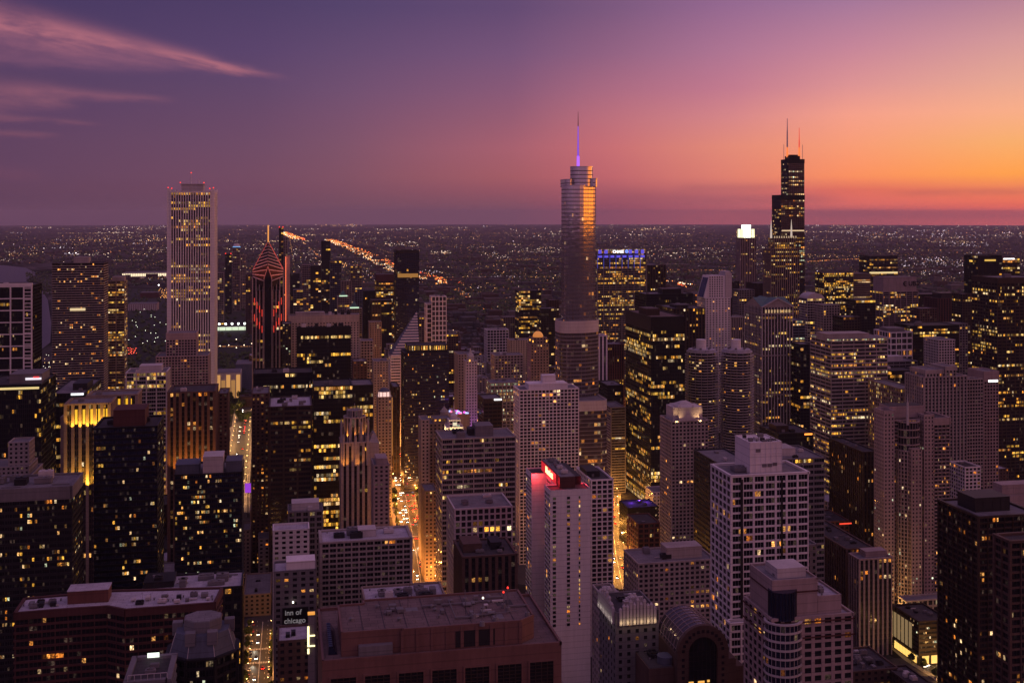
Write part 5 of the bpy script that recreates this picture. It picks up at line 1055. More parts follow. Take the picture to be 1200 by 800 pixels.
m = MB(); m.box(xc-ro-12, xc-ro-.7, Y1+4, Y1+23, 0, zc-7); m.build("side_wing", W['brown'], rt, org)
m = MB(); m.box(xc-ro-11.5, xc-ro-1.2, Y1+4.5, Y1+22.5, zc-7, zc-6.8); m.build("roof", RF['dark'], rt, org); hvac(rt, org, rect(xc-ro-11, xc-ro-1, Y1+12, Y1+22), zc-6.8, rr, 6, .8)
m = MB(); m.cone(xc-ro-3, Y1+9, 3.6, 3.6, zc-6.8, zc-3.5, 20); m.build("round_skylight", W['slate'], rt, org)
for k in range(5): m = MB(); m.bar((xc-ro-13+k*.2, Y1-2-k*2.6, zc-13), (xc-ro-6, Y1-2-k*2.6, zc-13), .35, 4); m.bar((xc-ro-13, Y1-2-k*2.6, zc-26), (xc-ro-13, Y1-2-k*2.6, zc-13), .35, 4); m.build("pergola_frame", W['pale'], rt, org)
m = MB(); m.box(xc-ro-13.5, xc-ro-.7, Y1-14, Y1+3.9, 0, zc-14); m.build("lower_wing", W['brown'], rt, org)

# limestone tower with floodlit sculpted crown
t = tower("stone_tower", "grey limestone tower with a sculpted crown lit by small white lamps", "tower", 722, 771, 717, 500, dict(ST['punched'], bw=4.2, pf=.6, sf=.5, lit=.12, fh=3.4), 'grey', E=697, dep=26, near=True, units=0, roof='dark', band=4, parapet=.6, ref="sculpted crown tower", seed=6, e=1.0)
rt, org, (a0, a1, b0, b1, z) = t[:3]; rx5 = random.Random(2)
def fins(xa_, ya_, xb_, yb_, n, base=None):
    base = z if base is None else base
    for i in range(n):
        f = (i+.5)/n; x, y = xa_+(xb_-xa_)*f, ya_+(yb_-ya_)*f; h = 1.5+4.4*math.sin(math.pi*f)*(1 if i % 2 else .55)
        m = MB(); m.hex(rect(x-.6, x+.6, y-.6, y+.6), base-5, base+h); m.hex(rect(x-.75, x+.75, y-.75, y+.75), base+h, base+h+1, top=rect(x-.2, x+.2, y-.2, y+.2)); m.build("crown_fin", W['pale'], rt, org)
fins(a0+1, b0-.9, a1-1, b0-.9, 11); fins(a0-.9, b0+1, a0-.9, b1-1, 13)
m = MB(); m.box((a0+a1)/2-3.2, (a0+a1)/2+3.2, b0+1, b0+2, z, z+6.5)
for k in range(6): xx = (a0+a1)/2-2.9+k*1.16; m.box(xx-.2, xx+.2, b0+.6, b0+1, z, z+7)
m.build("crown_screen", W['pale'], rt, org); hvac(rt, org, inset(rect(a0, a1, b0, b1), 3), z+.1, rx5, 9, .9)
for k in range(6): xx = a0+2+(a1-a0-4)*k/5; pt((xx, b0-2.6, z-3.8), 75, (1, .72, .35), .2)
for k in range(6): yy = b0+2+(b1-b0-4)*k/5; pt((a0-2.6, yy, z-3.8), 65, (.95, .85, .7), .2)
D2 = 545; t2 = tower("stone_tower", "rear limestone crown with lit fins behind the sculpted crown tower", "tower", 706, 727, 700, D2, 'punched', 'beige', dep=18, near=False, units=3, roof='dark')
rt, org, (a0, a1, b0, b1, z) = t2[:3]; fins(a0+1, b0-.9, a1-1, b0-.9, 6)
for k in range(3): pt((a0+1+(a1-a0)*k/2.3, b0-2.6, z-3.5), 80, (.95, .85, .7), .2)

# great brown roof in the foreground
D = 330; Y1 = at(518, D)[1]; X1, X2 = P2(377.5, 0, Y1)[0], P2(658, 0, Y1)[0]; zb = zat(766.5, at(518, D)[0]*S+Y1*C); org = ((X1+X2)/2, Y1+22, 0)
rt = block("brown_building", "great brown granite building whose wide flat roof fills the bottom centre", "building", org, ref="great brown roof", z=zb); FOOT.append(rect(X1, X2, Y1, Y1+46)); BR = wall("red_granite", (0.17, 0.085, 0.072), rough=.6, var=.22, scale=.15)
m = MB(); m.box(X1, X2, Y1, Y1+44, 0, zb); m.build("wall", BR, rt, org)
ring(rt, org, rect(X1, X2, Y1, Y1+44), zb, zb+1.0, .6, BR); m = MB(); m.box(X1+.6, X2-.6, Y1+.6, Y1+43.4, zb, zb+.1); m.build("roof", RF['brown'], rt, org)
U1, U2 = P2(400, 0, Y1+4)[0], P2(628, 0, Y1+4)[0]; zu = zb+6.6
m = MB(); m.hex([(U1, Y1+4), (U1+18, Y1+4), (U1+18, Y1+3.2), (U2-13, Y1+3.2), (U2-5, Y1+3.2), (U2, Y1+7), (U2, Y1+31), (U1+8, Y1+31), (U1+8, Y1+28), (U1, Y1+28)], zb+.1, zu); m.build("upper_wall", BR, rt, org)
UP = [(U1, Y1+4), (U1+18, Y1+4), (U1+18, Y1+3.2), (U2-5, Y1+3.2), (U2, Y1+7), (U2, Y1+31), (U1+8, Y1+31), (U1+8, Y1+28), (U1, Y1+28)]
ring(rt, org, UP, zu, zu+.7, .5, BR); m = MB(); m.hex(inset(UP, .5), zu, zu+.12); m.build("upper_roof", RF['brown'], rt, org)
for k in range(9):                                                     # pilasters and panels on the penthouse wall
    xx = U1+18+(U2-5-U1-18)*k/8; m = MB(); m.box(xx-.5, xx+.5, Y1+2.9, Y1+3.2, zb+.1, zu+.2); m.build("pilaster", BR, rt, org)
for xa_, xb_ in ((U1+34, U1+46),):
    m = MB(); m.box(xa_, xb_, Y1+3.0, Y1+3.15, zb+.6, zu-1.2); m.build("alcove", W['dark'], rt, org)  # thin dark panel on the wall imitates a shaded alcove
m = MB(); m.box(U1+5, U1+15, Y1+2, Y1+4, zb+.1, zb+3.4); m.build("plant_box", W['grey'], rt, org)
m = MB(); m.hex(rect(X1+2, U1-1, Y1+6, Y1+26), zb+.1, zb+2.5, top=rect(X1+2.2, U1-2.5, Y1+6, Y1+26)); m.build("skylight", G['blue'], rt, org)
m = MB()
for k in range(12): yy = Y1+6.5+k*1.7; m.bar((X1+2, yy, zb+2.6), (U1-2.4, yy, zb+2.6), .1, 4)
m.build("skylight_bar", W['slate'], rt, org)
nb = 7
for k in range(nb):                                                    # large louvred windows between granite piers
    xa_ = X1+2.5+(X2-X1-2.5)*k/nb; xb_ = xa_+(X2-X1-2.5)/nb-2.6
    for row in range(3):
        z_ = zb-4.4-row*15.5; m = MB(); m.box(xa_, xb_, Y1-.06, Y1+.02, z_-12.6, z_); m.build("window", G['n'], rt, org)
        m = MB(); m.box(xa_-.5, xb_+.5, Y1-.5, Y1-.07, z_, z_+.5); m.box(xa_-.5, xa_, Y1-.5, Y1-.07, z_-13.1, z_); m.box(xb_, xb_+.5, Y1-.5, Y1-.07, z_-13.1, z_); m.box(xa_-.5, xb_+.5, Y1-.5, Y1-.07, z_-13.1, z_-12.6)
        m.build("window_frame", BR, rt, org)
        m = MB()
        for q in range(1, 12): m.box(xa_, xb_, Y1-.3, Y1-.08, z_-q*1.05-.09, z_-q*1.05+.09)
        for q in range(1, 4): xx = xa_+(xb_-xa_)*q/4; m.box(xx-.12, xx+.12, Y1-.36, Y1-.07, z_-12.6, z_)
        m.build("louvre", W['bronze'], rt, org)
for px, py, h in ((565, 733, 7), (555, 724, 5), (595, 716, 9), (590, 712, 6), (566, 716, 5), (618, 722, 4), (581, 728, 4), (545, 705, 5)):
    Dm = (H-zu)*F/(py-EY); ax, ay = at(px, Dm); m = MB(); m.bar((ax, ay, zu+.1), (ax, ay, zu+h*.8), .13, 6); m.cone(ax, ay, .9, .7, zu+.1, zu+1.4, 8); m.build("antenna", W['grey'], rt, org)
    m = MB(); m.cone(ax, ay, .3, .25, zu+h*.8, zu+h*.8+.5, 6); m.build("beacon", RED if px in (595, 590) else WHI, rt, org) if px in (595, 590, 566) else None
hvac(rt, org, rect(U2-34, U2-6, Y1+8, Y1+28), zu+.12, random.Random(77), 9, .5); hvac(rt, org, rect(U1+12, U2-36, Y1+14, Y1+28), zu+.12, random.Random(78), 5, .45)
rq = random.Random(12)
for k in range(16):
    xx, yy = rq.uniform(U1+3, U2-8), rq.uniform(Y1+6, Y1+29); t_ = rq.random(); m = MB()
    if t_ < .4: m.cone(xx, yy, .5, .5, zu+.1, zu+.9, 8); m.cone(xx, yy, .8, .2, zu+.9, zu+1.3, 8); m.build("vent", W['grey'], rt, org)
    elif t_ < .7: m.box(xx, xx+rq.uniform(4, 11), yy, yy+.5, zu+.35, zu+.8); m.build("duct", W['grey'], rt, org)
    else: m.box(xx, xx+rq.uniform(3, 7), yy, yy+rq.uniform(2, 5), zu+.12, zu+.15); m.build("roof_patch", RF[rq.choice(('dark', 'grey'))], rt, org)
for k in range(1, 9): xx = U1+(U2-U1)*k/9; m = MB(); m.box(xx-.08, xx+.08, Y1+5, Y1+30, zu+.12, zu+.2); m.build("roof_seam", W['dark'], rt, org)
m = MB(); m.bar((U2-20, Y1+9, zu+.9), (U2-4, Y1+11, zu+.9), .15); m.bar((U2-24, Y1+26, zu+.7), (U2-24, Y1+9, zu+.7), .18); m.build("roof_pipe", W['grey'], rt, org)

# dark brown zigzag apartment block and its neighbours, lower left
D = 480; pts = [(18, 719), (80, 714), (126, 711), (147, 715), (251, 707)]; base = at(130, D)[1]
Dz = lambda px: D + {18: 2, 80: 0, 126: 0, 147: -4, 251: 0}[px]
zr = zat(712, D); Fp = [at(px, (H-zr)*F/(py-EY)) for px, py in pts]; Pz = Fp + [(Fp[-1][0]+2, Fp[-1][1]+19), (Fp[2][0], Fp[2][1]+20), (Fp[0][0], Fp[0][1]+18)]
org = (Fp[2][0], Fp[2][1]+10, 0); rt = block("apartment_block", "long dark red brick apartment block with a zigzag front and pale roof", "apartment block", org, ref="zigzag brick block", z=zr)
facetier(rt, org, Pz, max(0, z0v(D)), zr, dict(ST['slab'], bw=5.2, sd=.7, pd=.3, fh=3.05, sf=.30, lit=.11, pal='o', e=1.0), W['maroon'], near=True, r=random.Random(91), roof='pale', parapet=.8, band=2.5)
hx = [at(px, (H-zr)*F/(py-EY)) for px, py in ((79, 708), (127, 705))]
m = MB(); m.hex([hx[0], hx[1], (hx[1][0], hx[1][1]+9), (hx[0][0], hx[0][1]+9)], zr, zr+5.5); m.build("penthouse", W['redb'], rt, org); m = MB(); m.hex([(hx[0][0]-.2, hx[0][1]-.2), (hx[1][0]+.2, hx[1][1]-.2), (hx[1][0]+.2, hx[1][1]+9.2), (hx[0][0]-.2, hx[0][1]+9.2)], zr+5.5, zr+5.8); m.build("penthouse_roof", RF['pale'], rt, org)
hvac(rt, org, [(p[0], p[1]+3) for p in (Fp[3], Fp[4])] + [(Fp[4][0], Fp[4][1]+14), (Fp[3][0], Fp[3][1]+14)], zr+.1, random.Random(5), 11, .7); hvac(rt, org, [(Fp[0][0], Fp[0][1]+3), (Fp[1][0]-4, Fp[1][1]+3), (Fp[1][0]-4, Fp[1][1]+14), (Fp[0][0], Fp[0][1]+14)], zr+.1, random.Random(6), 6, .7)
# faceted grey roof
D = 395; zt = zat(752, D); cx, cy = at(238, 412); org = (cx, cy, 0); rt = block("faceted_tower", "near tower with a faceted grey metal roof beside the lower street", "tower", org, ref="faceted grey roof", z=zt)
O8 = [(cx+13.0*math.cos(R(22.5+45*i)), cy+12*math.sin(R(22.5+45*i))) for i in range(8)]
facetier(rt, org, O8, max(0, z0v(380)), zt-9, dict(ST['slab'], bw=3.6, fh=3.3, sd=.8, lit=.22, pal='w', e=.7), W['dark'], near=True, r=random.Random(93), roof='grey', parapet=.8)
m = MB(); i8 = [(cx+(p[0]-cx)*.78, cy+(p[1]-cy)*.78) for p in O8]; m.hex([(cx+(p[0]-cx)*.97, cy+(p[1]-cy)*.97) for p in O8], zt-9, zt-1, top=i8); m.build("roof", W['slate'], rt, org)
m = MB()
for p, q in zip(O8, i8): m.bar((cx+(p[0]-cx)*.98, cy+(p[1]-cy)*.98, zt-9), (*q, zt-.9), .16, 4)
m.build("roof_seam", W['pale'], rt, org)
m = MB(); m.hex([(cx+(p[0]-cx)*.55, cy+(p[1]-cy)*.55) for p in O8], zt-1, zt+3); m.build("penthouse", W['grey'], rt, org); m = MB(); m.hex([(cx+(p[0]-cx)*.52, cy+(p[1]-cy)*.52) for p in O8], zt+3, zt+3.2); m.build("penthouse_roof", RF['grey'], rt, org)
for i in (0, 2, 3, 5, 6): q = i8[i]; m = MB(); m.box(q[0]-1.8, q[0]+1.8, q[1]-1.6, q[1]+1.6, zt-4, zt+.6); m.build("dormer", W['grey'], rt, org)
t = tower("terrace_block", "near terrace roof with a pale railing frame and white lit panel", "apartment block", 150, 196, 799, 372, 'slab', 'grey', dep=20, near=False, lit=.1, roof='dark', units=2)
rt, org, (a0, a1, b0, b1, z) = t[:3]; m = MB(); m.box(a0+4, a0+8, b1-1.2, b1-1, z+1, z+2.6); m.build("lit_panel", glow("panel_white", (.9, 1, .85), 1.6), rt, org)
m = MB()
for k in range(7): xx = a0+(a1-a0)*k/6; m.bar((xx, b0-.5, z), (xx, b0-.5, z+3), .12, 4)
m.bar((a0, b0-.5, z+3), (a1, b0-.5, z+3), .15, 4); m.build("railing", W['pale'], rt, org)
T("parking_block", "pale concrete block low at the left edge under the banded tower", "office block", -20, 16, 738, 620, 'ribbon', 'beige', dep=40, lit=.05, units=0)

# parking garage with bright shops at street level
t = tower("parking_garage", "low dark parking garage with brightly lit shops along the street corner", "garage", 1077, 1112, 728, 775, dict(ST['ribbon'], bw=5, fh=3.2, sf=.55, lit=.12, pal='w', mode='r'), 'bronze', E=1047, near=False, units=4, roof='dark', ref="parking garage")
rt, org, (a0, a1, b0, b1, z) = t[:3]; SH = glow("shop_light", (1, .58, .13), 1.3)
for k in range(8): yy = b0+2+(b1-b0-4)*k/8; m = MB(); m.box(a0-.9, a0-.6, yy, yy+(b1-b0)/11, 1, 6); m.build("shop_window", SH, rt, org)
for k in range(3): xx = a0+2+(a1-a0-2)*k/3; m = MB(); m.box(xx, xx+5, b0-.9, b0-.6, 1, 6.5); m.build("shop_window", SH, rt, org)
for k in range(6): yy = b0+8+k*5; m = MB(); m.box(a0-.95, a0-.7, yy, yy+3.4, 9, z-3); m.build("stair_window", glow("stair_light", (1, .66, .3), .22), rt, org)

# inn sign
rt, org, (a0, a1, b0, b1, z) = inn[:3]; zq = zat(713, 607); m = MB(); m.box(a0+(a1-a0)*.20, a1-4, b0-1.1, b0-.6, zq-9.5, zq); m.build("sign_board", W['black'], rt, org)
lt = glow("soft_white_sign", (.85, .75, .8), .17); xm = a0+(a1-a0)*.50
letters(rt, org, "inn of", (xm-1, b0-1.3, zq-3.8), 3.9, 'N', lt); letters(rt, org, "chicago", (xm, b0-1.3, zq-8.3), 3.9, 'N', lt)
m = MB(); m.cone(xm-1, b0-2.4, .5, .4, zq+3, zq+4, 6); m.build("lamp", WHI, rt, org)
# tall sign mast of white light beside it
sx5, sy5 = at(365, 520); org = (sx5, sy5, 0); rt = block("light_column", "tall white lit column sign beside the great brown roof", "sign", org); m = MB(); m.box(sx5-1.6, sx5+1.4, sy5, sy5+2, 0, zat(720, 520)); m.build("wall", W['grey'], rt, org)
for a, b in ((733, 743), (744.5, 756), (759, 765)): m = MB(); m.box(sx5-1.9, sx5-1.0, sy5-.5, sy5-.2, zat(b, 520), zat(a, 520)); m.build("light_strip", glow("column_light", (1, .85, .4), 2.2), rt, org)
for a in (744, 756): m = MB(); m.box(sx5-1.9, sx5+1.6, sy5-.5, sy5-.2, zat(a, 520)-.3, zat(a, 520)+.3); m.build("light_strip", glow("column_light", (1, .85, .4), 2.2), rt, org)
m = MB(); m.box(sx5-1.7, sx5+1.6, sy5-.2, sy5+2.2, zat(720, 520), zat(718, 520)); m.build("lit_cap", glow("cap_light", (1, .4, .05), .9), rt, org)

# blue crown and sign
rt, org, (a0, a1, b0, b1, z) = chase[:3]; BW = glow("blue_panel", (.12, .10, .95), .75)
for k in range(8):
    xx = a0+(a1-a0)*(k+.12)/8
    if k not in (2, 3, 4): m = MB(); m.box(xx, xx+6, b0-1.8, b0-1.5, z-8, z-1); m.build("blue_panel", BW, rt, org)
    m = MB(); m.box(xx, xx+7, b0-1.8, b0-1.5, z-15, z-11); m.build("blue_panel", BW, rt, org)
    m = MB(); m.box(xx-1.6, xx-1.0, b0-2.1, b0-1.5, z-34, z-10); m.build("blue_fin_light", glow("blue_fin", (.05, .10, .9), .5), rt, org)
xm = a0+(a1-a0)*.42; letters(rt, org, "CHASE", (xm, b0-2.2, z-6.5), 6.8, 'N', glow("sign_bright", (1, .95, 1), 2.5), space=1.0)
m = MB(); ox = xm+16; O = [(3*math.cos(R(22.5+45*i)), 3*math.sin(R(22.5+45*i))) for i in range(8)]
for i in range(8):
    p, q = O[i], O[(i+1) % 8]; m.poly([(ox+p[0], b0-2.1, z-4+p[1]), (ox+q[0], b0-2.1, z-4+q[1]), (ox+q[0]*.45, b0-2.1, z-4+q[1]*.45), (ox+p[0]*.45, b0-2.1, z-4+p[1]*.45)][::-1])
m.build("sign_emblem", glow("emblem_blue", (.1, .25, 1), 2.0), rt, org)
# dark letters on the stone crown band
rt, org, (a0, a1, b0, b1, z) = ubs[:3]; xm = a0+(a1-a0)*.84; zz = zat(333, 2100)
letters(rt, org, "UBS", (xm+2, b0-.6, zz-3), 12.5, 'N', W['black'], space=1.05)
m = MB()
for q in range(7): a, b = R(60+q*34), R(94+q*34); m.bar((xm-15+4*math.cos(a), b0-.6, zz+1+4*math.sin(a)), (xm-15+4*math.cos(b), b0-.6, zz+1+4*math.sin(b)), 1.0, 4)
m.bar((xm-17, b0-.6, zz+1), (xm-13, b0-.6, zz+1), .8, 4)
m.build("sign_emblem", W['black'], rt, org)
# small lit sign boxes
def signbox(t, fx0, fx1, z0, z1, col, e_, dy=-.9, name="sign_panel"):
    rt, org, (a0, a1, b0, b1, z) = t[:3]; m = MB(); m.box(a0+(a1-a0)*fx0, a0+(a1-a0)*fx1, b0+dy, b0+dy+.25, z+z0, z+z1); m.build(name, glow("sb%s%.1f" % (tuple(col), e_), col, e_), rt, org)
signbox(t48, .66, .94, 2.4, 4.2, (1, .9, 1), 1.0, dy=14.2); signbox(t48, .2, .97, -3, -1.2, (1, .75, .3), .8); signbox(t48, .80, .9, 4, 5, (1, .05, .05), 1.6, dy=14.1)
def find(s): return [q for q in scene.objects if q.get('label', '').startswith(s)][0]
def panel(lbl, px0, px1, py0, py1, D, col, e_, name="sign_panel"):
    o = find(lbl); og = tuple(o.location); Y = at((px0+px1)/2, D)[1]; m = MB(); m.box(P2(px0, 0, Y)[0], P2(px1, 0, Y)[0], Y, Y+.3, zat(py1, D), zat(py0, D)); m.build(name, glow("pn%s%.1f" % (tuple(col), e_), col, e_), o, og)
panel("dark block with a sloping", 83, 98, 460.5, 463, 999, (.95, .95, 1), 1.4); panel("dark angled office", 579, 588, 455+12, 459+10, 1148, (1, .95, .95), 1.8)
panel("low block with a glowing", 943, 952, 507.5, 509.5, 1018, (1, .3, .04), 2.0); panel("low block with a glowing", 913, 918, 510, 512, 1018, (1, .3, .04), 1.6)
panel("short far tower", 1176, 1189, 302.5, 304, 1998, (1, .95, .95), 2.2); panel("dark flat far tower", 1154, 1167, 304, 306, 1948, (1, .6, .1), .8, "lit_floor")
panel("blue glass tower", 466, 490, 320.5, 325, 1898, (1, .45, .06), .3, "lit_floor"); panel("plain pinkish tower", 1158.5, 1169.5, 445, 447.5, 928, (1, .92, .9), 2.5, "lit_row")
panel("dark far tower on", 1019, 1052, 318.5, 320.5, 2748, (1, .75, .35), .9, "lit_floor"); panel("low brick block", 984, 998, 612.5, 614, 858, (1, .06, .02), 1.2, "light_strip")
panel("broad dark tower banded", 82, 100, 361, 364, 1646, (1, .75, .4), .8, "lit_floor")
o = find("grey stone slab rising"); og = tuple(o.location)
for k in range(5):
    m = MB(); m.box(og[0]-30+k*9, og[0]-26+k*9, og[1]-6, og[1]-2, zat(370, 1450)+.1, zat(366, 1450)); m.build("roof_tank", W['pale'], o, og)
# ------------------------------------------------------------------ ground, lake, parks and roads
def gz(x, y, off=0.0): return drop(x, y) + off
def build_sheet(name, rings, mat, off=0.0):
    pass
rad = [0, 60, 150, 300, 500, 750, 1000, 1300, 1700, 2200, 2800, 3500, 4300, 5200, 6300, 7600, 9000, 10500, 12500, 15000, 18000, 21500, 26000, 31000, 37000, 44000, 52000, 62000, 74000, 90000]
NA = 120; v = [(0, 0, 0)]; f = []
for r_ in rad[1:]:
    for i in range(NA): a = 2*math.pi*i/NA; x, y = r_*math.sin(a), r_*math.cos(a); v.append((x, y, drop(x, y)))
for i in range(NA): f.append((0, 1+i, 1+(i+1) % NA))
for k in range(len(rad)-2):
    for i in range(NA): a, b = 1+k*NA+i, 1+k*NA+(i+1) % NA; f.append((a, a+NA, b+NA, b))
gm, nt, b = new("city_ground"); N = nt.nodes; Lk = nt.links
g = N.new('ShaderNodeNewGeometry')
def tex(t, sc, **k):
    n = N.new(t); n.inputs['Scale'].default_value = sc
    for a, c in k.items(): n.inputs[a].default_value = c
    Lk.new(g.outputs['Position'], n.inputs[0]); return n
n1 = tex('ShaderNodeTexNoise', .0011, Detail=9, Roughness=.7); n2 = tex('ShaderNodeTexVoronoi', .012); n3 = tex('ShaderNodeTexNoise', .02, Detail=6)
r1 = N.new('ShaderNodeValToRGB'); r1.color_ramp.elements[0].position = .36; r1.color_ramp.elements[0].color = (.020, .024, .018, 1); r1.color_ramp.elements[1].position = .62; r1.color_ramp.elements[1].color = (.10, .085, .085, 1); Lk.new(n1.outputs['Fac'], r1.inputs[0])
sp = N.new('ShaderNodeSeparateColor'); Lk.new(n2.outputs['Color'], sp.inputs[0])
mr = N.new('ShaderNodeMapRange'); mr.inputs[3].default_value = .35; mr.inputs[4].default_value = 1.5; Lk.new(sp.outputs[0], mr.inputs[0])
sc_ = N.new('ShaderNodeVectorMath'); sc_.operation = 'SCALE'; Lk.new(r1.outputs[0], sc_.inputs[0]); Lk.new(mr.outputs[0], sc_.inputs[3]); Lk.new(sc_.outputs[0], b.inputs['Base Color']); b.inputs['Roughness'].default_value = 1; b.inputs['Specular IOR Level'].default_value = 0
me = bpy.data.meshes.new("ground"); me.from_pydata(v, [], f); me.materials.append(gm); o = link(bpy.data.objects.new("ground", me)); o['kind'] = 'structure'
me.update()
if me.polygons[5].normal.z < 0: me.flip_normals()

def sheet(name, pts, mat, off, kind='structure', px=True):
    P = [gpt(*p) if px else p for p in pts]; P = ccw(P); me = bpy.data.meshes.new(name); me.from_pydata([(x, y, gz(x, y, off)) for x, y in P], [], [tuple(range(len(P)))]); me.materials.append(mat)
    o = link(bpy.data.objects.new(name, me)); o['kind'] = kind; return o
wm_, nt, b = new("lake_water"); b.inputs['Base Color'].default_value = (.02, .025, .035, 1); b.inputs['Roughness'].default_value = .3; b.inputs['Specular IOR Level'].default_value = .25
bn = nt.nodes.new('ShaderNodeTexNoise'); bn.inputs['Scale'].default_value = .12; bn.inputs['Detail'].default_value = 6; gg = nt.nodes.new('ShaderNodeNewGeometry'); nt.links.new(gg.outputs['Position'], bn.inputs[0]); bb = nt.nodes.new('ShaderNodeBump'); bb.inputs['Strength'].default_value = .35; bb.inputs['Distance'].default_value = 2; nt.links.new(bn.outputs['Fac'], bb.inputs['Height']); nt.links.new(bb.outputs[0], b.inputs['Normal'])
sheet("lake_water", [(-500, 306), (-120, 308), (4, 311), (30, 314), (44, 321), (30, 329), (47, 337), (56, 352), (60, 380), (59, 402), (20, 432), (-500, 450)], wm_, 2.0)
grass = wall("park_grass", (.016, .019, .010), var=.4, scale=.03, streak=False); dirt = wall("rail_yard_dirt", (.10, .085, .08), var=.4, scale=.02, streak=False)
plaza = wall("lit_paving", (.24, .21, .18), var=.2, scale=.1, streak=False)
sheet("park_lawn", [(62, 405), (60, 345), (143, 338), (296, 342), (296, 436), (62, 440)], grass, .35)
sheet("park_lawn", [(500, 352), (540, 350), (600, 372), (598, 380), (520, 372)], grass, .35)
sheet("rail_yard", [(536, 345), (566, 339), (602, 341), (608, 356), (568, 356)], dirt, .4)
def road_mat(name, c):
    return wall(name, c, rough=.7, var=.25, scale=.15, streak=False)
ASP = road_mat("asphalt", (.055, .052, .05)); PAV = road_mat("pavement", (.20, .18, .165)); PNT = road_mat("road_paint", (.7, .68, .62))
def ribbon(name, line, w0, w1, mat, off, kind='structure', z1=None):
    """a strip between offsets w0 and w1 (metres, to the right of travel) along a polyline"""
    m = MB(); L = []
    for i, p in enumerate(line):
        a = line[max(0, i-1)]; b = line[min(len(line)-1, i+1)]; d = Vector((b[0]-a[0], b[1]-a[1])).normalized(); n = Vector((d.y, -d.x))
        L.append(((p[0]+n.x*w0, p[1]+n.y*w0), (p[0]+n.x*w1, p[1]+n.y*w1)))
    for (a, b), (c, d) in zip(L, L[1:]):
        if z1 is None: m.quad((*a, gz(*a, off)), (*c, gz(*c, off)), (*d, gz(*d, off)), (*b, gz(*b, off)))
        else: m.hex([a, c, d, b], gz(*a, off), gz(*a, z1))
    o = m.build(name, mat); o['kind'] = kind; return o
def walk(line, step):
    out = []; acc = 0.0
    for p, q in zip(line, line[1:]):
        L = math.hypot(q[0]-p[0], q[1]-p[1]); u = ((q[0]-p[0])/L, (q[1]-p[1])/L); s = -acc
        while s + step <= L: s += step; out.append((p[0]+u[0]*s, p[1]+u[1]*s, u))
        acc = L - s
    return out
ROADS = []
def street(name, line, half, side=4.5, mark=True):
    ROADS.append((line, half+side))
    ribbon(name, line, -half, half, ASP, .06)
    for a, b in ((-half-side, -half), (half, half+side)): ribbon("pavement", line, a, b, PAV, .0, z1=.18)
    if mark:
        ribbon("centre_line", line, -.25, -.08, PNT, .066); ribbon("centre_line", line, .08, .25, PNT, .066)
        for k in ((-half/2), (half/2)):
            m = MB()
            for x, y, u in walk(line, 9):
                n = (u[1], -u[0]); a = (x+n[0]*(k-.1), y+n[1]*(k-.1)); b_ = (x+n[0]*(k+.1), y+n[1]*(k+.1)); c = (b_[0]+u[0]*3, b_[1]+u[1]*3); d = (a[0]+u[0]*3, a[1]+u[1]*3); zz = .067
                m.quad((*a, gz(*a, zz)), (*d, gz(*d, zz)), (*c, gz(*c, zz)), (*b_, gz(*b_, zz)))
            o = m.build("lane_marking", PNT); o['kind'] = 'structure'
def crossing(x, y, u, half):
    m = MB(); n = (u[1], -u[0]); k = -half+.6
    while k < half-.6:
        for s0, s1 in ((-1.6, 1.6),):
            a = (x+n[0]*k+u[0]*s0, y+n[1]*k+u[1]*s0); b_ = (x+n[0]*(k+.5)+u[0]*s0, y+n[1]*(k+.5)+u[1]*s0); c = (b_[0]+u[0]*3.2, b_[1]+u[1]*3.2); d = (a[0]+u[0]*3.2, a[1]+u[1]*3.2)
            m.quad((*a, gz(*a, .069)), (*d, gz(*d, .069)), (*c, gz(*c, .069)), (*b_, gz(*b_, .069)))
        k += 1.1
    o = m.build("crosswalk", PNT); o['kind'] = 'structure'
AVE = [gpt(503, 760), gpt(496, 700), gpt(489, 655), gpt(480, 610), gpt(474, 572), gpt(467, 530), gpt(462, 498), gpt(458, 470)]
LOW = [gpt(300, 830), gpt(303, 790), gpt(308, 728)]
STA = [gpt(730, 690), gpt(722, 650), gpt(716, 600), gpt(716, 560), gpt(716, 520), gpt(718, 485)]
COR = [gpt(1010, 700), gpt(1043, 740), gpt(1080, 772), gpt(1125, 800), gpt(1160, 830)]
CRO = [gpt(1030, 752), gpt(1066, 748), gpt(1130, 742)]
COL_ = [gpt(270, 600), gpt(277, 560), gpt(283, 510), gpt(287, 480)]
street("avenue", AVE, 13); street("street", LOW, 8, 4); street("street", STA, 8, 3); street("street", COR, 9, 4); street("street", COL_, 12, 4, False)
for px, py in ((495, 690), (484, 628), (477, 586), (471, 548)):
    x, y = gpt(px, py); i = min(range(len(AVE)-1), key=lambda k: abs(AVE[k][1]-y) if k < len(AVE)-1 else 9e9); p, q = AVE[i], AVE[i+1]; L = math.hypot(q[0]-p[0], q[1]-p[1]); crossing(x, y, ((q[0]-p[0])/L, (q[1]-p[1])/L), 13)
for px, py in ((305, 760), (302, 776)): x, y = gpt(px, py); crossing(x, y, (0, 1), 8)
sheet("river_plaza", [(452, 600), (458, 560), (515, 556), (520, 598)], plaza, .03); sheet("street_plaza", [(255, 600), (262, 500), (293, 500), (293, 600)], plaza, .03)
rv = sheet("river_water", [(440, 563), (445, 549), (520, 549), (524, 563)], wm_, .045)
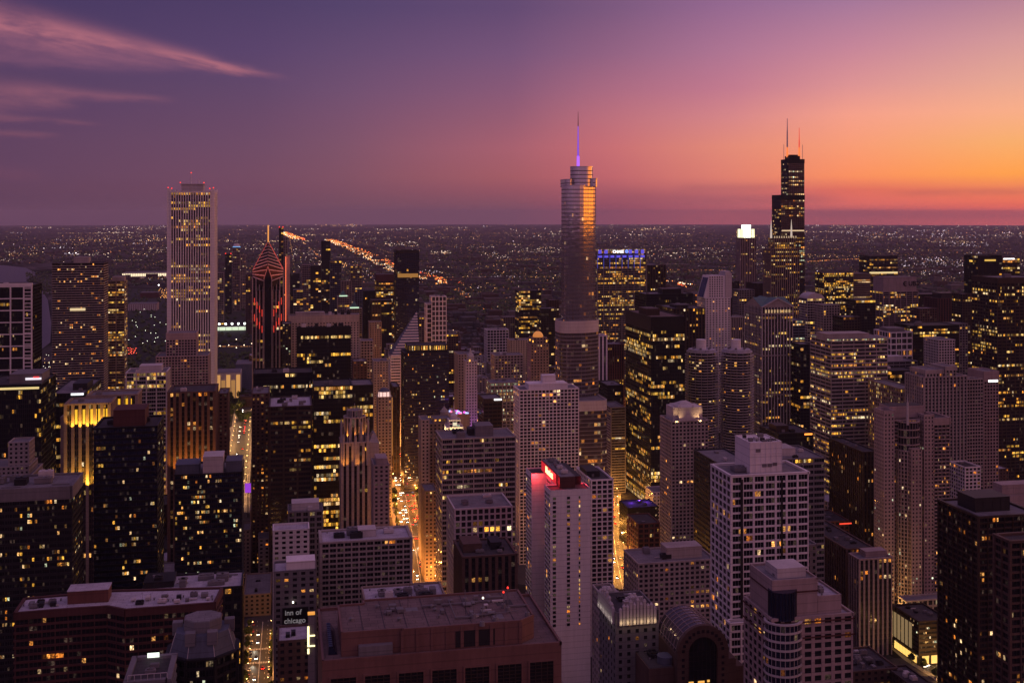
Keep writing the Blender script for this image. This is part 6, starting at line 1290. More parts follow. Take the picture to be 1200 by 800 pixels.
# far roads and motorways with their traffic lights
FAR = {}
def farroad(pts, w_, name="motorway"):
    L = [gpt(*p) for p in pts]; ribbon(name, L, -w_, w_, ASP, 1.0 + (max(math.hypot(*p) for p in L) / 6000) ** 2 * .2); return L
HW1 = farroad([(528, 334), (500, 326), (462, 315), (430, 299), (386, 281), (366, 276), (348, 279.5), (333, 273)][:5], 30); HW2 = farroad([(352, 281.5), (341, 276.5), (333, 272.6)], 40); HW3 = farroad([(520, 331), (545, 347), (575, 367)], 14)
HW4 = farroad([(945, 308), (975, 305.5), (1022, 304)], 20); HW5 = farroad([(770, 330), (800, 334), (812, 338)], 30); HW6 = farroad([(375, 303), (356, 285)], 10, "far_street"); ST1 = farroad([(300, 374), (297, 356), (294, 340)][:3], 14, "far_street"); HW7 = farroad([(740, 317), (850, 318)], 12, "far_street")

# ------------------------------------------------------------------ street lamps, cars, trees on the near streets
GALV = W['dark']; LAMPO = glow("lamp_globe", (1, .55, .18), 14.0); LAMPW = glow("white_lamp_globe", (1, .9, .7), 14.0); HEADL = glow("headlight_glow", (1, .92, .72), 40.0); TAILL = glow("taillight_glow", (1, .02, .01), 24.0)
me_pole = MB(); me_pole.cone(0, 0, .16, .09, 0, 8.6, 8); me_pole.cone(0, 0, .26, .2, 0, .6, 8)
me_arm = MB(); me_arm.bar((0, 0, 8.5), (1.9, 0, 9.1), .06)
me_head = MB(); me_head.hex([(1.5, -.22), (2.5, -.22), (2.5, .22), (1.5, .22)], 8.98, 9.18)
me_globe = MB(); me_globe.cone(2.0, 0, .12, .38, 8.62, 8.97, 10)
def proto_lamp(globe):
    rt = root("street_lamp", (0, 0, 0), "street lamp", "street lamp"); ch = [me_pole.build("pole", GALV, rt), me_arm.build("arm", GALV, rt), me_head.build("lamp_head", GALV, rt), me_globe.build("globe", globe, rt)]
    return rt, ch
def clone(pr, loc, rz, label, group):
    rt, ch = pr; c = rt.copy(); link(c); c.location = loc; c.rotation_euler = (0, 0, rz); c['label'] = label; c['group'] = group
    for h in ch: k = h.copy(); link(k); k.parent = c
    return c
LP, LPW = proto_lamp(LAMPO), proto_lamp(LAMPW)
def lamps(line, half, step, power, col, pr, label, group, light_every=1, phase=0):
    for i, (x, y, u) in enumerate(walk(line, step)):
        for s_ in (-1, 1):
            n = (u[1]*s_, -u[0]*s_); lx, ly = x+n[0]*(half+.8), y+n[1]*(half+.8)
            clone(pr, (lx, ly, gz(lx, ly, .18)), math.atan2(-n[1], -n[0]), label, group)
            if i % light_every == phase: pt((lx-n[0]*2.0, ly-n[1]*2.0, gz(lx, ly, 8.4)), power, col, .45)
SOD = (1, .44, .11)
lamps(AVE, 13, 34, 31000, (1, .34, .06), LP, "orange street lamp lining the broad bright avenue", "street lamps along the avenue")
lamps(LOW, 8, 26, 3200, (1, .42, .10), LP, "orange street lamp on the narrow street at bottom left", "street lamps on the lower street")
lamps(STA, 8, 34, 24000, (1, .40, .07), LP, "orange street lamp on the street beside the black steel tower", "street lamps by the steel tower")
lamps(COR, 9, 26, 11000, (1, .52, .15), LP, "orange street lamp on the sloping street by the parking garage", "street lamps by the garage")
lamps(COL_, 12, 34, 8000, (1, .50, .17), LP, "orange street lamp by the lit plaza left of the grey tower", "street lamps by the plaza")
for p in (LP, LPW):
    for o in (p[0], *p[1]): bpy.data.objects.remove(o)

CARM = [wall("white_paint", (.7, .7, .7), rough=.3, var=.03, spec=.5), wall("black_paint", (.02, .02, .02), rough=.25, var=.03, spec=.5), wall("silver_paint", (.4, .4, .42), rough=.3, var=.03, spec=.5), wall("red_paint", (.35, .02, .02), rough=.3, var=.03, spec=.5), wall("yellow_paint", (.7, .4, .03), rough=.3, var=.03, spec=.5), wall("blue_paint", (.03, .06, .2), rough=.3, var=.03, spec=.5)]
TYRE = wall("tyre_rubber", (.015, .015, .015), var=.1)
def car_proto(mat, h=1.5, L=4.6):
    rt = root("car", (0, 0, 0), "car", "car"); w_ = .92; ch = []
    m = MB(); m.hex([(-w_, -L/2), (w_, -L/2), (w_, L/2), (-w_, L/2)], .35, .72, bottom=True); m.hex([(-w_, -L/2), (w_, -L/2), (w_, L/2), (-w_, L/2)], .72, .95, top=[(-w_*.94, -L/2+.1), (w_*.94, -L/2+.1), (w_*.94, L/2-.12), (-w_*.94, L/2-.12)]); ch.append(m.build("body", mat, rt))
    m = MB(); m.hex([(-w_*.9, -L*.30), (w_*.9, -L*.30), (w_*.9, L*.24), (-w_*.9, L*.24)], .95, h-.07, top=[(-w_*.72, -L*.20), (w_*.72, -L*.20), (w_*.72, L*.10), (-w_*.72, L*.10)]); ch.append(m.build("cabin_glass", G['n'], rt))
    m = MB(); m.hex([(-w_*.72, -L*.20), (w_*.72, -L*.20), (w_*.72, L*.10), (-w_*.72, L*.10)], h-.07, h, top=[(-w_*.66, -L*.18), (w_*.66, -L*.18), (w_*.66, L*.08), (-w_*.66, L*.08)]); ch.append(m.build("car_roof", mat, rt))
    for sx_ in (-1, 1):
        for sy_ in (-1.4, 1.45): m = MB(); m.bar((sx_*.80, sy_, .34), (sx_*.95, sy_, .34), .34, 12); ch.append(m.build("wheel", TYRE, rt))
        m = MB(); m.box(sx_*.62-.2, sx_*.62+.2, L/2-.02, L/2+.05, .58, .78); ch.append(m.build("headlight", HEADL, rt))
        m = MB(); m.box(sx_*.66-.18, sx_*.66+.18, -L/2-.05, -L/2+.02, .62, .82); ch.append(m.build("taillight", TAILL, rt))
    return rt, ch
def parked_proto(c):
    rt, ch = car_proto(c); keep = []
    for h in ch:
        if h.name.startswith('headlight') or h.name.startswith('taillight'): h.data.materials[0] = W['grey'] if h.name.startswith('h') else CARM[3]
        keep.append(h)
    return rt, keep
PARK = [parked_proto(c) for c in CARM]
CARP = [car_proto(c) for c in CARM] + [car_proto(CARM[1], 1.85, 4.9), car_proto(CARM[0], 1.85, 4.9)]
CN = ["white", "black", "silver", "red", "yellow", "blue", "tall black", "tall white"]
rc = random.Random(17)
def cars(line, lanes, step, prob, where, group, lo=0, hi=1e9, parked=False):
    for i, (x, y, u) in enumerate(walk(line, step)):
        if not lo <= i <= hi: continue
        for off, dirn in lanes:
            if rc.random() > prob: continue
            k = rc.randrange(len(PARK) if parked else len(CARP)); j = rc.uniform(-2.2, 2.2); n = (u[1], -u[0]); X_1, Y_1 = x+n[0]*off+u[0]*j, y+n[1]*off+u[1]*j
            rz = math.atan2(u[1]*dirn, u[0]*dirn)-math.pi/2; clone(PARK[k] if parked else CARP[k], (X_1, Y_1, gz(X_1, Y_1, .065)), rz, f"{CN[k]} car parked unlit along {where}" if parked else f"{CN[k]} car driving {'away from' if dirn > 0 else 'towards'} the camera on {where}", group)
AVV = [gpt(495, 695)] + AVE[2:-1]
cars(AVV, ((2.4, 1), (5.4, 1), (8.6, 1), (-2.4, -1), (-5.4, -1), (-8.6, -1)), 12, .38, "the broad bright avenue", "cars on the avenue")
cars(LOW, ((2.6, 1), (-2.6, -1)), 16, .4, "the narrow street at bottom left", "cars on the lower street")
cars(LOW, ((6.6, 1), (-6.6, -1)), 7, .55, "the narrow street's kerb at bottom left", "cars at the lower street's kerb", parked=True)
cars(STA, ((3.2, 1), (-3.2, -1)), 14, .4, "the street by the black steel tower", "cars by the steel tower")
cars(COR, ((3.2, 1), (-3.2, -1), (6.8, 1), (-6.8, -1)), 9, .5, "the sloping street by the parking garage", "cars by the garage")
cars(COL_, ((3.2, 1), (-3.2, -1)), 16, .4, "the road by the lit plaza", "cars by the plaza")
for p in CARP + PARK:
    for o in (p[0], *p[1]): bpy.data.objects.remove(o)
# pools of headlight on the avenue
for px, py in ((483, 612), (490, 640), (476, 575), (296, 778), (298, 760)):
    x, y = gpt(px, py); spot((x, y, 2.2), (x-.3, y-16, 0), 5500 if px > 400 else 2500, (1, .92, .72), 70, .2, "headlight_beam")
for px, py in ((494, 612), (497, 640), (487, 590)): x, y = gpt(px, py); pt((x, y, 1.4), 900, (1, .05, .02), .4, "brake_glow")

LEAF = wall("leaf_green", (.05, .07, .02), var=.5, scale=.6, streak=False); BARK = wall("bark", (.07, .05, .04), var=.2)
def tree_proto(seed, h=8.5):
    r = random.Random(seed); rt = root("tree", (0, 0, 0), "tree", "tree"); m = MB(); m.cone(0, 0, .22, .13, 0, h*.45, 7)
    for k in range(5): a = k*1.26+r.random(); m.bar((0, 0, h*(.32+.03*k)), (math.cos(a)*h*.2, math.sin(a)*h*.2, h*(.55+.05*k)), .06, 4)
    ch = [m.build("trunk", BARK, rt)]; m = MB()
    for _ in range(420):
        t, p = r.uniform(0, 6.28), math.acos(r.uniform(-1, 1)); q = h*.30*(.55+.45*r.random())*(1+.25*math.sin(3*t+seed)); x, y, z = q*math.sin(p)*math.cos(t), q*math.sin(p)*math.sin(t), h*.66+q*1.05*math.cos(p); s_ = r.uniform(.25, .5)
        a = Vector((r.uniform(-1, 1), r.uniform(-1, 1), r.uniform(-1, 1))).normalized()*s_; b_ = a.orthogonal().normalized()*s_; c = Vector((x, y, z)); m.quad(tuple(c-a-b_), tuple(c+a-b_), tuple(c+a+b_), tuple(c-a+b_))
    ch.append(m.build("crown", LEAF, rt)); return rt, ch
TP = [tree_proto(s_, h) for s_, h in ((1, 8), (2, 9.5), (3, 7))]
def trees(line, off, step, where, group, prob=.8):
    for x, y, u in walk(line, step):
        for s_ in (-1, 1):
            if rc.random() > prob: continue
            n = (u[1]*s_, -u[0]*s_); X_1, Y_1 = x+n[0]*off, y+n[1]*off; c = clone(rc.choice(TP), (X_1, Y_1, gz(X_1, Y_1, .18)), rc.uniform(0, 6), f"small leafy street tree along {where}", group)
            k = rc.uniform(.8, 1.25); c.scale = (k, k, k)
trees(LOW, 9.6, 11, "the narrow street at bottom left", "trees on the lower street"); trees(AVE[:5], 13.4, 16, "the broad bright avenue", "trees along the avenue", .7); trees(COR, 11, 13, "the sloping street by the garage", "trees by the garage", .7)
for i in range(26):
    px, py = rc.uniform(150, 228), rc.uniform(652, 690) if i % 2 else rc.uniform(600, 640); x, y = gpt(px, py); clone(rc.choice(TP), (x, y, gz(x, y)), 0, "dark leafy tree in the court by the arched pavilion", "trees in the pavilion court")
for i in range(40):
    px, py = rc.uniform(266, 292), rc.uniform(455, 500); x, y = gpt(px, py); c = clone(rc.choice(TP), (x, y, gz(x, y)), rc.random()*6, "dark tree in the small grove left of the chevron topped tower", "trees in the small grove"); c.scale = (1.6,)*3
for p in TP:
    for o in (p[0], *p[1]): bpy.data.objects.remove(o)
x, y = gpt(202, 668); rt = root("arched_pavilion", (x, y, 0), "rounded stone pavilion with an arched roof edge and two white lamps", "pavilion"); m = MB(); m.cone(x, y, 11, 11, 0, 12, 32); m.build("wall", W['beige'], rt, (x, y, 0)); m = MB(); m.cone(x, y, 12, 9, 12, 14, 32); m.build("roof", RF['pale'], rt, (x, y, 0))
for k in range(10): a = R(200+16*k); m = MB(); m.box(x+11.1*math.cos(a)-.6, x+11.1*math.cos(a)+.6, y+11.1*math.sin(a)-.6, y+11.1*math.sin(a)+.6, 1, 10); m.build("window", G['n'], rt, (x, y, 0))
for d_ in (-5, 5): pt((x+d_, y-14, 5), 2500, (1, .85, .5), .4); m = MB(); m.cone(x+d_, y-14, .5, .5, 4.8, 5.8, 8); m.cone(x+d_, y-14, .1, .1, 0, 4.8, 6); m.build("lamp", LAMPW, rt, (x, y, 0))

# ------------------------------------------------------------------ landmarks by the lake, far left
def landmark(name, label, cat, px0, px1, top, bot, dep, mat, extra=None, D=None, **k):
    D = D or gdist(bot); x0, x1, y0, y1 = fp(px0, px1, D, dep=dep); org = ((x0+x1)/2, (y0+y1)/2, drop(x0, y0)); rt = root(name, org, label, cat); z = H-(top-EY)*D/F
    m = MB(); m.box(x0, x1, y0, y1, org[2], z); m.build("wall", mat, rt, org); m = MB(); m.box(x0+1, x1-1, y0+1, y1-1, z, z+1); m.build("roof", RF['grey'], rt, org); return rt, org, (x0, x1, y0, y1, z)
rt, org, (x0, x1, y0, y1, z) = landmark("stadium", "long low stadium with a bright white lit colonnade by the lake", "stadium", 143, 195, 320, 326, 160, W['white'])
for k in range(26): xx = x0+(x1-x0)*(k+.5)/26; m = MB(); m.box(xx-2.4, xx+2.4, y0-2, y0-1, z-15, z-2); m.build("lit_bay", glow("colonnade_light", (1, .82, .5), 1.5), rt, org)
rt, org, (x0, x1, y0, y1, z) = landmark("museum", "pale classical museum hall by the lakeside park", "museum", 150, 184, 356, 364, 60, W['pink'])
for k in range(16): xx = x0+(x1-x0)*(k+.5)/16; m = MB(); m.cone(xx, y0-1.5, 1, .9, 0, z-2, 8); m.build("column", W['white'], rt, org)
rt, org, (x0, x1, y0, y1, z) = landmark("museum", "low round roofed hall near the museum with one bright lamp", "hall", 164, 186, 343, 349, 60, W['maroon'])
rt, org, (x0, x1, y0, y1, z) = landmark("sports_field_stand", "white lit stand below four floodlights in the dark park", "stand", 255, 292, 383, 387, 14, glow("stand_light", (.85, 1, .7), .9))  # wall glows itself in place of floodlight falling on it
for k in range(5): xx = x0+(x1-x0)*(k+.3)/5; m = MB(); m.bar((xx, y0-8, 0), (xx, y0-8, 16), .4); m.build("light_mast", W['grey'], rt, org); m = MB(); m.cone(xx, y0-8, 2.4, 2.4, 16, 20, 8); m.build("floodlight", glow("flood_white", (.95, 1, .9), 7), rt, org)
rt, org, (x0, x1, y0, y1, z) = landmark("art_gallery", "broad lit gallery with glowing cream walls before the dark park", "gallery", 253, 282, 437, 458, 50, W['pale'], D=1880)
for k in range(5): xx = x0+(x1-x0)*k/5; m = MB(); m.box(xx+.8, xx+(x1-x0)/5-.8, y0-.7, y0-.4, 3, z-12 if k % 2 else z-3); m.build("wall_glow_panel", glow("gallery_light%d" % (k % 2), (1, .48, .13), .35 if k % 2 else .6), rt, org)  # lighting of the facade put in as panels that glow
rt, org, (x0, x1, y0, y1, z) = landmark("art_gallery", "pale flat roofed wing beside the glowing gallery", "gallery", 276, 296, 427, 450, 60, W['slate'], D=1990)

# ------------------------------------------------------------------ towers of the near south side, one by one
SS = [(273, 281, 290, 3600, 'pink', 'slim pink tower with a blue lit crown cap', 1), (264, 271, 298, 3500, 'dark', 'dark slim tower with red lights on top', 2), (282, 288, 299, 3650, 'beige', 'beige slim tower just behind the blue capped tower', 0),
 (327, 332, 267, 3400, 'dark', 'tallest slim dark tower right of the chevron spire', 2), (332, 337, 279, 3450, 'beige', 'beige shaft attached to the tallest slim dark tower', 0), (377, 387, 283, 3000, 'dark', 'dark tower standing below the motorway lights', 0),
 (387, 400, 306, 2900, 'slate', 'blue green glazed tower with white window dots', 3), (338, 351, 321, 2900, 'dark', 'dark broad tower with pale flat roof', 0), (354, 364, 311, 3100, 'pink', 'pink tower with many small lit windows', 3), (364, 376, 312, 2750, 'bronze', 'brown tower beside the pink dotted tower', 3),
 (400, 412, 330, 2800, 'tan', 'tan slab under the domed roofs', 0), (411, 424, 312, 3300, 'tan', 'low tan hotel slab beside the motorway', 3), (344, 355, 340, 2500, 'grey', 'grey tower with scattered white windows', 3), (245, 255, 300, 3300, 'grey', 'grey tower hidden behind the tallest white skyscraper', 0),
 (255, 262, 320, 3100, 'pink', 'short pink tower near the lakefront park', 3), (288, 296, 322, 2900, 'brown', 'brown tower left of the chevron topped tower', 0), (416, 427, 340, 2500, 'slate', 'blue grey block with a lit roof line', 0), (396, 409, 348, 2200, 'pink', 'stone block with a glowing green pyramid roof', 4),
 (407, 424, 362, 1950, 'beige', 'stone block with a small lit cupola', 4), (400, 418, 378, 1750, 'tan', 'tan block crowded by taller stone blocks', 0), (423, 437, 400, 1560, 'beige', 'beige block with regular windows by the diamond roof', 0), (447, 459, 352, 2150, 'dark', 'dark slab between the red brown and blue towers', 0),
 (491, 500, 372, 2000, 'tan', 'tan slab beside the white ribbed tower', 0), (523, 537, 392, 1900, 'brown', 'brown block right of the white ribbed tower', 0), (436, 446, 352, 1900, 'bronze', 'small brown block under the red brown tower', 0),
 (866, 884, 340, 1950, 'grey', 'grey setback block below the brilliant drum crown', 0), (946, 966, 350, 1750, 'pale', 'pale block with a curved striped roof', 5), (965, 984, 358, 1700, 'beige', 'beige block next to the curved striped roof', 0), (1003, 1026, 352, 1650, 'dark', 'dark block before the tower with dark letters', 0),
 (988, 1008, 372, 1500, 'bronze', 'small gridded block behind the banded tower', 0), (1078, 1098, 362, 1800, 'brown', 'brown block between two dark office towers', 0), (1118, 1134, 380, 1640, 'grey', 'grey slab before the castle crowned tower', 0), (772, 790, 352, 1800, 'dark', 'small dark spired block right of the blue crowned tower', 0),
 (843, 858, 372, 1750, 'bronze', 'dark block in the gap behind the sloped tower', 0), (938, 952, 404, 1400, 'dark', 'dark glass block behind the banded tower', 0), (1118, 1137, 470, 1120, 'dark', 'dark block with yellow windows behind the ribbed tower', 3), (1128, 1140, 345, 1700, 'bronze', 'dark shaft touching the huge yellow windowed tower', 0),
 (590, 608, 372, 2100, 'tan', 'tan tower left of the crowded brown tower', 0), (634, 652, 362, 1900, 'dark', 'dark tower behind the mirrored skyscraper', 3), (644, 655, 352, 2100, 'brown', 'brown tower peeking left of the mirrored skyscraper', 0)]
for px0, px1, top, D, wl2, lab, k in SS:
    near3 = dict(ov=dict(mode='r' if D > 2400 or k == 3 else 'f', sub=1, bw=6 if D > 2400 else 4.5, fh=5 if D > 2400 else 4)); s_ = dict(ST['wide'] if k != 0 or wl2 == 'dark' else ST['loft'], lit=.28 if k == 3 else .16, e=1.0)
    t = tower("tower_block", lab, "tower", px0, px1, top, D, s_, wl2, dep=28, units=0, near=False, **near3); rt, org, (a0, a1, b0, b1, z) = t[:3]; cx, cy = (a0+a1)/2, (b0+b1)/2
    if k == 1: m = MB(); m.cone(cx, cy, 13, 11, z, z+3, 16); m.build("lit_cap", glow("cyan_light", (.15, .5, 1), 1.1), rt, org); m = MB(); m.cone(cx, cy, 11, 8, z+3, z+12, 16); m.build("crown", W['white'], rt, org)
    if k == 2:
        for xx in (a0+1, a1-1): m = MB(); m.cone(xx, b0, 1.6, 1.2, z+1, z+4, 6); m.build("beacon", RED, rt, org)
    if k == 4: m = MB(); m.hex(rect(cx-8, cx+8, cy-8, cy+8), z, z+13, top=rect(cx-.5, cx+.5, cy-.5, cy+.5)); m.build("pyramid_roof", W['green'], rt, org); m = MB(); m.box(cx-8, cx+8, cy-8.5, cy-8.1, z+.5, z+3); m.build("light_strip", glow("mint_light", (.7, 1, .7), .9), rt, org)
    if k == 5:
        m = MB()
        for q in range(8): p, q2 = R(180*q/8), R(180*(q+1)/8); w2 = (a1-a0)/2; m.poly([(cx-w2*math.cos(p), b0, z+9*math.sin(p)), (cx-w2*math.cos(q2), b0, z+9*math.sin(q2)), (cx-w2*math.cos(q2), b1, z+9*math.sin(q2)), (cx-w2*math.cos(p), b1, z+9*math.sin(p))]); m.poly([(cx, b0, z), (cx-w2*math.cos(q2), b0, z+9*math.sin(q2)), (cx-w2*math.cos(p), b0, z+9*math.sin(p))])
        m.build("curved_roof", W['pale'], rt, org)

# ------------------------------------------------------------------ ordinary city blocks between the towers
NH = len(FOOT)
ROADPX = []
for line, hw_ in ROADS:
    for x, y, u in walk(line, 12):
        for s_ in (-.8, .8): ROADPX.append(topx(x+u[1]*s_*hw_, y-u[0]*s_*hw_, 0))
def hits(x0, x1, y0, y1, pad=3):
    for P in FOOT:
        xs = [p[0] for p in P]; ys = [p[1] for p in P]
        if x0-pad < max(xs) and x1+pad > min(xs) and y0-pad < max(ys) and y1+pad > min(ys): return True
    for line, hw_ in ROADS:
        for x, y, u in walk(line, 15):
            if x0-hw_ < x < x1+hw_ and y0-hw_ < y < y1+hw_: return True
    return False
rf_ = random.Random(99); count = 0; tries = 0
kinds = [('beige', 'beige stone'), ('tan', 'tan brick'), ('brown', 'dark brown brick'), ('redb', 'red brick'), ('grey', 'grey concrete'), ('pale', 'pale stone'), ('bronze', 'dark metal'), ('maroon', 'maroon brick')]
rooms = [('grey', 'grey'), ('dark', 'dark'), ('pale', 'pale'), ('grey', 'grey')]
while count < 298 and tries < 20000:
    tries += 1; u_ = rf_.random()
    if count < 60: px, D = rf_.uniform(0, 1200), rf_.uniform(640, 1300)
    elif count < 170: px, D = rf_.uniform(60, 1200), rf_.uniform(1250, 2100)
    elif count < 235: px, D = rf_.uniform(485, 640), rf_.uniform(1300, 2600)
    else: px, D = rf_.uniform(300, 1200), rf_.uniform(2000, 3300)
    if px < 300 and D > 1500: continue
    if 495 < px < 605 and D > 2450: continue
    x, y = at(px, D); w_, d_ = rf_.uniform(20, 46), rf_.uniform(18, 42); x0, x1, y0, y1 = x-w_/2, x+w_/2, y, y+d_
    h = rf_.uniform(14, 34) if D < 1300 else rf_.uniform(20, 62) if D < 2100 else rf_.uniform(12, 48)
    if hits(x0, x1, y0, y1): continue
    c = [topx(a, b, 0) for a in (x0, x1) for b in (y0, y1)]; sx0, sx1 = min(q[0] for q in c), max(q[0] for q in c); ty = topx(x, y1, h)[1]; by = max(q[1] for q in c)
    if any(sx0-1 < q[0] < sx1+1 and ty < q[1] < by and q[2] > D for q in ROADPX): continue
    if 585 > sx0 and sx1 > 575 and ty < 490 and D < 1380: continue
    wk, wn_ = rf_.choice(kinds); rk, rn = rf_.choice(rooms); near_h = min(HERO, key=lambda q: math.hypot(q[1][0]-x, q[1][1]-y)); st_n = int(h/4)
    if near_h[0].count(' ') > 4: near_h = min([q for q in HERO if q[0].count(' ') <= 4], key=lambda q: math.hypot(q[1][0]-x, q[1][1]-y))
    rel = "before" if near_h[1][1] > y1 else "behind" if near_h[1][1] < y0 else "beside"
    size = "low" if h < 22 else "mid height" if h < 42 else "tall"
    lab = f"{size} {wn_} block with a {rn} roof {rel} the {near_h[0]}"
    lab = " ".join(lab.split()[:16])
    s_ = dict(ST[rf_.choice(('punched', 'loft', 'grid', 'ribbon' if wk in ('grey', 'bronze') else 'loft'))], lit=rf_.choice((.05, .1, .16, .3)), mode='r', e=.8)
    if D > 1700: s_['bw'] = max(5, s_['bw']); s_['sub'] = min(2, s_['sub'])
    r = random.Random(count); zb = drop(x, y); org = (x, y+d_/2, zb); rt = root("city_block", org, lab, "building", "ordinary buildings between the towers")
    P = rect(x0, x1, y0, y1); FOOT.append(P); tier(rt, org, P, zb, h, s_, W[wk], G['n'], r, False, parapet=1.0, roof=rk)
    if rf_.random() < .4:
        q1, q2, hh = rf_.uniform(.08, .25), rf_.uniform(.7, .92), h+rf_.uniform(6, 16); tier(rt, org, rect(x0+w_*q1, x0+w_*q2, y0+d_*.15, y1-d_*.1), h, hh, s_, W[wk], G['n'], r, False, parapet=.8, roof=rk)
    elif rf_.random() < .6: a = rf_.uniform(.1, .5); m = MB(); m.box(x0+w_*a, x0+w_*(a+.3), y0+d_*.3, y0+d_*.7, h, h+rf_.uniform(3, 5)); m.build("penthouse", W[rf_.choice(('grey', wk, 'pale'))], rt, org)
    else: hvac(rt, org, inset(P, 1.5), h+.02, r, 3 if D < 1400 else 1, 1.1)
    m = MB(); m.cone(x0+w_*.05+2.2, y1-2.5, .25, .25, h, h+3, 6); m.cone(x0+w_*.05+2.2, y1-2.5, 1.5, 1.5, h+3, h+5.5, 12); m.cone(x0+w_*.05+2.2, y1-2.5, 1.6, .1, h+5.5, h+6.6, 12); (m.build('water_tank', W['bronze'], rt, org) if count % 4 == 0 else None)
    count += 1
print("city blocks", count, "tries", tries)

# ------------------------------------------------------------------ the endless far city: roofs, trees and lights
rg = random.Random(4)
def okfar(px, py):
    if 40 > px and 309 < py: return False
    if px < 62 and py > 309: return False
    if px < 300 and py > 335: return False
    return True
hm = [MB(), MB(), MB()]
for _ in range(9500):
    py = 275+rg.random()**.8*110; px = rg.uniform(-10, 1210)
    if not okfar(px, py): continue
    x, y = gpt(px, py); D = gdist(py)
    if D < 2300 or D > 13000: continue
    x = round(x/28)*28+rg.uniform(-3, 3); y = round(y/45)*45+rg.uniform(-6, 6)
    big = rg.random() < .12; w_, d_, h = (rg.uniform(20, 70), rg.uniform(20, 50), rg.uniform(8, 26)) if big else (rg.uniform(8, 20), rg.uniform(9, 18), rg.uniform(6, 12))
    if D > 6000: w_ *= 1.4
    if D < 3400 and hits(x-w_/2, x+w_/2, y-d_/2, y+d_/2, 4): continue
    z0 = gz(x, y); k = rg.randrange(3)
    if big or rg.random() < .4: hm[k].box(x-w_/2, x+w_/2, y-d_/2, y+d_/2, z0, z0+h)
    else: hm[k].hex(rect(x-w_/2, x+w_/2, y-d_/2, y+d_/2), z0, z0+h*.7); hm[k].hex(rect(x-w_/2-.3, x+w_/2+.3, y-d_/2-.3, y+d_/2+.3), z0+h*.7, z0+h, top=rect(x-.4, x+.4, y-d_/2, y+d_/2))
for _ in range(2600):
    py = rg.uniform(384, 500); px = rg.choice((rg.uniform(480, 700), rg.uniform(840, 1200), rg.uniform(300, 480))); D = gdist(py); x, y = gpt(px, py)
    x = round(x/30)*30; y = round(y/34)*34; w_, d_, h = rg.uniform(14, 28), rg.uniform(14, 30), rg.uniform(7, 19)
    if hits(x-w_/2, x+w_/2, y-d_/2, y+d_/2, 2) or any(topx(x-w_/2, y, h)[0]-2 < q[0] < topx(x+w_/2, y, h)[0]+2 and q[2] > D and topx(x, y, h)[1] < q[1] < py for q in ROADPX): continue
    FOOT.append(rect(x-w_/2, x+w_/2, y-d_/2, y+d_/2)); k = rg.randrange(3); hm[k].box(x-w_/2, x+w_/2, y-d_/2, y+d_/2, gz(x, y), gz(x, y)+h); hm[k].box(x-w_/4, x, y-3, y+3, gz(x, y)+h, gz(x, y)+h+2.5)
for k, c in enumerate((wall('far_brick', (.065, .036, .03), var=.4), wall('far_stone', (.12, .10, .095), var=.4), wall('far_grey', (.06, .058, .062), var=.4))): hm[k].build("far_neighbourhood", c, stuff=True)
tm = MB()
def blob(m, x, y, z, s_, r):
    n = len(m.v); q = [(x+s_*r.uniform(.7, 1.2)*math.cos(a), y+s_*r.uniform(.7, 1.2)*math.sin(a), z+s_*r.uniform(.3, .7)) for a in (0, 1.26, 2.5, 3.8, 5.0)]
    m.v += [(x, y, z+s_*r.uniform(1.1, 1.6))] + q + [(x, y, z)]
    for i in range(5): j = (i+1) % 5; m.f += [(n, n+1+i, n+1+j), (n+6, n+1+j, n+1+i)]; m.a += [(0, 0, 0)]*2
for _ in range(11000):
    py = 274+rg.random()**.7*95; px = rg.uniform(-10, 1210)
    if not okfar(px, py): continue
    x, y = gpt(px, py); D = gdist(py)
    if D < 2500: continue
    blob(tm, x, y, gz(x, y), rg.uniform(4, 8)*(1+D/9000), rg)
for a, b, c, d, n in ((62, 296, 338, 436, 1500), (500, 600, 352, 380, 500), (30, 62, 318, 345, 160), (620, 760, 330, 350, 100)):
    for _ in range(n):
        px, py = rg.uniform(a, b), rg.uniform(c, d)
        if a == 62 and rg.random() < .25: continue
        if a == 62 and (250 < px < 296 and (378 < py < 392 or 404 < py < 412)): continue
        x, y = gpt(px, py)
        if hits(x-5, x+5, y-5, y+5, 1): continue
        blob(tm, x, y, gz(x, y), rg.uniform(4, 8), rg)
tm.build("far_woods", LEAF, stuff=True)

def lights(name, dots, kind_stuff=True):
    m = MB()
    for x, y, z, s_, e in dots:
        m.v += [(x-s_, y, z), (x, y-s_, z), (x+s_, y, z), (x, y+s_, z), (x, y, z+s_), (x, y, z-s_)]; n = len(m.v)-6
        for a, b, c in ((0, 1, 4), (1, 2, 4), (2, 3, 4), (3, 0, 4), (1, 0, 5), (2, 1, 5), (3, 2, 5), (0, 3, 5)): m.f.append((n+a, n+b, n+c)); m.a.append(e)
    mt = MATS.get("distant_lamp")
    if not mt:
        mt, nt, b = new("distant_lamp"); at_ = nt.nodes.new('ShaderNodeAttribute'); at_.attribute_name = "lit"; nt.links.new(at_.outputs['Vector'], b.inputs['Emission Color']); b.inputs['Emission Strength'].default_value = 1; b.inputs['Base Color'].default_value = (0, 0, 0, 1)
    o = m.build(name, mt, attr=True, stuff=True); return o
LC = [(1, .42, .10), (1, .50, .17), (1, .62, .32), (1, .74, .55), (.95, .78, .9), (1, .30, .08)]
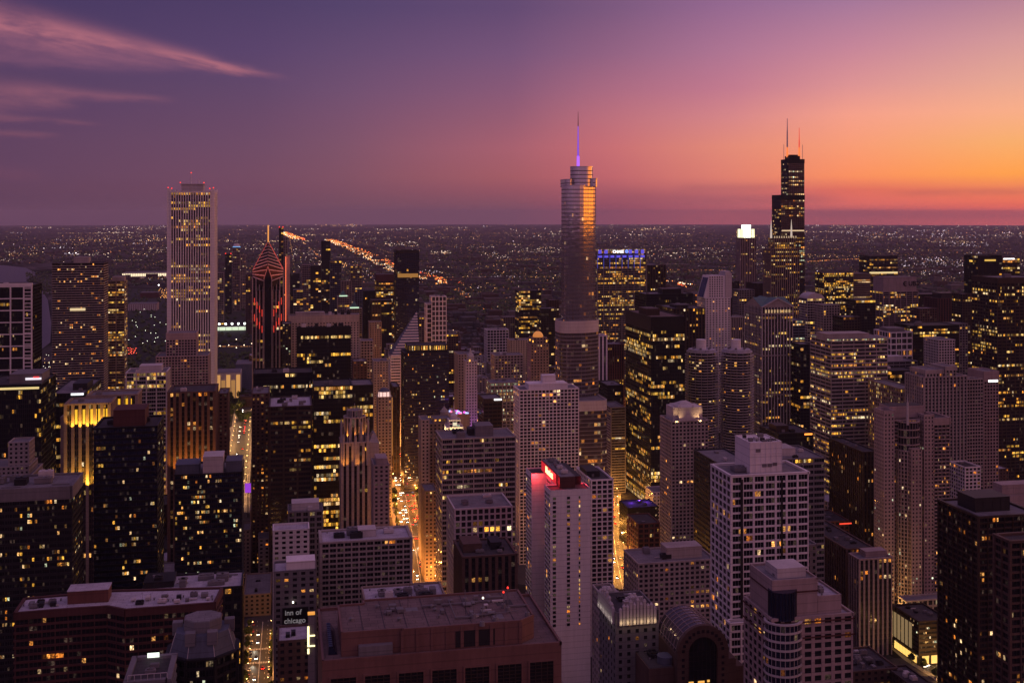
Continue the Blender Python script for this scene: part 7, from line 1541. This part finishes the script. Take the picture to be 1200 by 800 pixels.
def dot(px, py, size=None, e=None, col=None, snap=True):
    x, y = gpt(px, py); D = gdist(py)
    if snap and D < 9000:
        if rg.random() < .5: x = round(x/201)*201
        else: y = round(y/201)*201
    s_ = (size or rg.choice((.18, .24, .30, .42)))*D/F; e = e or rg.choice((.3, .5, .8, 1.2, 2.6)); c = col or rg.choice(LC)
    return (x, y, gz(x, y, 8+s_), s_, (c[0]*e, c[1]*e, c[2]*e))
dots = []
for _ in range(1500):
    py = 263.6+rg.random()**1.25*105; px = rg.uniform(-5, 1205)
    if okfar(px, py): dots.append(dot(px, py))
for _ in range(330):                                                   # side streets seen end-on: strings of lamps in rows
    py = 263.8+rg.random()**1.35*100; px = rg.uniform(-20, 1200); ln = rg.uniform(8, 70); col = rg.choice(LC[:4]+LC[:2]); x0_, Y5 = gpt(px, py); n = int(ln*rg.uniform(.15, .5)); e0 = rg.choice((.4, .8, 1.3)); D = gdist(py)
    for _ in range(n):
        X5 = x0_+rg.random()*ln*D/F; q = topx(X5, Y5, 8)
        if 0 < q[0] < 1205 and okfar(q[0], q[1]): s_ = rg.choice((.18, .24, .3))*D/F; e = e0*rg.uniform(.4, 1.6); c = col if rg.random() < .85 else rg.choice(LC); dots.append((X5, Y5+rg.uniform(-8, 8), gz(X5, Y5, 8+s_), s_, (c[0]*e, c[1]*e, c[2]*e)))
for _ in range(110):                                                   # shopping strips, yards and rail depots: bright rows
    py = 264.5+rg.random()**1.5*70; px = rg.uniform(0, 1200)
    if not okfar(px, py): continue
    wd = rg.uniform(4, 26); col = rg.choice(LC[2:5]+LC[2:4]); n = int(wd*rg.uniform(.6, 1.5))
    for _ in range(n): dots.append(dot(px+rg.uniform(-wd, wd), py+rg.gauss(0, .25+(py-262)*.018), rg.choice((.22, .3, .45)), rg.choice((.6, 1.2, 2.4)), col if rg.random() < .8 else None, False))
for a, b, y0_, y1_, n, cs in ((130, 200, 264.5, 268.5, 60, 3), (30, 60, 266, 268, 20, 3), (375, 425, 263, 266, 60, 1), (600, 780, 268, 280, 90, 3), (450, 490, 284, 290, 70, 3), (505, 530, 295, 299, 40, 3), (600, 655, 290, 300, 90, 3), (1000, 1200, 272, 279, 150, 4), (1100, 1160, 284, 290, 70, 4), (1060, 1180, 303, 322, 170, 4), (755, 850, 292, 306, 110, 3), (940, 1020, 300, 303, 50, 1), (1030, 1110, 303, 309, 70, 4), (560, 600, 296, 304, 60, 3), (60, 140, 276, 288, 70, 1), (140, 200, 276, 284, 50, 2), (338, 380, 292, 320, 90, 3), (400, 440, 300, 345, 120, 1), (540, 640, 310, 345, 160, 1), (640, 660, 290, 350, 40, 2), (75, 95, 296, 300, 16, 4), (950, 1200, 264, 270, 90, 3)):
    for _ in range(n): dots.append(dot(rg.uniform(a, b), rg.uniform(y0_, y1_), rg.choice((.22, .3, .42)), rg.choice((.6, 1.1, 1.8, 3)), LC[cs] if rg.random() < .7 else None, False))
for k in range(-4, 12):                                                # long straight avenues of lamps running south
    X5 = k*804+rg.uniform(-60, 60)
    yy = 3300
    while yy < 16000:
        q = topx(X5, yy, 8)
        if 0 < q[0] < 1200 and okfar(q[0], q[1]) and rg.random() < .75: s_ = .26*q[2]/F; e = rg.choice((.7, 1.2, 1.8)); dots.append((X5, yy, gz(X5, yy, 9), s_, (e, e*.45, e*.13)))
        yy += 55+yy*.012
for k in range(5, 30):
    Y5 = k*804; 
    for _ in range(int(140/(1+k*.06))):
        X5 = rg.uniform(-.35, .8)*Y5; q = topx(X5, Y5, 8)
        if 0 < q[0] < 1200 and okfar(q[0], q[1]): s_ = .24*q[2]/F; e = rg.choice((.5, .9, 1.6)); dots.append((X5, Y5, gz(X5, Y5, 9), s_, (e, e*.5, e*.18)))
for _ in range(900):                                                   # lamps and signs low between the downtown blocks
    py = rg.uniform(372, 520); px = rg.uniform(300, 1200); dots.append(dot(px, py, rg.choice((.35, .5, .6)), rg.choice((.8, 1.6, 3)), rg.choice(LC[:4]), False))
lights("distant_street_lights", dots)
hl = []
def traffic(L, half, n, e0=1.5, s0=.35, or_=.6):
    for _ in range(n):
        i = rg.randrange(len(L)-1); p, q = L[i], L[i+1]; f = rg.random(); x, y = p[0]+(q[0]-p[0])*f, p[1]+(q[1]-p[1])*f; d = Vector((q[0]-p[0], q[1]-p[1])).normalized(); o_ = rg.uniform(-half, half); x += d.y*o_; y -= d.x*o_
        D = x*S+y*C; c = (1, .33, .06) if rg.random() < or_ else (1, .8, .55) if o_ < 0 else (1, .12, .03); e = e0*rg.choice((.5, 1, 1.8)); s_ = s0*D/F*rg.uniform(.7, 1.3); hl.append((x, y, gz(x, y, 7), s_, (c[0]*e, c[1]*e, c[2]*e)))
traffic(HW1, 70, 1100, 2.1, .45, .6); traffic(HW1[2:], 60, 260, 1.0, .35, .9); traffic(HW2, 80, 200, 2.6, .5, .6); traffic(HW3, 16, 110, 1.6, .38, .8); traffic(HW4, 30, 150, 1.0, .35, .95); traffic(HW5, 40, 120, 3.0, .5, .5); traffic(HW6, 10, 40, 1.4, .35, .9); traffic(ST1, 14, 60, 1.6, .4, .7); traffic(HW7, 16, 90, .9, .35, .9)
xs_ = gpt(232, 408)[1]
for k in range(60): q = gpt(rg.uniform(255, 295), 409); hl.append((q[0], q[1], 6, .3*q[1]/F, (1.0, .4, .1)))
for px, py in [(258, 410), (268, 409), (277, 402), (277, 412), (286, 409), (295, 407)]: x, y = gpt(px, py); hl.append((x, y, 9, 1.1, (6, 4.5, 3)))
for _ in range(26): px, py = rg.uniform(150, 205), rg.uniform(365, 410); x, y = gpt(px, py); hl.append((x, y, 8, .9, (3, 3.2, 2.4)))
for _ in range(40): px, py = rg.uniform(186, 196), rg.uniform(340, 352); x, y = gpt(px, py); hl.append((x, y, 8, 1.0, (3, 1.2, .3)))
for px, py in ((186, 337.5), (81, 297), (89, 297)): x, y = gpt(px, py+4); hl.append((x, y, 25, 3.2, (7, 6, 6)))
for _ in range(30): px, py = rg.uniform(148, 160), rg.uniform(410, 418); x, y = gpt(px, py); hl.append((x, y, 5, .8, (3, .3, .15)))
for _ in range(60): px, py = rg.uniform(50, 59), rg.uniform(420, 600); x, y = gpt(px, py); hl.append((x, y, 9, .6, rg.choice(((3, 1.6, .6), (3, 2.8, 2.2)))))
lights("motorway_lights", hl)
# coloured lights on the rooftop terrace by the turreted tower
tx, ty = at(541, 1200); rt = root("rooftop_terrace", (tx, ty, 0), "low block with pink and violet party lights on its roof", "building"); zt = zat(486, 1200); m = MB(); m.box(tx-14, tx+9, ty, ty+26, 0, zt); m.build("wall", W['beige'], rt, (tx, ty, 0)); ring(rt, (tx, ty, 0), rect(tx-14, tx+9, ty, ty+26), zt, zt+1, .4, W['beige'])
for k in range(16):
    c = rg.choice(((1, .1, .8), (.5, .1, 1), (1, .15, .3), (.4, .5, 1))); xx, yy = tx+rg.uniform(-12, 8), ty+rg.uniform(2, 22); m = MB(); m.box(xx-1, xx+1, yy-.6, yy+.6, zt, zt+1.6); m.build("party_light", glow("party_%d" % k, c, 1.8), rt, (tx, ty, 0))
x, y = at(552, 1236); pt((x, y, 45), 60000, (.6, .15, 1), 1.5)
x, y = at(752, 1062); z_ = zat(592, 1062)
for k in range(3): pt((x-8+k*8, y+8, z_+3.5), 2600, (.22, .06, 1), .5)
x, y = at(742, 955); pt((x-2, y-4, 9), 9000, SOD, .5); pt((x-9, y+22, 9), 9000, SOD, .5)
x, y = at(290.5, 1150); rt = root("billboard", (x, y, 0), "violet glowing screen on a post beside the lit plaza", "billboard"); m = MB(); m.box(x-.4, x+.4, y+.2, y+1, 0, zat(575, 1150)); m.build("post", W['dark'], rt, (x, y, 0)); m = MB(); m.box(x-3, x+3, y-.2, y+.2, zat(577, 1150), zat(566, 1150)); m.build("screen", glow("screen_violet", (.35, .05, .7), .9), rt, (x, y, 0))
for px, py in ((275, 520), (282, 545), (272, 560)): x, y = gpt(px, py); pt((x, y, 12), 6000, (1, .5, .16), .6)
for px, py in ((196, 590), (205, 600), (215, 610), (200, 560)): x, y = gpt(px, py); pt((x, y, 9), 16000, (1, .36, .08), .6)
# the evening haze over the plain
hz = MB(); hz.box(-33000, 60000, -500, 66000, -1200, 530); hm_ = bpy.data.materials.new("haze_air"); hm_.use_nodes = True; nt = hm_.node_tree; nt.nodes.clear(); pv = nt.nodes.new('ShaderNodeVolumePrincipled'); pv.inputs['Density'].default_value = 1.8e-5; pv.inputs['Color'].default_value = (.84, .76, .92, 1); pv.inputs['Anisotropy'].default_value = .1; ou = nt.nodes.new('ShaderNodeOutputMaterial'); nt.links.new(pv.outputs[0], ou.inputs['Volume'])
if HAZE:
    n = len(hz.v); hz.f.append((3, 2, 1, 0)); hz.a.append((0, 0, 0)); hzo = hz.build("haze", hm_, stuff=True)
print('cars', sum(o.get('category') == 'car' for o in scene.objects), 'trees', sum(o.get('category') == 'tree' for o in scene.objects), 'lamps', sum(o.get('category') == 'street lamp' for o in scene.objects))
print("objects", len(scene.objects), "lights", sum(1 for o in scene.objects if o.type == 'LIGHT'))

import itertools
if DEBUG:
    for (i, P), (j, Q) in itertools.combinations(enumerate(FOOT[:len(FOOT)]), 2):
        if j > NH: continue
        ax, ay, bx, by = [p[0] for p in P], [p[1] for p in P], [p[0] for p in Q], [p[1] for p in Q]
        w_ = min(max(ax), max(bx))-max(min(ax), min(bx)); d_ = min(max(ay), max(by))-max(min(ay), min(by))
        if w_ > 2 and d_ > 2: print("OVER %.0fx%.0f" % (w_, d_), [round(v) for v in (min(ax), max(ax), min(ay), max(ay))], [round(v) for v in (min(bx), max(bx), min(by), max(by))], topx(min(ax), min(ay), 0)[0], topx(min(bx), min(by), 0)[0])
